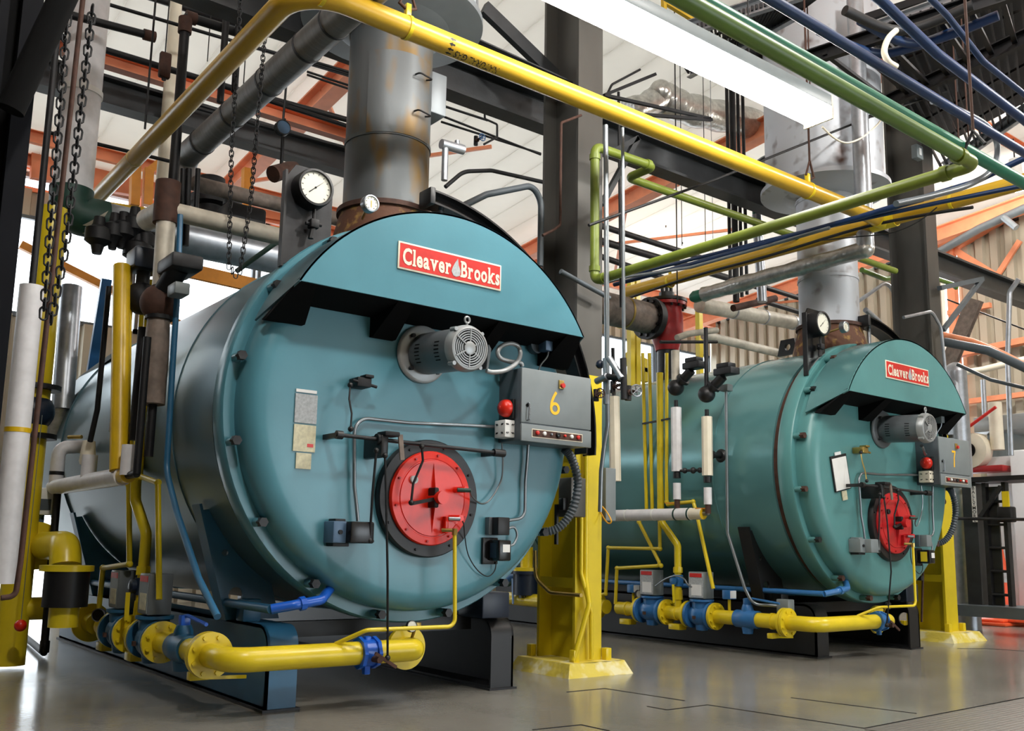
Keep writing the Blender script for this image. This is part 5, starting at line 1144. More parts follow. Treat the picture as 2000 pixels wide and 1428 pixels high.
# yellow rear elbow and dark regulator
t = thing('rear_gas_elbow', 'fat glossy yellow gas elbow behind the black drop pipe', 'pipe')
P3 = [aX(78, 1068, 1.5), aX(120, 1068, 1.5), aX(140, 1090, 1.5), aX(141, 1105, 1.5)]
b = MB(); b.tube([aX(66, 1066, 1.75), aX(128, 1066, 1.75), aX(128, 1106, 1.75)], .11, 20, fil=.18); obj('elbow', b, 'yellow', t)
b = MB(); e = aX(70, 1066, 1.7); b.lathe(e, V(0, 1, 0), [(-.03, 0), (-.03, .19), (.01, .19), (.01, 0)], 28); obj('flange', b, 'yellow', t)
b = MB(); e = aX(131, 1110, 1.7); b.lathe(e, V(0, 0, 1), [(-.02, 0), (-.02, .18), (.02, .18), (.02, 0)], 28); obj('lower_flange', b, 'yellow', t)
t = thing('gas_regulator', 'dark cylindrical gas regulator under the fat yellow elbow', 'regulator')
e = aX(130, 1140, 1.7); b = MB(); b.cyl(e+V(0, 0, -.16), e+V(0, 0, .12), .15, 24); obj('body', b, 'black', t)
b = MB(); b.cyl(e+V(0, 0, -.3), e+V(0, 0, -.16), .1, 16); obj('lower_neck', b, 'yellow', t)
t = thing('gas_main', 'vertical yellow gas main behind the white downpipe with tee at the floor', 'pipe')
P3 = [aY(76, 540, 8.4), aY(22, 1250, 8.4)]; xg = (P3[1].x); 
b = MB(); b.cyl((xg, 8.4, .02), (xg, 8.4, 3.75), .115, 20); obj('pipe', b, 'yellow', t)
b = MB(); b.cyl((xg, 8.4, .45), (2.1, 8.4, .45), .09, 18); obj('tee_run', b, 'yellow', t)
t = thing('gas_main_valve', 'blue valve with black flanges on the vertical yellow gas main', 'valve')
zc = aY(68, 805, 8.4).z
b = MB(); b.sph((xg, 8.4, zc), .16, 20); obj('body', b, 'blue_dark', t)
for s in (-1, 1): b = MB(); b.disc((xg, 8.4, zc+s*.2-.02), (0, 0, 1), .19, .04, 24); obj('flange', b, 'iron' if s > 0 else 'iron_dark', t)
t = thing('white_downpipe', 'white painted downpipe in front of the yellow gas main', 'pipe')
a_, c_ = aY(57, 558, 6.6), aY(10, 1140, 6.6); xg = (a_.x+c_.x)/2
b = MB(); b.cyl((xg, 6.6, c_.z), (xg, 6.6, a_.z), .075, 20); obj('sleeve', b, 'white_pipe', t)
b = MB(); b.cyl((xg, 6.6, a_.z), (xg, 6.6, 7.8), .022, 14); obj('upper_pipe', b, 'iron_dark', t)
b = MB(); z_ = aY(32, 845, 6.6).z; b.lathe((xg, 6.6, z_), (0, 0, 1), [(0, .074), (0, .078), (.03, .078), (.03, .074)], 20); obj('amber_band', b, 'yellow_deep', t)
pipe('rusty_rod', [aY(165, -30, 5.4), aY(118, 392, 5.4), aY(40, 1100, 5.4), aY(30, 1165, 5.4), aY(2, 1168, 5.4)], .014, 'rust_brown', 'thin rust-brown pipe descending past the chains beside the white downpipe', fil=.06)
t = thing('thermostat_box', 'small white meter box on the dark pipe stand behind the near boiler', 'meter')
c = aX(82, 980, 1.75); b = MB(); b.bbox((c.x-.07, c.y-.09, c.z-.11), (c.x+.07, c.y+.09, c.z+.11), .012); obj('case', b, 'white', t)
b = MB(); b.box((c.x-.03, c.y-.095, c.z-.07), (c.x+.05, c.y-.09, c.z+.02)); obj('window', b, 'grey_dark', t)
b = MB(); b.cyl(c+V(0, 0, -.3), c+V(0, 0, -.11), .03, 10); obj('stand', b, 'blue_slate', t)
t = thing('red_float', 'small red ball on a thin cord near the floor behind the gas main', 'ball')
c = aY(40, 1222, 8.0); b = MB(); b.sph(c, .045, 14); obj('ball', b, 'red', t); b = MB(); b.cyl(c, c+V(.01, 0, 1.6), .003, 6); obj('cord', b, 'conduit', t)

# ================================================================== overhead piping
GY, GZ, GX1, GX2 = 4.85, 4.27, 2.13, 8.42
t = thing('natural_gas_pipe', 'long yellow overhead pipe lettered NATURAL GAS bending back over the near boiler', 'pipe')
b = MB(); b.tube([V(GX1, 9.4, GZ-.02), V(GX1, GY, GZ), V(GX2-.07, GY, GZ)], .073, 24, fil=.3, seg=12); obj('pipe', b, 'yellow_gas', t)
for px, py in ((795, 52), (1578, 372), (628, 10)):
    c = aY(px, py, GY); b = MB(); b.lathe(V(c.x-.012, GY, GZ), V(1, 0, 0), [(0, .072), (0, .079), (.024, .079), (.024, .072)], 24); cl = obj('clamp', b, 'yellow', t) if px != 628 else obj('weld_band', b, 'yellow', t)
    if px != 628:
        b = MB(); b.bbox((c.x-.018, GY-.02, GZ+.07), (c.x+.018, GY+.02, GZ+.16), .004); obj('clamp_ear', b, 'yellow', t)
for Yc in (8.1,):
    b = MB(); b.lathe(V(GX1, Yc, GZ-.015), V(0, 1, 0), [(0, .072), (0, .076), (.02, .076), (.02, .072)], 24); obj('clamp', b, 'brass', t)
def wrap(vs, xm, s, a0, r_): return [(xm-u*s, GY-r_*math.cos(a0+v*s*1.35/r_), GZ-r_*math.sin(a0+v*s*1.35/r_)) for u, v in vs]
vs, fs = text_mesh('NATURAL GAS', 1.0, .01)
xa, xb = aY(883, 118, GY).x, aY(968, 148, GY).x; wv = max(v[0] for v in vs)-min(v[0] for v in vs)
b = MB(); b.add(wrap(vs, (xa+xb)/2, (xb-xa)/wv, math.radians(66), .0742), fs); obj('lettering', b, 'black', t, label='black lettering reading NATURAL GAS')
xq = aY(872, 95, GY).x
for k in range(4):
    ar = [(-.5, 0), (.1, .45), (.1, .18), (.6, .18), (.6, -.18), (.1, -.18), (.1, -.45)]
    b = MB(); b.add([(xq+u*.042, GY-.0742*math.cos(math.radians(0+26*k)+v*.38), GZ-.0742*math.sin(math.radians(0+26*k)+v*.38)) for u, v in ar], [(0,1,6),(2,3,4,5)]); obj('flow_arrow', b, 'black', t)
t = thing('gas_header', 'yellow overhead gas header crossing below the green pipe towards the far boiler', 'pipe')
b = MB(); b.cyl((GX2, .8, GZ), (GX2, 8.5, GZ+.02), .073, 24); obj('pipe', b, 'yellow_gas', t)
b = MB(); b.lathe((GX2, GY-.13, GZ), (0, 1, 0), [(0, .07), (0, .08), (.26, .08), (.26, .07)], 24); b.cyl((GX2-.14, GY, GZ), (GX2, GY, GZ), .08, 20); obj('tee_fitting', b, 'yellow', t)
for px in (1310, 1870):
    Yc = aX(px, 500, GX2).y; b = MB(); b.lathe((GX2, Yc, GZ), (0, 1, 0), [(0, .072), (0, .08), (.03, .08), (.03, .072)], 24); b.bbox((GX2-.015, Yc, GZ+.07), (GX2+.015, Yc+.03, GZ+.16), .004); obj('clamp', b, 'yellow', t)
# triangular rusty hangers for the gas pipe
for px, L_ in ((795, 'rusty clevis hanger holding the gas pipe in front of the near flue'), (1583, 'rusty clevis hanger holding the gas pipe before the far flue')):
    c = aY(px, 40, GY) if px < 900 else aY(px, 370, GY); t = thing('clevis_hanger', L_, 'hanger')
    b = MB(); b.tube([(c.x-.06, GY, GZ+.15), (c.x, GY, GZ+.3), (c.x+.06, GY, GZ+.15), (c.x, GY, GZ+.12)], .012, 8, closed=True); obj('triangle', b, 'rust_brown', t)
    b = MB(); b.cyl((c.x, GY, GZ+.3), (c.x, GY, roof_z(GY)), .01, 8); obj('rod', b, 'rust_brown', t)
# green process pipe: vertical riser, run, corner, run back over the aisle
NX = 5.1; e_ = aX(1157, 546, NX); k_ = aX(1905, 327, NX); NZ = (e_.z+k_.z)/2; NY = k_.y; RY = 5.5
ztop = aX(1157, 288, NX).z; xk = aY(1277, 330, RY).x; y2 = aX(1226, 355, xk).y
t = thing('green_pipe', 'olive green pipe crossing overhead and dropping beside the central column', 'pipe')
b = MB(); b.tube([V(1.8, NY, NZ+.06), V(NX, NY, NZ), V(NX, RY, NZ), V(NX, RY, ztop), V(xk, RY, ztop+.01), V(xk, y2, ztop+.01), V(xk+4.5, y2, ztop+.02)], .038, 18, fil=.065); obj('pipe', b, 'green_moss', t)
for p, ax_ in ((V(NX, NY+.15, NZ), V(0, 1, 0)), (V(NX, RY-.12, NZ), V(0, 1, 0)), (V(NX, RY, NZ+.08), V(0, 0, 1)), (V(NX, RY, ztop-.12), V(0, 0, 1)), (V(NX-.2, NY, NZ), V(1, 0, 0)), (V(xk-.1, RY, ztop+.01), V(1, 0, 0))):
    b = MB(); b.lathe(p, ax_, [(0, .036), (0, .046), (.045, .046), (.045, .036)], 18); obj('coupling', b, 'green_moss', t)
b = MB(); b.tube([V(1.8, NY-.004, NZ+.058), V(NX-.22, NY-.004, NZ+.002)], .039, 18); obj('olive_section', b, 'green_olive', t)
t = thing('teal_pipe', 'teal green pipe running close above the olive one towards the far column', 'pipe')
b = MB(); b.cyl((1.8, NY+.08, NZ+.17), (11.0, NY+.08, NZ+.06), .037, 18); obj('pipe', b, 'green_teal', t)
# blue compressed-air lines
pipe('blue_air_pipe', [V(3.4, 3.0, 4.09), V(9.4, 3.0, 4.02)], .033, 'blue_pipe', 'dark blue pipe above the teal pipe', n=16)
pipe('blue_air_pipe', [aY(1640, -60, 3.0), aY(1720, 0, 3.0), aY(1830, 105, 3.0), aY(2010, 242, 3.0)], .035, 'blue_pipe', 'outer dark blue pipe curving down at the upper corner', fil=.3, n=16)
pipe('blue_air_pipe', [aY(1780, -40, 2.7), aY(1850, 30, 2.7), aY(1920, 120, 2.7), aY(2020, 200, 2.7)], .02, 'blue_pipe', 'thin dark blue pipe beside the outer one at the upper corner', fil=.3)
CX = 7.75
pipe('blue_conduit', pv([(1200, 556), (1350, 516), (1675, 425), (1900, 357), (2020, 300)], CX), .026, 'blue_pipe', 'upper navy conduit slung along the yellow gas header', fil=.3)
pipe('blue_conduit', pv([(1200, 545), (1350, 507), (1577, 451), (1837, 395), (2020, 358)], CX+.06), .02, 'blue_pipe', 'lower navy conduit slung along the yellow gas header', fil=.3)
pipe('grey_conduit', pv([(1115, 570), (1230, 540), (1350, 522), (1500, 480), (1620, 445)], CX-.1), .018, 'conduit', 'slim grey conduit beside the navy conduits', fil=.3)
pipe('black_cable', smooth([aX(x, y, 8.3) for x, y in ((1220, 585), (1350, 541), (1500, 500), (1675, 447), (1805, 420), (1900, 405))]), .016, 'cable_black', 'black cable strapped along the underside of the yellow gas header', cat='cable', fil=0)
pipe('loose_wire', smooth([aX(x, y, 8.25) for x, y in ((1600, 470), (1680, 462), (1740, 455), (1790, 435), (1830, 405))]), .006, 'cable_black', 'thin loose wire sagging across the yellow gas header', cat='cable', fil=0)
pipe('flex_conduit', smooth([aY(x, y, 3.2) for x, y in ((1821, 198), (1880, 218), (1930, 248), (1948, 286), (1938, 330), (1895, 360), (1830, 380), (1750, 398))]), .022, 'grey_dark', 'grey flexible conduit swinging round the corner of the green pipe', fil=0, cat='conduit')
pipe('white_hose', smooth([aY(x, y, 3.6) for x, y in ((1750, 60), (1735, 75), (1727, 100), (1735, 120), (1750, 130))]), .024, 'cream', 'cream curved hose end beside the blue pipes overhead', fil=0, cat='hose')
# hangers on the green corner
t = thing('clevis_hanger', 'green-stained clevis hanger at the corner of the olive pipe', 'hanger')
b = MB(); b.tube([(NX, NY+.06, NZ+.1), (NX, NY, NZ+.2), (NX, NY-.06, NZ+.1)], .012, 8); obj('clevis', b, 'iron', t)
b = MB(); b.cyl((NX, NY, NZ+.2), (NX, NY, roof_z(NY)), .009, 8); obj('rod', b, 'rust_brown', t)
GR = 'thin hanger rods'
def rod_drop(x1, y1, Y, rr, m, label, group):
    P1 = aY(x1, y1, Y); b = MB(); b.cyl(V(P1.x, Y, roof_z(Y)+.03), P1, rr, 8); obj('hanger_rod', b, m, label=label, cat='hanger rod', group=group)
for a_ in ((283, 252, 7.6, .009, 'iron_dark', 'dark hanger rod dropping to the clamp of the receding yellow pipe'), (322, 112, 8.2, .006, 'iron_dark', 'thin rod holding the small rust-brown pull switch'), (405, 120, 8.2, .005, 'iron_dark', 'hair-thin rod between the black downpipe and the yellow bend'),
           (432, 120, 8.3, .005, 'iron_dark', 'hair-thin rod close behind the yellow bend'), (470, 250, 8.6, .006, 'iron_dark', 'thin rod passing behind the grey insulated duct')):
    rod_drop(*a_, 'rods above the near boiler')
for a_ in ((1323, 590, 7.5, .008, 'iron_dark', 'dark hanger rod dropping to the red steam valve'), (1332, 480, 7.6, .005, 'iron_dark', 'thin rod just beside the one above the red valve'), (1378, 480, 7.6, .005, 'iron_dark', 'thin rod midway between the red valve and the black pipe bundle'),
           (1393, 500, 7.6, .004, 'steel', 'hair-thin pale rod beside the black pipe bundle'), (1583, 200, 5.0, .007, 'rust_brown', 'rusty rod dropping behind the end of the fluorescent strip')):
    rod_drop(*a_, 'rods above the far boiler')
for a_ in ((1876, 330, 4.2, .008, 'rust_brown', 'lower rusty rod dropping past the teal pipe near the green corner'), (1893, 290, 4.0, .008, 'rust_brown', 'rusty rod closest to the elbow of the green corner'), (1870, 180, 4.2, .007, 'iron_dark', 'short dark rod ending above the blue pipes near the green corner')):
    rod_drop(*a_, 'rods at the green corner')
pipe('dark_sloping_pipe', [aY(20, 215, 3.42), aY(140, -40, 3.35)], .045, 'black_matte', 'thick black pipe slanting off the dark edge column', fil=0)
t = thing('valve_rack', 'row of dark hanging valves under the silver duct against the bright window', 'valves')
for i, (x, y, r_) in enumerate(((192, 460, .11), (222, 452, .09), (240, 450, .1), (262, 440, .1), (268, 490, .12), (284, 470, .08))):
    c = aY(x, y, 8.2); b = MB(); b.lathe(c, (0, 0, 1), [(.16, 0), (.16, r_*.4), (.08, r_*.5), (.05, r_), (-.05, r_), (-.09, r_*.5), (-.16, r_*.35), (-.16, 0)], 14); obj('valve_body', b, 'iron_dark', t)
b = MB(); b.cyl(aY(180, 448, 8.25), aY(330, 468, 8.25), .05, 12); obj('rack_pipe', b, 'iron_dark', t)
# black pipes behind the near boiler, overhead
def yp(name, pts, Y, r_, m, label, fil=.05, cat='pipe', n=12): return pipe(name, [aY(x, y, Y) for x, y in pts], r_, m, label, cat=cat, fil=fil, n=n)
yp('black_pipe', [(150, -12), (196, 4), (448, 78), (700, 150)], 8.8, .018, 'iron_dark', 'uppermost thin black pipe crossing behind the chains')
t = thing('capped_pipe', 'black pipe stub with a screwed cap beside the white vent duct', 'pipe')
p, q = aY(140, 30, 8.2), aY(285, 68, 8.2); b = MB(); b.cyl(p, q, .035, 14); obj('pipe', b, 'iron_dark', t); b = MB(); b.lathe(q, q-p, [(-.02, .035), (-.02, .05), (.08, .05), (.08, 0)], 12); obj('cap', b, 'rust_brown', t)
yp('black_pipe', [(60, 54), (104, 67), (459, 174), (700, 240)], 8.9, .032, 'iron_dark', 'thick black pipe crossing below the capped stub')
yp('black_pipe', [(92, 258), (336, 316)], 9.0, .018, 'iron_dark', 'thin black pipe passing low behind the white vent duct')
t = thing('black_downpipe', 'black downpipe with rusty elbow between the cream pipe and the yellow bend', 'pipe')
P3 = [aY(500, 75, 7.9), aY(363, 32, 7.9)]; q = aY(330, 395, 7.9)
b = MB(); b.tube([P3[0], P3[1], V(P3[1].x, 7.9, q.z)], .042, 16, fil=.05); obj('pipe', b, 'iron_dark', t)
b = MB(); b.lathe(V(P3[1].x, 7.9, P3[1].z-.08), (0, 0, 1), [(-.08, .04), (-.08, .058), (.06, .06), (.09, .0)], 16); b.cyl(P3[1], P3[1].lerp(P3[0], .14), .056, 14); obj('elbow', b, 'rust_brown', t)
p = aY(347, -30, 9.4); q = aY(314, 420, 9.4); b = MB(); b.cyl(V(p.x, 9.4, 7.3), V(p.x, 9.4, q.z-.4), .06, 16); obj('cream_pipe', b, 'cream', label='cream painted vertical pipe behind the black downpipe', cat='pipe')
for i, (x0, y0, x1, y1, rr, L_) in enumerate(((445, -10, 430, 200, .03, 'thick black vertical pipe crossing behind the yellow bend'), (470, -10, 458, 180, .03, 'thick black vertical pipe nearer the grey insulated duct'),
        (358, 330, 352, 480, .022, 'first black dropper under the yellow pipe beside the lagged tee'), (369, 330, 363, 480, .024, 'second black dropper under the yellow pipe beside the lagged tee'), (387, 330, 381, 440, .022, 'third black dropper beside the dark funnel'))):
    yp('black_dropper', [(x0, y0), (x1, y1)], 7.7, rr, 'iron_dark', L_)
t = thing('pull_switch', 'small rust-brown pull switch hanging on a cord', 'switch')
c = aY(322, 128, 8.2); b = MB(); b.bbox((c.x-.05, 8.17, c.z-.12), (c.x+.05, 8.23, c.z+.12), .015); obj('case', b, 'rust_brown', t)
b = MB(); b.cyl(c+V(0, 0, -.14), c+V(0, 0, -.12), .02, 8); obj('toggle', b, 'iron', t)
# white vent duct turning into the silver duct
t = thing('vent_duct', 'white vertical vent duct behind the chains turning into a silver run with green band', 'duct')
DY = 8.6; c = aY(148, 300, DY); ze = aY(140, 418, DY).z; DR = .165
b = MB(); b.cyl(V(c.x, DY, ze+.2), V(c.x, DY, 7.6), DR, 32); obj('vertical_duct', b, 'white_pipe', t)
for zz in (4.9, 5.9):
    b = MB(); b.lathe((c.x, DY, zz), (0, 0, 1), [(0, DR), (0, DR+.012), (.05, DR+.012), (.05, DR)], 32); obj('band', b, 'white', t)
b = MB(); b.tube([V(c.x, DY, ze+.22), V(c.x, DY, ze), V(c.x+.3, DY, ze)], DR+.012, 32, fil=.16, seg=8); obj('green_elbow', b, 'green_dark', t)
b = MB(); b.cyl(V(c.x+.26, DY, ze), V(5.2, DY, ze), DR, 32); obj('silver_run', b, 'galv', t)
b = MB(); k = DR+.0135
def onduct(x, a): return V(c.x+x, DY-k*math.cos(a), ze-k*math.sin(a))
for (a0_, a1_, xa_, xb_) in ((-.25, .75, .27, .08), (.35, 1.25, .29, .10)):
    vs = []
    for i in range(9):
        f_ = i/8; a_ = a0_+(a1_-a0_)*f_; xm_ = xa_+(xb_-xa_)*f_; hw_ = .05*f_*(1 if f_ < .95 else .6); vs += [onduct(xm_, a_), onduct(xm_+hw_*2.2, a_)]
    b.add(vs, [(2*i, 2*i+1, 2*i+3, 2*i+2) for i in range(8)]); obj('white_arrow', b, 'cream', t)
# grey insulated duct going back over the near boiler
t = thing('insulated_duct', 'ribbed grey insulated duct running back from the near flue under the yellow pipe', 'duct')
e = aX(362, 303, 2.6); DX, DZ = 2.6, 4.44
b = MB(); b.tube([V(DX, 4.7, DZ), V(DX, e.y, DZ), V(DX, e.y+.05, DZ-.25)], .112, 28, fil=.12); obj('duct', b, 'duct_grey', t)
for Yc in (5.35, 5.75, 6.4, 7.1, 7.8):
    b = MB(); b.lathe((DX, Yc, DZ), (0, 1, 0), [(0, .11), (0, .117), (.02, .117), (.02, .11)], 28); obj('band', b, 'iron', t)
b = MB(); b.tube([V(DX, e.y+.02, DZ-.2), V(DX+.1, e.y+.0, DZ-.22), V(4.6, e.y+.0, DZ-.22)], .07, 20, fil=.06); obj('lower_run', b, 'lagging_brown', t)
# lagged tee low behind the near boiler
t = thing('lagged_tee', 'grey lagged steam tee above the shell of the near boiler', 'pipe')
p = aX(325, 410, 1.92); b = MB(); b.cyl(V(1.92, p.y, p.z-.1), V(1.92, p.y, p.z+.2), .085, 18); obj('tee', b, 'rust_brown', t)
q0 = V(1.92, p.y, p.z); b = MB(); b.tube([q0, aX(288, 430, 1.92)], .08, 18); obj('branch', b, 'lagging', t)
b = MB(); b.cyl(q0, q0+V(2.2, 0, -.02), .065, 18); obj('run', b, 'lagging', t)
t = thing('dark_funnel', 'black flared hood fitting above the lagged steam run', 'fitting')
c = aY(410, 405, 9.0); b = MB(); b.lathe(c, (0, 0, 1), [(-.2, .2), (-.02, .13), (.0, .13), (.02, .2), (.1, .2), (.12, .16), (.3, .13), (.3, 0)], 24); obj('body', b, 'iron_dark', t)
t = thing('valve_cluster', 'black lever valve body behind the hanging chain', 'valve')
c = aY(470, 455, 8.6); b = MB(); b.bbox((c.x-.2, c.y-.15, c.z-.1), (c.x+.2, c.y+.15, c.z+.25), .04); obj('body', b, 'iron_dark', t)
b = MB(); b.cyl(c+V(-.3, 0, -.05), c+V(.7, 0, -.12), .12, 16); obj('pipe', b, 'iron_dark', t)
b = MB(); b.cyl(c+V(-.1, 0, .25), c+V(-.1, 0, .33), .09, 14); obj('bonnet', b, 'iron', t)
yp('teal_brace', [(462, 530), (556, 462)], 7.0, .02, 'green_dark', 'thin dark teal rod slanting behind the pressure gauge panel', fil=0, cat='rod')
for i, (x, y, L_) in enumerate(((690, 470, ''),)): pass
t = thing('roof_gauge', 'grey-faced dial gauge hanging on a hook left of the near flue', 'gauge')
c = aY(552, 250, 6.8); b = MB(); b.lathe(c, (.0, -1, 0), [(-.03, 0), (-.03, .062), (.02, .062), (.022, .054)], 28); obj('case', b, 'iron', t)
b = MB(); b.lathe(c, (0, -1, 0), [(.019, .056), (.02, 0)], 24); obj('dial', b, 'blue_slate', t)
b = MB(); b.cyl(c+V(0, 0, .06), c+V(.02, 0, .75), .01, 8); b.cyl(c+V(0, 0, -.3), c+V(0, 0, -.06), .008, 8); obj('stem', b, 'iron_dark', t)
t = thing('floodlight', 'small black spotlight on the rail left of the big gauge', 'spotlight')
c = aY(550, 335, 7.6); b = MB(); b.lathe(c, V(-.75, -.3, -.5), [(-.2, 0), (-.2, .05), (-.1, .07), (.12, .075), (.12, 0)], 18); obj('head', b, 'rust_brown', t)
b = MB(); b.cyl(c, c+V(0, 0, .5), .012, 8); obj('stem', b, 'iron_dark', t)
# thin pipes right of the near flue
yp('black_pipe', [(380, 210), (700, 295)], 9.2, .02, 'iron_dark', 'black pipe left of the near flue below the rail')
for i, (a_, c_, Y, rr, L_) in enumerate((((560, 105), (690, 143), 8.0, .014, 'upper thin black line left of the near flue'), ((600, 140), (700, 173), 8.0, .012, 'middle thin black line left of the near flue'), ((600, 146), (695, 178), 8.1, .012, 'lower thin black line left of the near flue'),
        ((520, 195), (690, 250), 8.0, .022, 'thick black line left of the near flue'), ((860, 205), (952, 235), 8.0, .014, 'upper thin black line right of the near flue'), ((862, 226), (1056, 302), 8.0, .013, 'middle thin black line right of the near flue'), ((862, 238), (1056, 300), 8.1, .013, 'lower thin black line right of the near flue'))):
    yp('service_line', [a_, c_], Y, rr, 'iron_dark', L_)
yp('drip_leg', [(945, 160), (947, 232), (971, 243), (971, 268), (945, 282)], 7.9, .012, 'iron_dark', 'thin black drip leg hooked down right of the near flue', fil=.02)
handwheel(aY(942, 268, 7.9), (0, -1, 0), .04, 'blue_valve', 'tiny blue valve on the drip leg right of the near flue')
t = thing('air_vent_tee', 'galvanised tee and pipe stub standing beside the near flue', 'fitting')
p = aY(862, 281, 6.0); b = MB(); b.cyl(p, aY(905, 293, 6.0), .04, 14); obj('tee', b, 'galv', t)
q = aY(870, 283, 6.0); b = MB(); b.cyl(q, V(q.x, q.y, q.z-.3), .026, 12); obj('stub', b, 'galv', t); b = MB(); b.cyl(aY(893, 275, 6.0), aY(893, 295, 6.0), .02, 10); obj('plug', b, 'galv', t)
yp('arched_conduit', [(905, 402), (950, 380), (1040, 362), (1057, 392), (1055, 520)], 6.0, .028, 'grey_dark', 'grey conduit arching over the rail to the central column', fil=.18, cat='conduit')
yp('service_line', [(870, 365), (905, 335), (960, 333), (1080, 360), (1150, 378)], 6.9, .02, 'iron', 'dark curved line passing behind the central column', fil=.3)
yp('rust_conduit', [(1135, 225), (1096, 240), (1094, 440), (1080, 450), (1060, 460)], 5.76, .012, 'rust_brown', 'thin rust-brown conduit stepping down the face of the central column', fil=.03, cat='conduit')
yp('tie_rod', [(1095, 530), (1190, 582)], 5.7, .022, 'grey_dark', 'dark grey conduit slanting past the foot of the green pipe', cat='conduit')
yp('long_tie_rod', [(1150, 440), (1400, 350), (1485, 315), (1711, 224), (1850, 178)], 5.2, .012, 'iron_dark', 'long thin dark rod rising diagonally past the lamp strip', cat='rod', fil=0)
t = thing('strut_frame', 'thin dark triangular strut frame under the lamp strip', 'bracket')
for a_, c_ in (((1180, 186), (1387, 232)), ((1180, 186), (1280, 145)), ((1258, 224), (1390, 234))):
    b = MB(); b.obox(aY(*a_, 6.2), aY(*c_, 6.2), .03, .03); obj('strut', b, 'iron_dark', t)
yp('hooked_rod', [(1183, 190), (1195, 165), (1250, 136)], 6.3, .012, 'iron_dark', 'bent dark rod above the triangular strut frame', cat='rod', fil=.1)
yp('black_riser', [(1208, 180), (1213, 600)], 6.3, .014, 'iron_dark', 'slender black rod beside the green riser', fil=0, cat='rod')
for i, (a_, c_, Y, rr, L_) in enumerate((((1170, 440), (1420, 520), 10.5, .05, 'upper dark pipe crossing behind the thin risers'), ((1170, 470), (1480, 560), 10.6, .06, 'middle dark pipe crossing behind the thin risers'), ((1170, 500), (1300, 545), 10.8, .05, 'lower dark pipe crossing behind the thin risers'), ((1490, 560), (1600, 595), 9.0, .04, 'upper dark pipe passing behind the far flue'), ((1480, 585), (1610, 625), 9.0, .04, 'lower dark pipe passing behind the far flue'),
        ((270, -15), (600, 88), 9.8, .05, 'thick dark roof pipe near the yellow bend'), ((330, -25), (620, 60), 10.4, .03, 'thin dark roof pipe near the yellow bend'), ((470, 85), (690, 150), 9.6, .02, 'slim dark roof pipe crossing behind the insulated duct'), ((880, 150), (1056, 225), 8.6, .035, 'dark roof pipe right of the near flue under the gas pipe'))):
    yp('roof_pipe', [a_, c_], Y, rr, 'iron_dark', L_, fil=0)
# silver wrinkled duct under the lamp
t = thing('wrinkled_duct', 'crumpled silver insulated duct elbow hanging under the lamp strip', 'duct')
P3 = smooth([aY(x, y, 8.6) for x, y in ((1225, 215), (1262, 205), (1290, 190), (1310, 200), (1350, 215), (1420, 230), (1480, 245))], 4)
b = MB(); b.tube(P3, [.14+.08*math.sin(min(1, i/12)*PI/2)+random.uniform(-.02, .02) for i in range(len(P3))], 18); obj('duct', b, 'foil', t)
b = MB(); c = aY(1290, 178, 8.5); b.sph(c, .16, 16); obj('elbow_cap', b, 'foil', t)
t = thing('ceiling_projector', 'black boxy spotlight above the end of the lamp strip', 'spotlight')
c = aY(1455, 125, 6.6); b = MB(); b.bbox((c.x-.28, 6.4, c.z-.1), (c.x+.3, 6.8, c.z+.12), .05); obj('case', b, 'black', t)
b = MB(); b.cyl(aY(1530, 150, 6.6), aY(1530, 185, 6.6), .09, 14); obj('lens_barrel', b, 'iron_dark', t)
# steam main and red valve on the far boiler
t = thing('steam_stop_valve', 'red flanged steam stop valve above the shell of the far boiler', 'valve')
rv = V(8.94, 8.25, 3.93)
b = MB(); b.lathe(rv, (0, 0, 1), [(-.38, .15), (-.3, .17), (-.2, .21), (.08, .21), (.17, .19), (.21, .19), (.21, .26), (.25, .26), (.25, 0)], 32); obj('body', b, 'red_valve', t)
b = MB(); b.lathe(rv, (0, 0, 1), [(.26, 0), (.26, .265), (.3, .265), (.3, .1), (.4, .1), (.4, 0)], 32); obj('bonnet', b, 'black', t)
flange_bolts(t, rv+V(0, 0, .24), (0, 0, 1), .235, 14, 'iron_dark', .017, .12)
for k in range(3): b = MB(); b.cyl(rv+V(-.08+.08*k, 0, .3), rv+V(-.08+.08*k, 0, .6), .025, 8); obj('yoke_post', b, 'black', t)
b = MB(); b.cyl(rv, rv+V(-.26, 0, 0), .17, 24); obj('inlet_neck', b, 'red_valve', t)
b = MB(); b.lathe(rv+V(-.26, 0, 0), (-1, 0, 0), [(0, 0), (0, .26), (.05, .26), (.05, .275), (.11, .275), (.11, 0)], 32); obj('inlet_flange', b, 'black', t)
flange_bolts(t, rv+V(-.32, 0, 0), (1, 0, 0), .225, 12, 'black_gloss', .022, .15)
b = MB(); b.cyl(rv+V(0, 0, -.85), rv+V(0, 0, -.35), .13, 24); obj('outlet_neck', b, 'iron', t)
t = thing('steam_main', 'thick brown-stained lagged steam main left of the red valve', 'pipe')
b = MB(); b.cyl(rv+V(-.36, 0, 0), rv+V(-3.6, 0, .02), .2, 28); obj('lagging', b, 'lagging_brown', t)
for k in (.8, 1.4, 2.0): b = MB(); b.lathe(rv+V(-k, 0, 0), (1, 0, 0), [(0, .195), (0, .206), (.03, .206), (.03, .195)], 28); obj('band', b, 'brass', t)
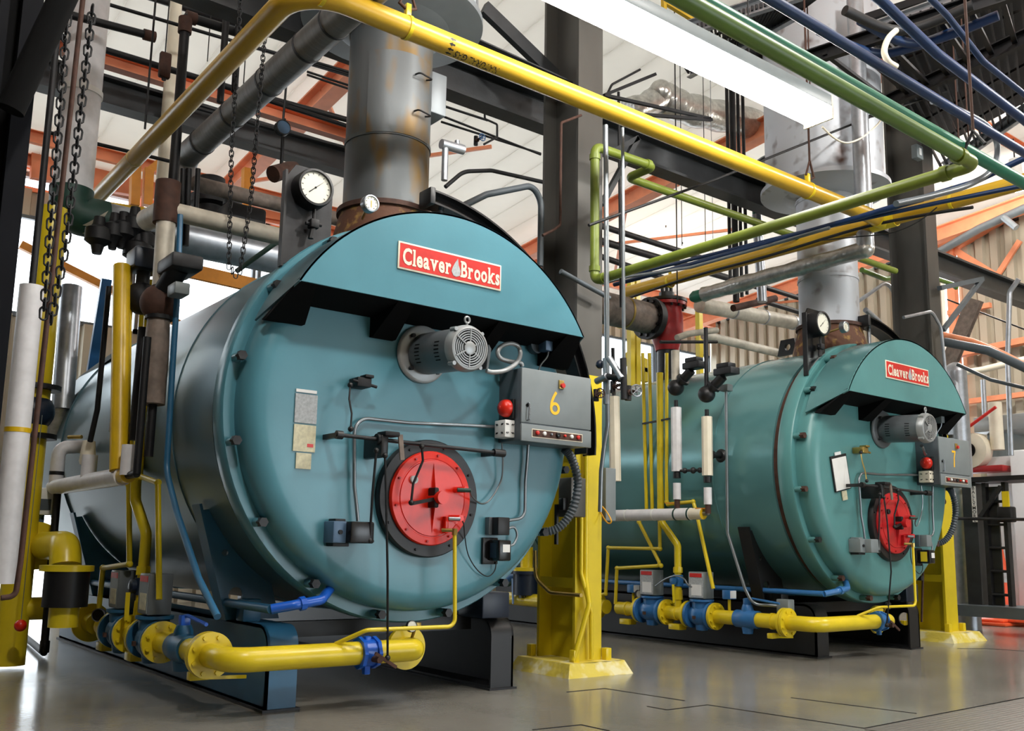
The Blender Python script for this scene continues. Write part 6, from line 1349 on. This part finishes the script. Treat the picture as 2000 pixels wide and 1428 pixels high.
# lagged pipes round the far flue
t = thing('foil_pipe', 'wrinkled foil-lagged pipe slanting across the far flue with green end', 'pipe')
FX = 8.45; A_ = aX(1690, 478, FX); E_ = aX(1375, 575, FX); A2 = aX(1672, 60, FX)
b = MB(); P3 = [V(FX, A_.y, 6.8), V(FX, A_.y, A_.z-.05), V(FX, E_.y, E_.z)]
b.tube([P3[0], P3[1]], .085, 20); obj('vertical_lagging', b, 'galv', t)
b = MB(); sm = [P3[1].lerp(P3[2], i/20) for i in range(21)]; b.tube(sm, [.088+random.uniform(-.008, .008) for _ in sm], 18); obj('slanting_lagging', b, 'foil', t)
b = MB(); b.sph(P3[1], .09, 16); obj('elbow', b, 'foil', t)
g = P3[2]; dd = (P3[2]-P3[1]).normalized(); b = MB(); b.lathe(g, dd, [(0, .07), (.14, .075), (.19, .05), (.2, 0)], 18); obj('green_end', b, 'green_teal', t)
t = thing('lagged_pipe', 'lagged pipe passing behind the far flue under the foil pipe', 'pipe')
p, q = aY(1366, 596, 8.0), aY(1600, 640, 8.0); b = MB(); b.cyl(p, q, .1, 20); obj('lagging', b, 'lagging', t)
for f in (.25, .5, .75): c = p.lerp(q, f); b = MB(); b.lathe(c, q-p, [(0, .1), (0, .106), (.03, .106), (.03, .1)], 18); obj('band', b, 'galv', t)
yp('rusty_stub', [(1432, 602), (1514, 583)], 7.4, .045, 'rust_brown', 'short rusty black pipe lying over the lagged pipe', fil=0)
yp('cream_pipe', [(1375, 655), (1530, 692)], 8.0, .06, 'lagging', 'cream lagged pipe along the top of the shell of the far boiler')
yp('small_lagged_stub', [(1322, 660), (1345, 652), (1400, 645)], 7.6, .04, 'lagging', 'short lagged stub in front of the red valve', fil=0)
yp('black_bar', [(1290, 668), (1400, 668)], 7.5, .02, 'iron_dark', 'black horizontal bar in front of the red valve', fil=0, cat='bar')
for i, (x0, y0, x1, y1, rr, m, L_) in enumerate(((1423, 255, 1427, 575, .022, 'iron_dark', 'first black vertical pipe of the bundle left of the far flue'), (1434, 240, 1438, 590, .04, 'iron_dark', 'thickest black vertical pipe of the bundle left of the far flue'),
        (1446, 250, 1449, 580, .022, 'iron_dark', 'third black vertical pipe of the bundle left of the far flue'), (1456, 250, 1459, 575, .022, 'iron_dark', 'last black vertical pipe of the bundle left of the far flue'))):
    q_ = aY(x1, y1, 7.3); pipe('bundle_pipe', [V(q_.x, 7.3, roof_z(7.3)+.03), q_], rr, m, L_, fil=0)
t = thing('green_silver_riser', 'riser painted green above and silver below beside the black bundle', 'pipe')
p, mid, q = aY(1473, 345, 7.2), aY(1478, 420, 7.2), aY(1489, 590, 7.2)
b = MB(); b.cyl(p, mid, .055, 18); obj('green_section', b, 'green_teal', t); b = MB(); b.cyl(mid, q, .06, 18); obj('silver_section', b, 'galv', t)
t = thing('diagonal_flue', 'shiny silver elbow duct entering the far flue from behind', 'duct')
P3 = [aY(1490, 330, 6.9), aY(1530, 372, 6.9), aY(1575, 410, 6.4)]; b = MB(); b.tube(P3, .17, 28, fil=.2); obj('elbow', b, 'galv', t)
b = MB(); b.lathe(P3[0], P3[1]-P3[0], [(-.03, .17), (-.03, .2), (.03, .2), (.03, .17)], 28); obj('collar', b, 'stack_drum', t)
yp('green_hook_pipe', [(1683, 527), (1728, 545), (1800, 535), (1860, 555), (1868, 562)], 6.6, .035, 'green_olive', 'green bent pipe between the far flue and the far column', fil=.15)
yp('galv_conduit', [(1690, 605), (1722, 632), (1727, 680)], 5.7, .03, 'galv', 'bright bent conduit beside the foot of the far flue', fil=.15, cat='conduit')
yp('galv_conduit', [(1660, 600), (1735, 548), (1757, 600), (1764, 760)], 6.5, .025, 'galv', 'tall bright conduit arching beside the far column', fil=.2, cat='conduit')
yp('galv_conduit', [(1765, 620), (1820, 608), (1838, 640), (1850, 760)], 5.7, .02, 'galv', 'thin bright conduit arching over the far column face', fil=.15, cat='conduit')
t = thing('emergency_light', 'small grey switch box fixed on the far column', 'switch box')
c = aY(1797, 296, 5.72); b = MB(); b.bbox((c.x-.07, 5.72, c.z-.09), (c.x+.08, 5.8, c.z+.09), .01); obj('case', b, 'grey_box', t); b = MB(); b.box((c.x-.03, 5.71, c.z-.05), (c.x+.02, 5.72, c.z+.04)); obj('face', b, 'label_white', t)
t = thing('top_manway', 'black lifting lug bracket on top of the shell of the far boiler', 'lug')
c = aX(1540, 685, 8.94); b = MB(); b.prism([(-.14, -.05), (.14, -.05), (.09, .13), (-.09, .13)], lambda a, z, y: (c.x+y, c.y+a, c.z+z), -.02, .02, holes=[[(.04*math.cos(2*PI*i/12), .04+.04*math.sin(2*PI*i/12)) for i in range(12)]]); obj('lug', b, 'black', t)

# chains
def chain(strands, label, pitch, wire, m='iron_dark'):
    t = thing('hoist_chain', label, 'chain'); src = [None, None]
    L_ = pitch*1.45; R_ = pitch*.42
    def mk(p, k):
        b = MB(); pts = []
        for i in range(12):
            a = 2*PI*i/12; x = R_*math.cos(a); z = R_*math.sin(a)+(L_/2-R_)*(1 if math.sin(a) >= 0 else -1); pts.append(p+(V(x, 0, z) if k == 0 else V(0, x, z)))
        b.tube(pts, wire, 6, closed=True); return b
    k = 0
    for top, bot in strands:
        n = int((top-bot).length/pitch)
        for i in range(n):
            p = top.lerp(bot, i/n); j = k % 2; k += 1
            if src[j] is None: src[j] = obj('chain_link', mk(p, j), m, t); src.append(WORLD[src[j].name][0]-p)
            else: inst(src[j], 'chain_link', t, p+V(0, 0, -L_/2-wire))
    return t
def st(x0, y0, x1, y1, Y): return (aY(x0, y0, Y), aY(x1, y1, Y))
chain([st(131, 40, 84, 630, 5.0), st(180, 20, 128, 480, 5.0), st(128, 480, 97, 640, 5.0)], 'heavy dark hoist chain hanging in a loop beside the white vent duct', .045, .0055)
chain([st(524, -10, 490, 390, 6.2), st(490, 390, 467, 540, 6.2), st(470, -5, 452, 300, 6.2), st(452, 300, 447, 520, 6.2), st(447, 520, 467, 545, 6.2)], 'fine dark hoist chain looping down in front of the insulated duct', .036, .004)

# ================================================================== lamps
def strip_light(X0, X1, Y, z):
    t = thing('fluorescent_strip', 'long glowing fluorescent strip light hung above the gas pipe', 'lamp')
    b = MB(); b.bbox((X0, Y-.135, z+.03), (X1, Y+.135, z+.13), .01); obj('housing', b, 'grey_box', t)
    b = MB(); pr = [(-.13, .03), (-.13, -.01), (-.105, -.055), (-.05, -.07), (.05, -.07), (.105, -.055), (.13, -.01), (.13, .03)]
    b.extr([[V(X0+.02, Y+a, z+c) for a, c in pr], [V(X1-.02, Y+a, z+c) for a, c in pr]]); obj('diffuser', b, 'tube_glow', t)
    for x in (X0, X1-.02):
        b = MB(); b.bbox((x, Y-.137, z-.075), (x+.02, Y+.137, z+.13), .006); obj('end_cap', b, 'cream', t)
    for f in (.35, .75):
        x = X0+(X1-X0)*f; b = MB(); b.cyl((x, Y, z+.13), (x, Y, roof_z(Y)), .006, 6); obj('suspension_rod', b, 'iron', t)
    return t
LY = 4.25
e = aY(1600, 240, LY); strip_light(e.x-3.6, e.x, LY, e.z+.06)
pipe('lamp_cord', smooth([aY(x, y, LY) for x, y in ((1606, 248), (1630, 270), (1655, 279), (1685, 268), (1712, 245), (1722, 232))]), .008, 'cream', 'cream cord drooping from the end of the fluorescent strip', cat='cord', fil=0)
def bay_lamp(c, label, power, r_=.25):
    t = thing('bay_lamp', label, 'lamp')
    b = MB(); b.lathe(c, (0, 0, 1), [(.45, 0), (.45, .09), (.22, .1), (.18, .12), (0, r_), (-.02, r_)], 28); obj('reflector', b, 'white', t)
    b = MB(); b.lathe(c, (0, 0, 1), [(-.01, r_*.96), (-.06, r_*.7), (-.09, 0)], 24); obj('lens', b, 'bay_glow', t)
    b = MB(); b.cyl(c+V(0, 0, .45), V(c.x, c.y, roof_z(c.y)), .012, 8); obj('stem', b, 'iron', t)
    l = bpy.data.lights.new('bay_light', 'POINT'); l.energy = power; l.shadow_soft_size = .22; l.color = (1, .98, .94); lo = bpy.data.objects.new('bay_light', l); COL.objects.link(lo); lo.location = c+V(0, 0, -.16)
bay_lamp(aX(1985, 362, 15.5), 'glowing bay lamp by the ribbed wall with its bracket', BAY_POWER)
bay_lamp(aY(1300, 378, 12.2), 'small glowing bay lamp seen behind the green branch pipe', BAY_POWER*.6)
bay_lamp(aY(1332, 384, 12.6), 'second small glowing bay lamp close to the other behind the green branch', BAY_POWER*.6)
for x, y in ((6.0, 1.2), (11.5, 1.5), (1.0, 1.0)):  # lamps out of view, added over the aisle for more light
    bay_lamp(V(x, y, 6.6), ('unseen bay lamp added over the aisle at %s' % {6.0: 'the middle', 11.5: 'the lift end', 1.0: 'the chain end'}[x]), BAY_POWER)

# ================================================================== overhead trays and gratings, upper corner
def grating(corners, z, nb, label, name='grating_walkway', m='iron'):
    P3 = [aZ(x, y, z) for x, y in corners]; t = thing(name, label, 'walkway')
    a, b_, c, d = P3
    for p, q in ((a, b_), (d, c)):
        b = MB(); b.chan(p, q, .06, .16); obj('side_channel', b, 'galv', t)
    for i in range(nb+1):
        f = i/nb; b = MB(); b.obox(a.lerp(b_, f), d.lerp(c, f), .02, .05); obj('grating_bar', b, m, t)
    for i in range(1, 5):
        f = i/5; b = MB(); b.obox(a.lerp(d, f), b_.lerp(c, f), .012, .03); obj('cross_bar', b, m, t)
grating([(1345, 140), (1560, 20), (1640, -40), (1300, 70)], 6.3, 40, 'expanded metal walkway with pale channels above the lamp strip')
grating([(1840, 330), (2040, 190), (2040, -60), (1700, 60)], 6.2, 16, 'dark ladder-like grating overhead at the upper corner')
P3 = [aZ(x, y, 6.5) for x, y in ((1810, 300), (2060, 170), (2060, -80), (1690, 40))]; b = MB(); b.extr([P3, [p+V(0, 0, .08) for p in P3]]); obj('mezzanine_deck', b, 'iron_dark', label='dark deck plate above the grating at the upper corner', cat='deck')
t = thing('cable_tray', 'dark cable tray with side rails crossing the upper corner', 'cable tray')
for a_, c_ in (((1560, 120), (2020, -30)), ((1700, 215), (2030, 60))):
    b = MB(); b.chan(aZ(*a_, 5.3), aZ(*c_, 5.3), .06, .14); obj('side_rail', b, 'iron_dark', t)
for i in range(9):
    f = i/8; p = aZ(1560, 120, 5.3).lerp(aZ(2020, -30, 5.3), f); q = aZ(1700, 215, 5.3).lerp(aZ(2030, 60, 5.3), f); b = MB(); b.obox(p, q, .04, .03); obj('rung', b, 'iron_dark', t)
for k, (a_, m_, c_) in enumerate((((1650, 20), (1760, 60), (1900, 10)), ((1680, 40), (1790, 85), (1950, 30)), ((1600, 60), (1720, 105), (1870, 60)))):
    pipe('tray_cable', smooth([aZ(*a_, 5.25), aZ(*m_, 5.2), aZ(*c_, 5.25)]), .04, 'blue_pipe' if k else 'cable_black', '%s cable bundle sagging under the dark cable tray' % ('black', 'blue', 'second blue')[k], cat='cable', fil=0)
t = thing('yellow_guard_frame', 'thin yellow guard rail frame above the lamp strip', 'railing')
for a_, c_ in (((1296, -5), (1299, 70)), ((1296, 3), (1370, 48))): b = MB(); b.obox(aY(*a_, 6.5), aY(*c_, 6.5), .045, .045); obj('bar', b, 'yellow_deep', t)
t = thing('yellow_platform', 'yellow steel platform edge beyond the vents of the far boiler', 'platform')
for i, (x0, y0, x1, y1) in enumerate(((1225, 700, 1262, 716), (1245, 728, 1265, 735))):
    b = MB(); b.obox(aY(x0, y0, 10.5), aY(x1, y1, 10.5), .1, .22); obj('edge_beam', b, 'yellow', t)
b = MB(); b.box((8.3, 10.4, 3.0), (9.0, 11.5, 3.04)); obj('deck', b, 'iron', t)
for i, (x0, y0, x1, y1) in enumerate(((1232, 545, 1233, 700), (1243, 545, 1244, 700), (1365, 600, 1368, 720))):
    q_ = aY(x0, y0, 10.4); b = MB(); b.obox(q_, V(q_.x, 10.4, 0), .09, .09); obj('guard_post', b, 'yellow', label='%s yellow guard post behind the red valve area' % ('first', 'second', 'third')[i], cat='post')

# ================================================================== far right: work lift, machine, cones
t = thing('work_lift', 'dark personnel lift mast with white name strip behind the far boiler', 'lift')
LX, LYy = 12.6, 6.15
b = MB(); p0 = aX(1877, 945, LX); p1 = aX(1900, 945, LX)
yA, yB = aX(1878, 945, LX).y, aX(1905, 945, LX).y
b.box((LX, yB, .35), (LX+.18, yA, 1.95)); obj('outer_mast', b, 'steel_dark', t)
b = MB(); ya, yb = aX(1915, 945, LX).y, aX(1958, 945, LX).y
for yy in (ya, yb+.03): b.box((LX+.02, yy-.05, .3), (LX+.12, yy, 1.95))
obj('inner_mast', b, 'iron', t)
for k in range(5):
    b = MB(); b.cyl((LX+.05, ya, .5+k*.3), (LX+.05, yb, .5+k*.3), .018, 8); obj('rung', b, 'iron', t)
b = MB(); b.box((LX+.1, ya-.02, .3), (LX+.13, yb+.12, 1.9)); obj('mast_back', b, 'steel_dark', t)
b = MB(); c0 = aX(1896, 950, LX-.01); c1 = aX(1909, 1020, LX-.01); b.box((LX-.012, c1.y, c1.z), (LX-.002, c0.y, c0.z)); obj('name_strip', b, 'label_white', t)
for i, ch in enumerate('BALLYMORE'):
    vs, fs = text_mesh(ch, .062, .001); zc_ = c0.z-(c0.z-c1.z)*(i+.5)/9; yc_ = (c0.y+c1.y)/2
    b = MB(); b.add([(LX-.014, yc_-u, zc_+v) for u, v in vs], fs); obj('letter', b, 'black', t)
b = MB(); q0 = aX(1893, 938, LX); b.box((LX-.1, aX(2010, 938, LX).y, q0.z-.03), (LX+.5, q0.y+.1, q0.z+.03)); obj('top_platform', b, 'iron_dark', t)
b = MB(); b.obox(aX(1915, 1010, LX), aX(1955, 950, LX), .05, .05); obj('diagonal', b, 'iron', t)
b = MB(); b.box((LX-.3, 4.6, .22), (LX+.4, yA+.1, .36)); obj('base_frame', b, 'grey_dark', t)
for yy in (4.8,):
    b = MB(); b.cyl((LX-.2, yy, .11), (LX-.12, yy, .11), .11, 20); obj('wheel', b, 'black', t)
b = MB(); a_ = aX(1957, 960, LX-.05); c_ = aX(1972, 990, LX-.05); b.box((LX-.06, c_.y, c_.z), (LX-.04, a_.y, a_.z)); obj('warning_label', b, 'yellow', t)
b = MB(); a_ = aX(1950, 990, LX); c_ = aX(1980, 1020, LX); b.bbox((LX-.06, c_.y, c_.z), (LX+.1, a_.y, a_.z), .02); obj('control_box', b, 'iron_dark', t)
b = MB(); b.cyl(aX(1870, 1013, LX-.1), aX(2020, 1015, LX-.1), .02, 8); obj('tie_bar', b, 'iron', t)
t = thing('white_machine', 'large white enclosure beyond the work lift', 'machine')
MX = 15.2; a_ = aX(1924, 893, MX); c_ = aX(2060, 1180, MX)
b = MB(); b.bbox((MX, c_.y-1.0, .1), (MX+1.2, a_.y, a_.z), .03); obj('lower_cabinet', b, 'machine_white', t)
a2 = aX(1970, 880, MX-.3); b = MB(); b.bbox((MX-.3, c_.y-1.0, .1), (MX+.1, a2.y, a2.z), .03); obj('front_cabinet', b, 'machine_white', t)
a3 = aX(1932, 840, MX+.3); c3 = aX(1972, 900, MX+.3); b = MB(); b.bbox((MX+.2, c3.y, a_.z), (MX+.9, a3.y, a3.z), .02); obj('upper_block', b, 'grey_box', t)
a4 = aX(1912, 818, MX+.1); c4 = aX(2030, 838, MX+.1); b = MB(); b.bbox((MX-.1, c4.y, c4.z), (MX+1.2, a4.y, a4.z), .02); obj('top_shelf', b, 'motor_light', t)
b = MB(); b.bbox((MX-.02, c4.y, c4.z+.06), (MX+.0, a4.y-.15, a4.z-.03), .004); obj('shelf_slot', b, 'iron_dark', t)
t = thing('white_blower', 'cream centrifugal blower with round inlet near the ribbed wall', 'blower')
c = aX(1905, 882, 15.0); b = MB(); b.lathe(c, (-1, 0, 0), [(0, 0), (0, .28), (.22, .28), (.24, .12), (.24, .0)], 28); obj('scroll', b, 'cream', t)
b = MB(); b.lathe(c+V(-.24, 0, 0), (-1, 0, 0), [(0, .12), (.04, .12), (.04, .09), (.01, .085), (.01, 0)], 24); obj('inlet', b, 'black_matte', t)
b = MB(); b.bbox((c.x-.2, c.y-.5, c.z-.35), (c.x+.1, c.y+.3, c.z-.25), .02); obj('stand', b, 'red_valve', t)
b = MB(); b.cyl(c+V(0, -.35, 0), c+V(0, -.35, .75), .1, 16); obj('outlet', b, 'cream', t)
yp2 = lambda name, pts, X, rr, m, L_, fil=.1, cat='pipe': pipe(name, pv(pts, X), rr, m, L_, cat=cat, fil=fil)
yp2('galv_post', [(1990, 545), (1972, 570), (1968, 700), (1975, 890)], 13.5, .035, 'galv', 'bright galvanised conduit dropping to the white machine', cat='conduit')
yp2('galv_post', [(1920, 742), (1924, 830)], 16.0, .04, 'galv', 'short bright post with a coiled cord by the ribbed wall', cat='post')
yp2('red_bar', [(1870, 850), (1945, 795)], 14.5, .025, 'sign_red', 'thin red bar slanting behind the cabinet of the far boiler', cat='bar')
yp2('orange_cable', [(1840, 655), (1900, 668), (1960, 693), (2010, 720)], 12.5, .05, 'orange', 'orange cable run sagging beside the far column', cat='cable')
yp2('wall_conduit', [(1845, 668), (1930, 685), (2010, 722)], 12.3, .06, 'grey_dark', 'dark grey conduit below the orange cable run', cat='conduit')
yp2('wall_conduit', [(1870, 712), (1935, 742), (2010, 760)], 12.6, .025, 'grey_dark', 'slim grey conduit low beside the far column', cat='conduit')
yp2('cream_conduit', [(1850, 733), (1920, 722), (2010, 700)], 17.5, .06, 'cream', 'cream duct run low across the ribbed wall', cat='duct')
yp2('grey_strut', [(1820, 500), (1912, 447), (2020, 398)], 17.5, .08, 'conduit', 'silver conduit sloping under the orange rafter', cat='conduit')
yp2('grey_strut', [(1960, 425), (1985, 445)], 17.0, .06, 'conduit', 'short silver arm holding the bay lamp by the wall', cat='bracket')
yp2('thin_wire', [(1850, 585), (2005, 645)], 14.0, .012, 'cable_black', 'thin black wire descending past the dark beam near the wall', cat='cable')
t = thing('traffic_cone', 'tall orange traffic cone standing by the white machine', 'traffic cone')
c = aX(1962, 1192, 14.6); c = V(c.x, c.y, 0); top = aX(1958, 1072, 14.6).z
b = MB(); b.lathe(c, (0, 0, 1), [(.03, .2), (top*.62, .09), (top, .03), (top, 0)], 24); obj('cone', b, 'cone_orange', t)
b = MB(); b.lathe(c, (0, 0, 1), [(top*.55, .105), (top*.55, .107), (top*.68, .083), (top*.68, .08)], 24); obj('reflective_band', b, 'paper_grey', t)
b = MB(); b.bbox((c.x-.25, c.y-.25, 0), (c.x+.25, c.y+.25, .04), .01); obj('base', b, 'cone_orange', t)
for k in range(2):
    t = thing('cone_base', '%s flat orange cone base on the stack beside the tall cone' % ('lower', 'upper')[k], 'traffic cone'); c2 = c+V(-.2, -.5, .06+.1*k)
    b = MB(); b.bbox((c2.x-.25, c2.y-.25, c2.z), (c2.x+.25, c2.y+.25, c2.z+.04), .01); obj('plate', b, 'cone_orange', t)
    b = MB(); b.lathe(c2, (0, 0, 1), [(.04, .2), (.09, .18), (.09, 0)], 24); obj('rim', b, 'cone_orange', t)
for k, (px, py, L_) in enumerate(((1935, 1220, 'orange folded mat lying nearer the yellow pier'), (1965, 1216, 'orange folded mat lying on the floor before the lift base'))):
    c = aZ(px, py, 0); t = thing('floor_mat', L_, 'mat')
    b = MB(); b.bbox((c.x-.3, c.y-.35, 0), (c.x+.25, c.y+.2, .05), .02); obj('lower_fold', b, 'cone_orange', t); b = MB(); b.bbox((c.x-.25, c.y-.3, .05), (c.x+.28, c.y+.15, .09), .02); obj('upper_fold', b, 'cone_orange', t)
# brick-red junk and hoses behind the far boiler's foot, thin hook rod by the yellow foot
pipe('hook_rod', [aX(1803, 1110, 10.2), aX(1800, 1215, 10.2)], .012, 'rust_brown', 'rust-coloured hook rod hanging beside the far yellow foot', fil=0, cat='rod')
# drum-like duct by far column
t = thing('tall_vent_pipe', 'wide pale vent pipe rising behind the far column', 'duct')
c = aX(1870, 800, 13.0); b = MB(); b.cyl(V(c.x, c.y, .0), V(c.x, c.y, 3.55), .15, 28); obj('body', b, 'galv', t)
b = MB(); b.sph(V(c.x, c.y, 3.55), .15, 24); obj('cap', b, 'galv', t)
finish()
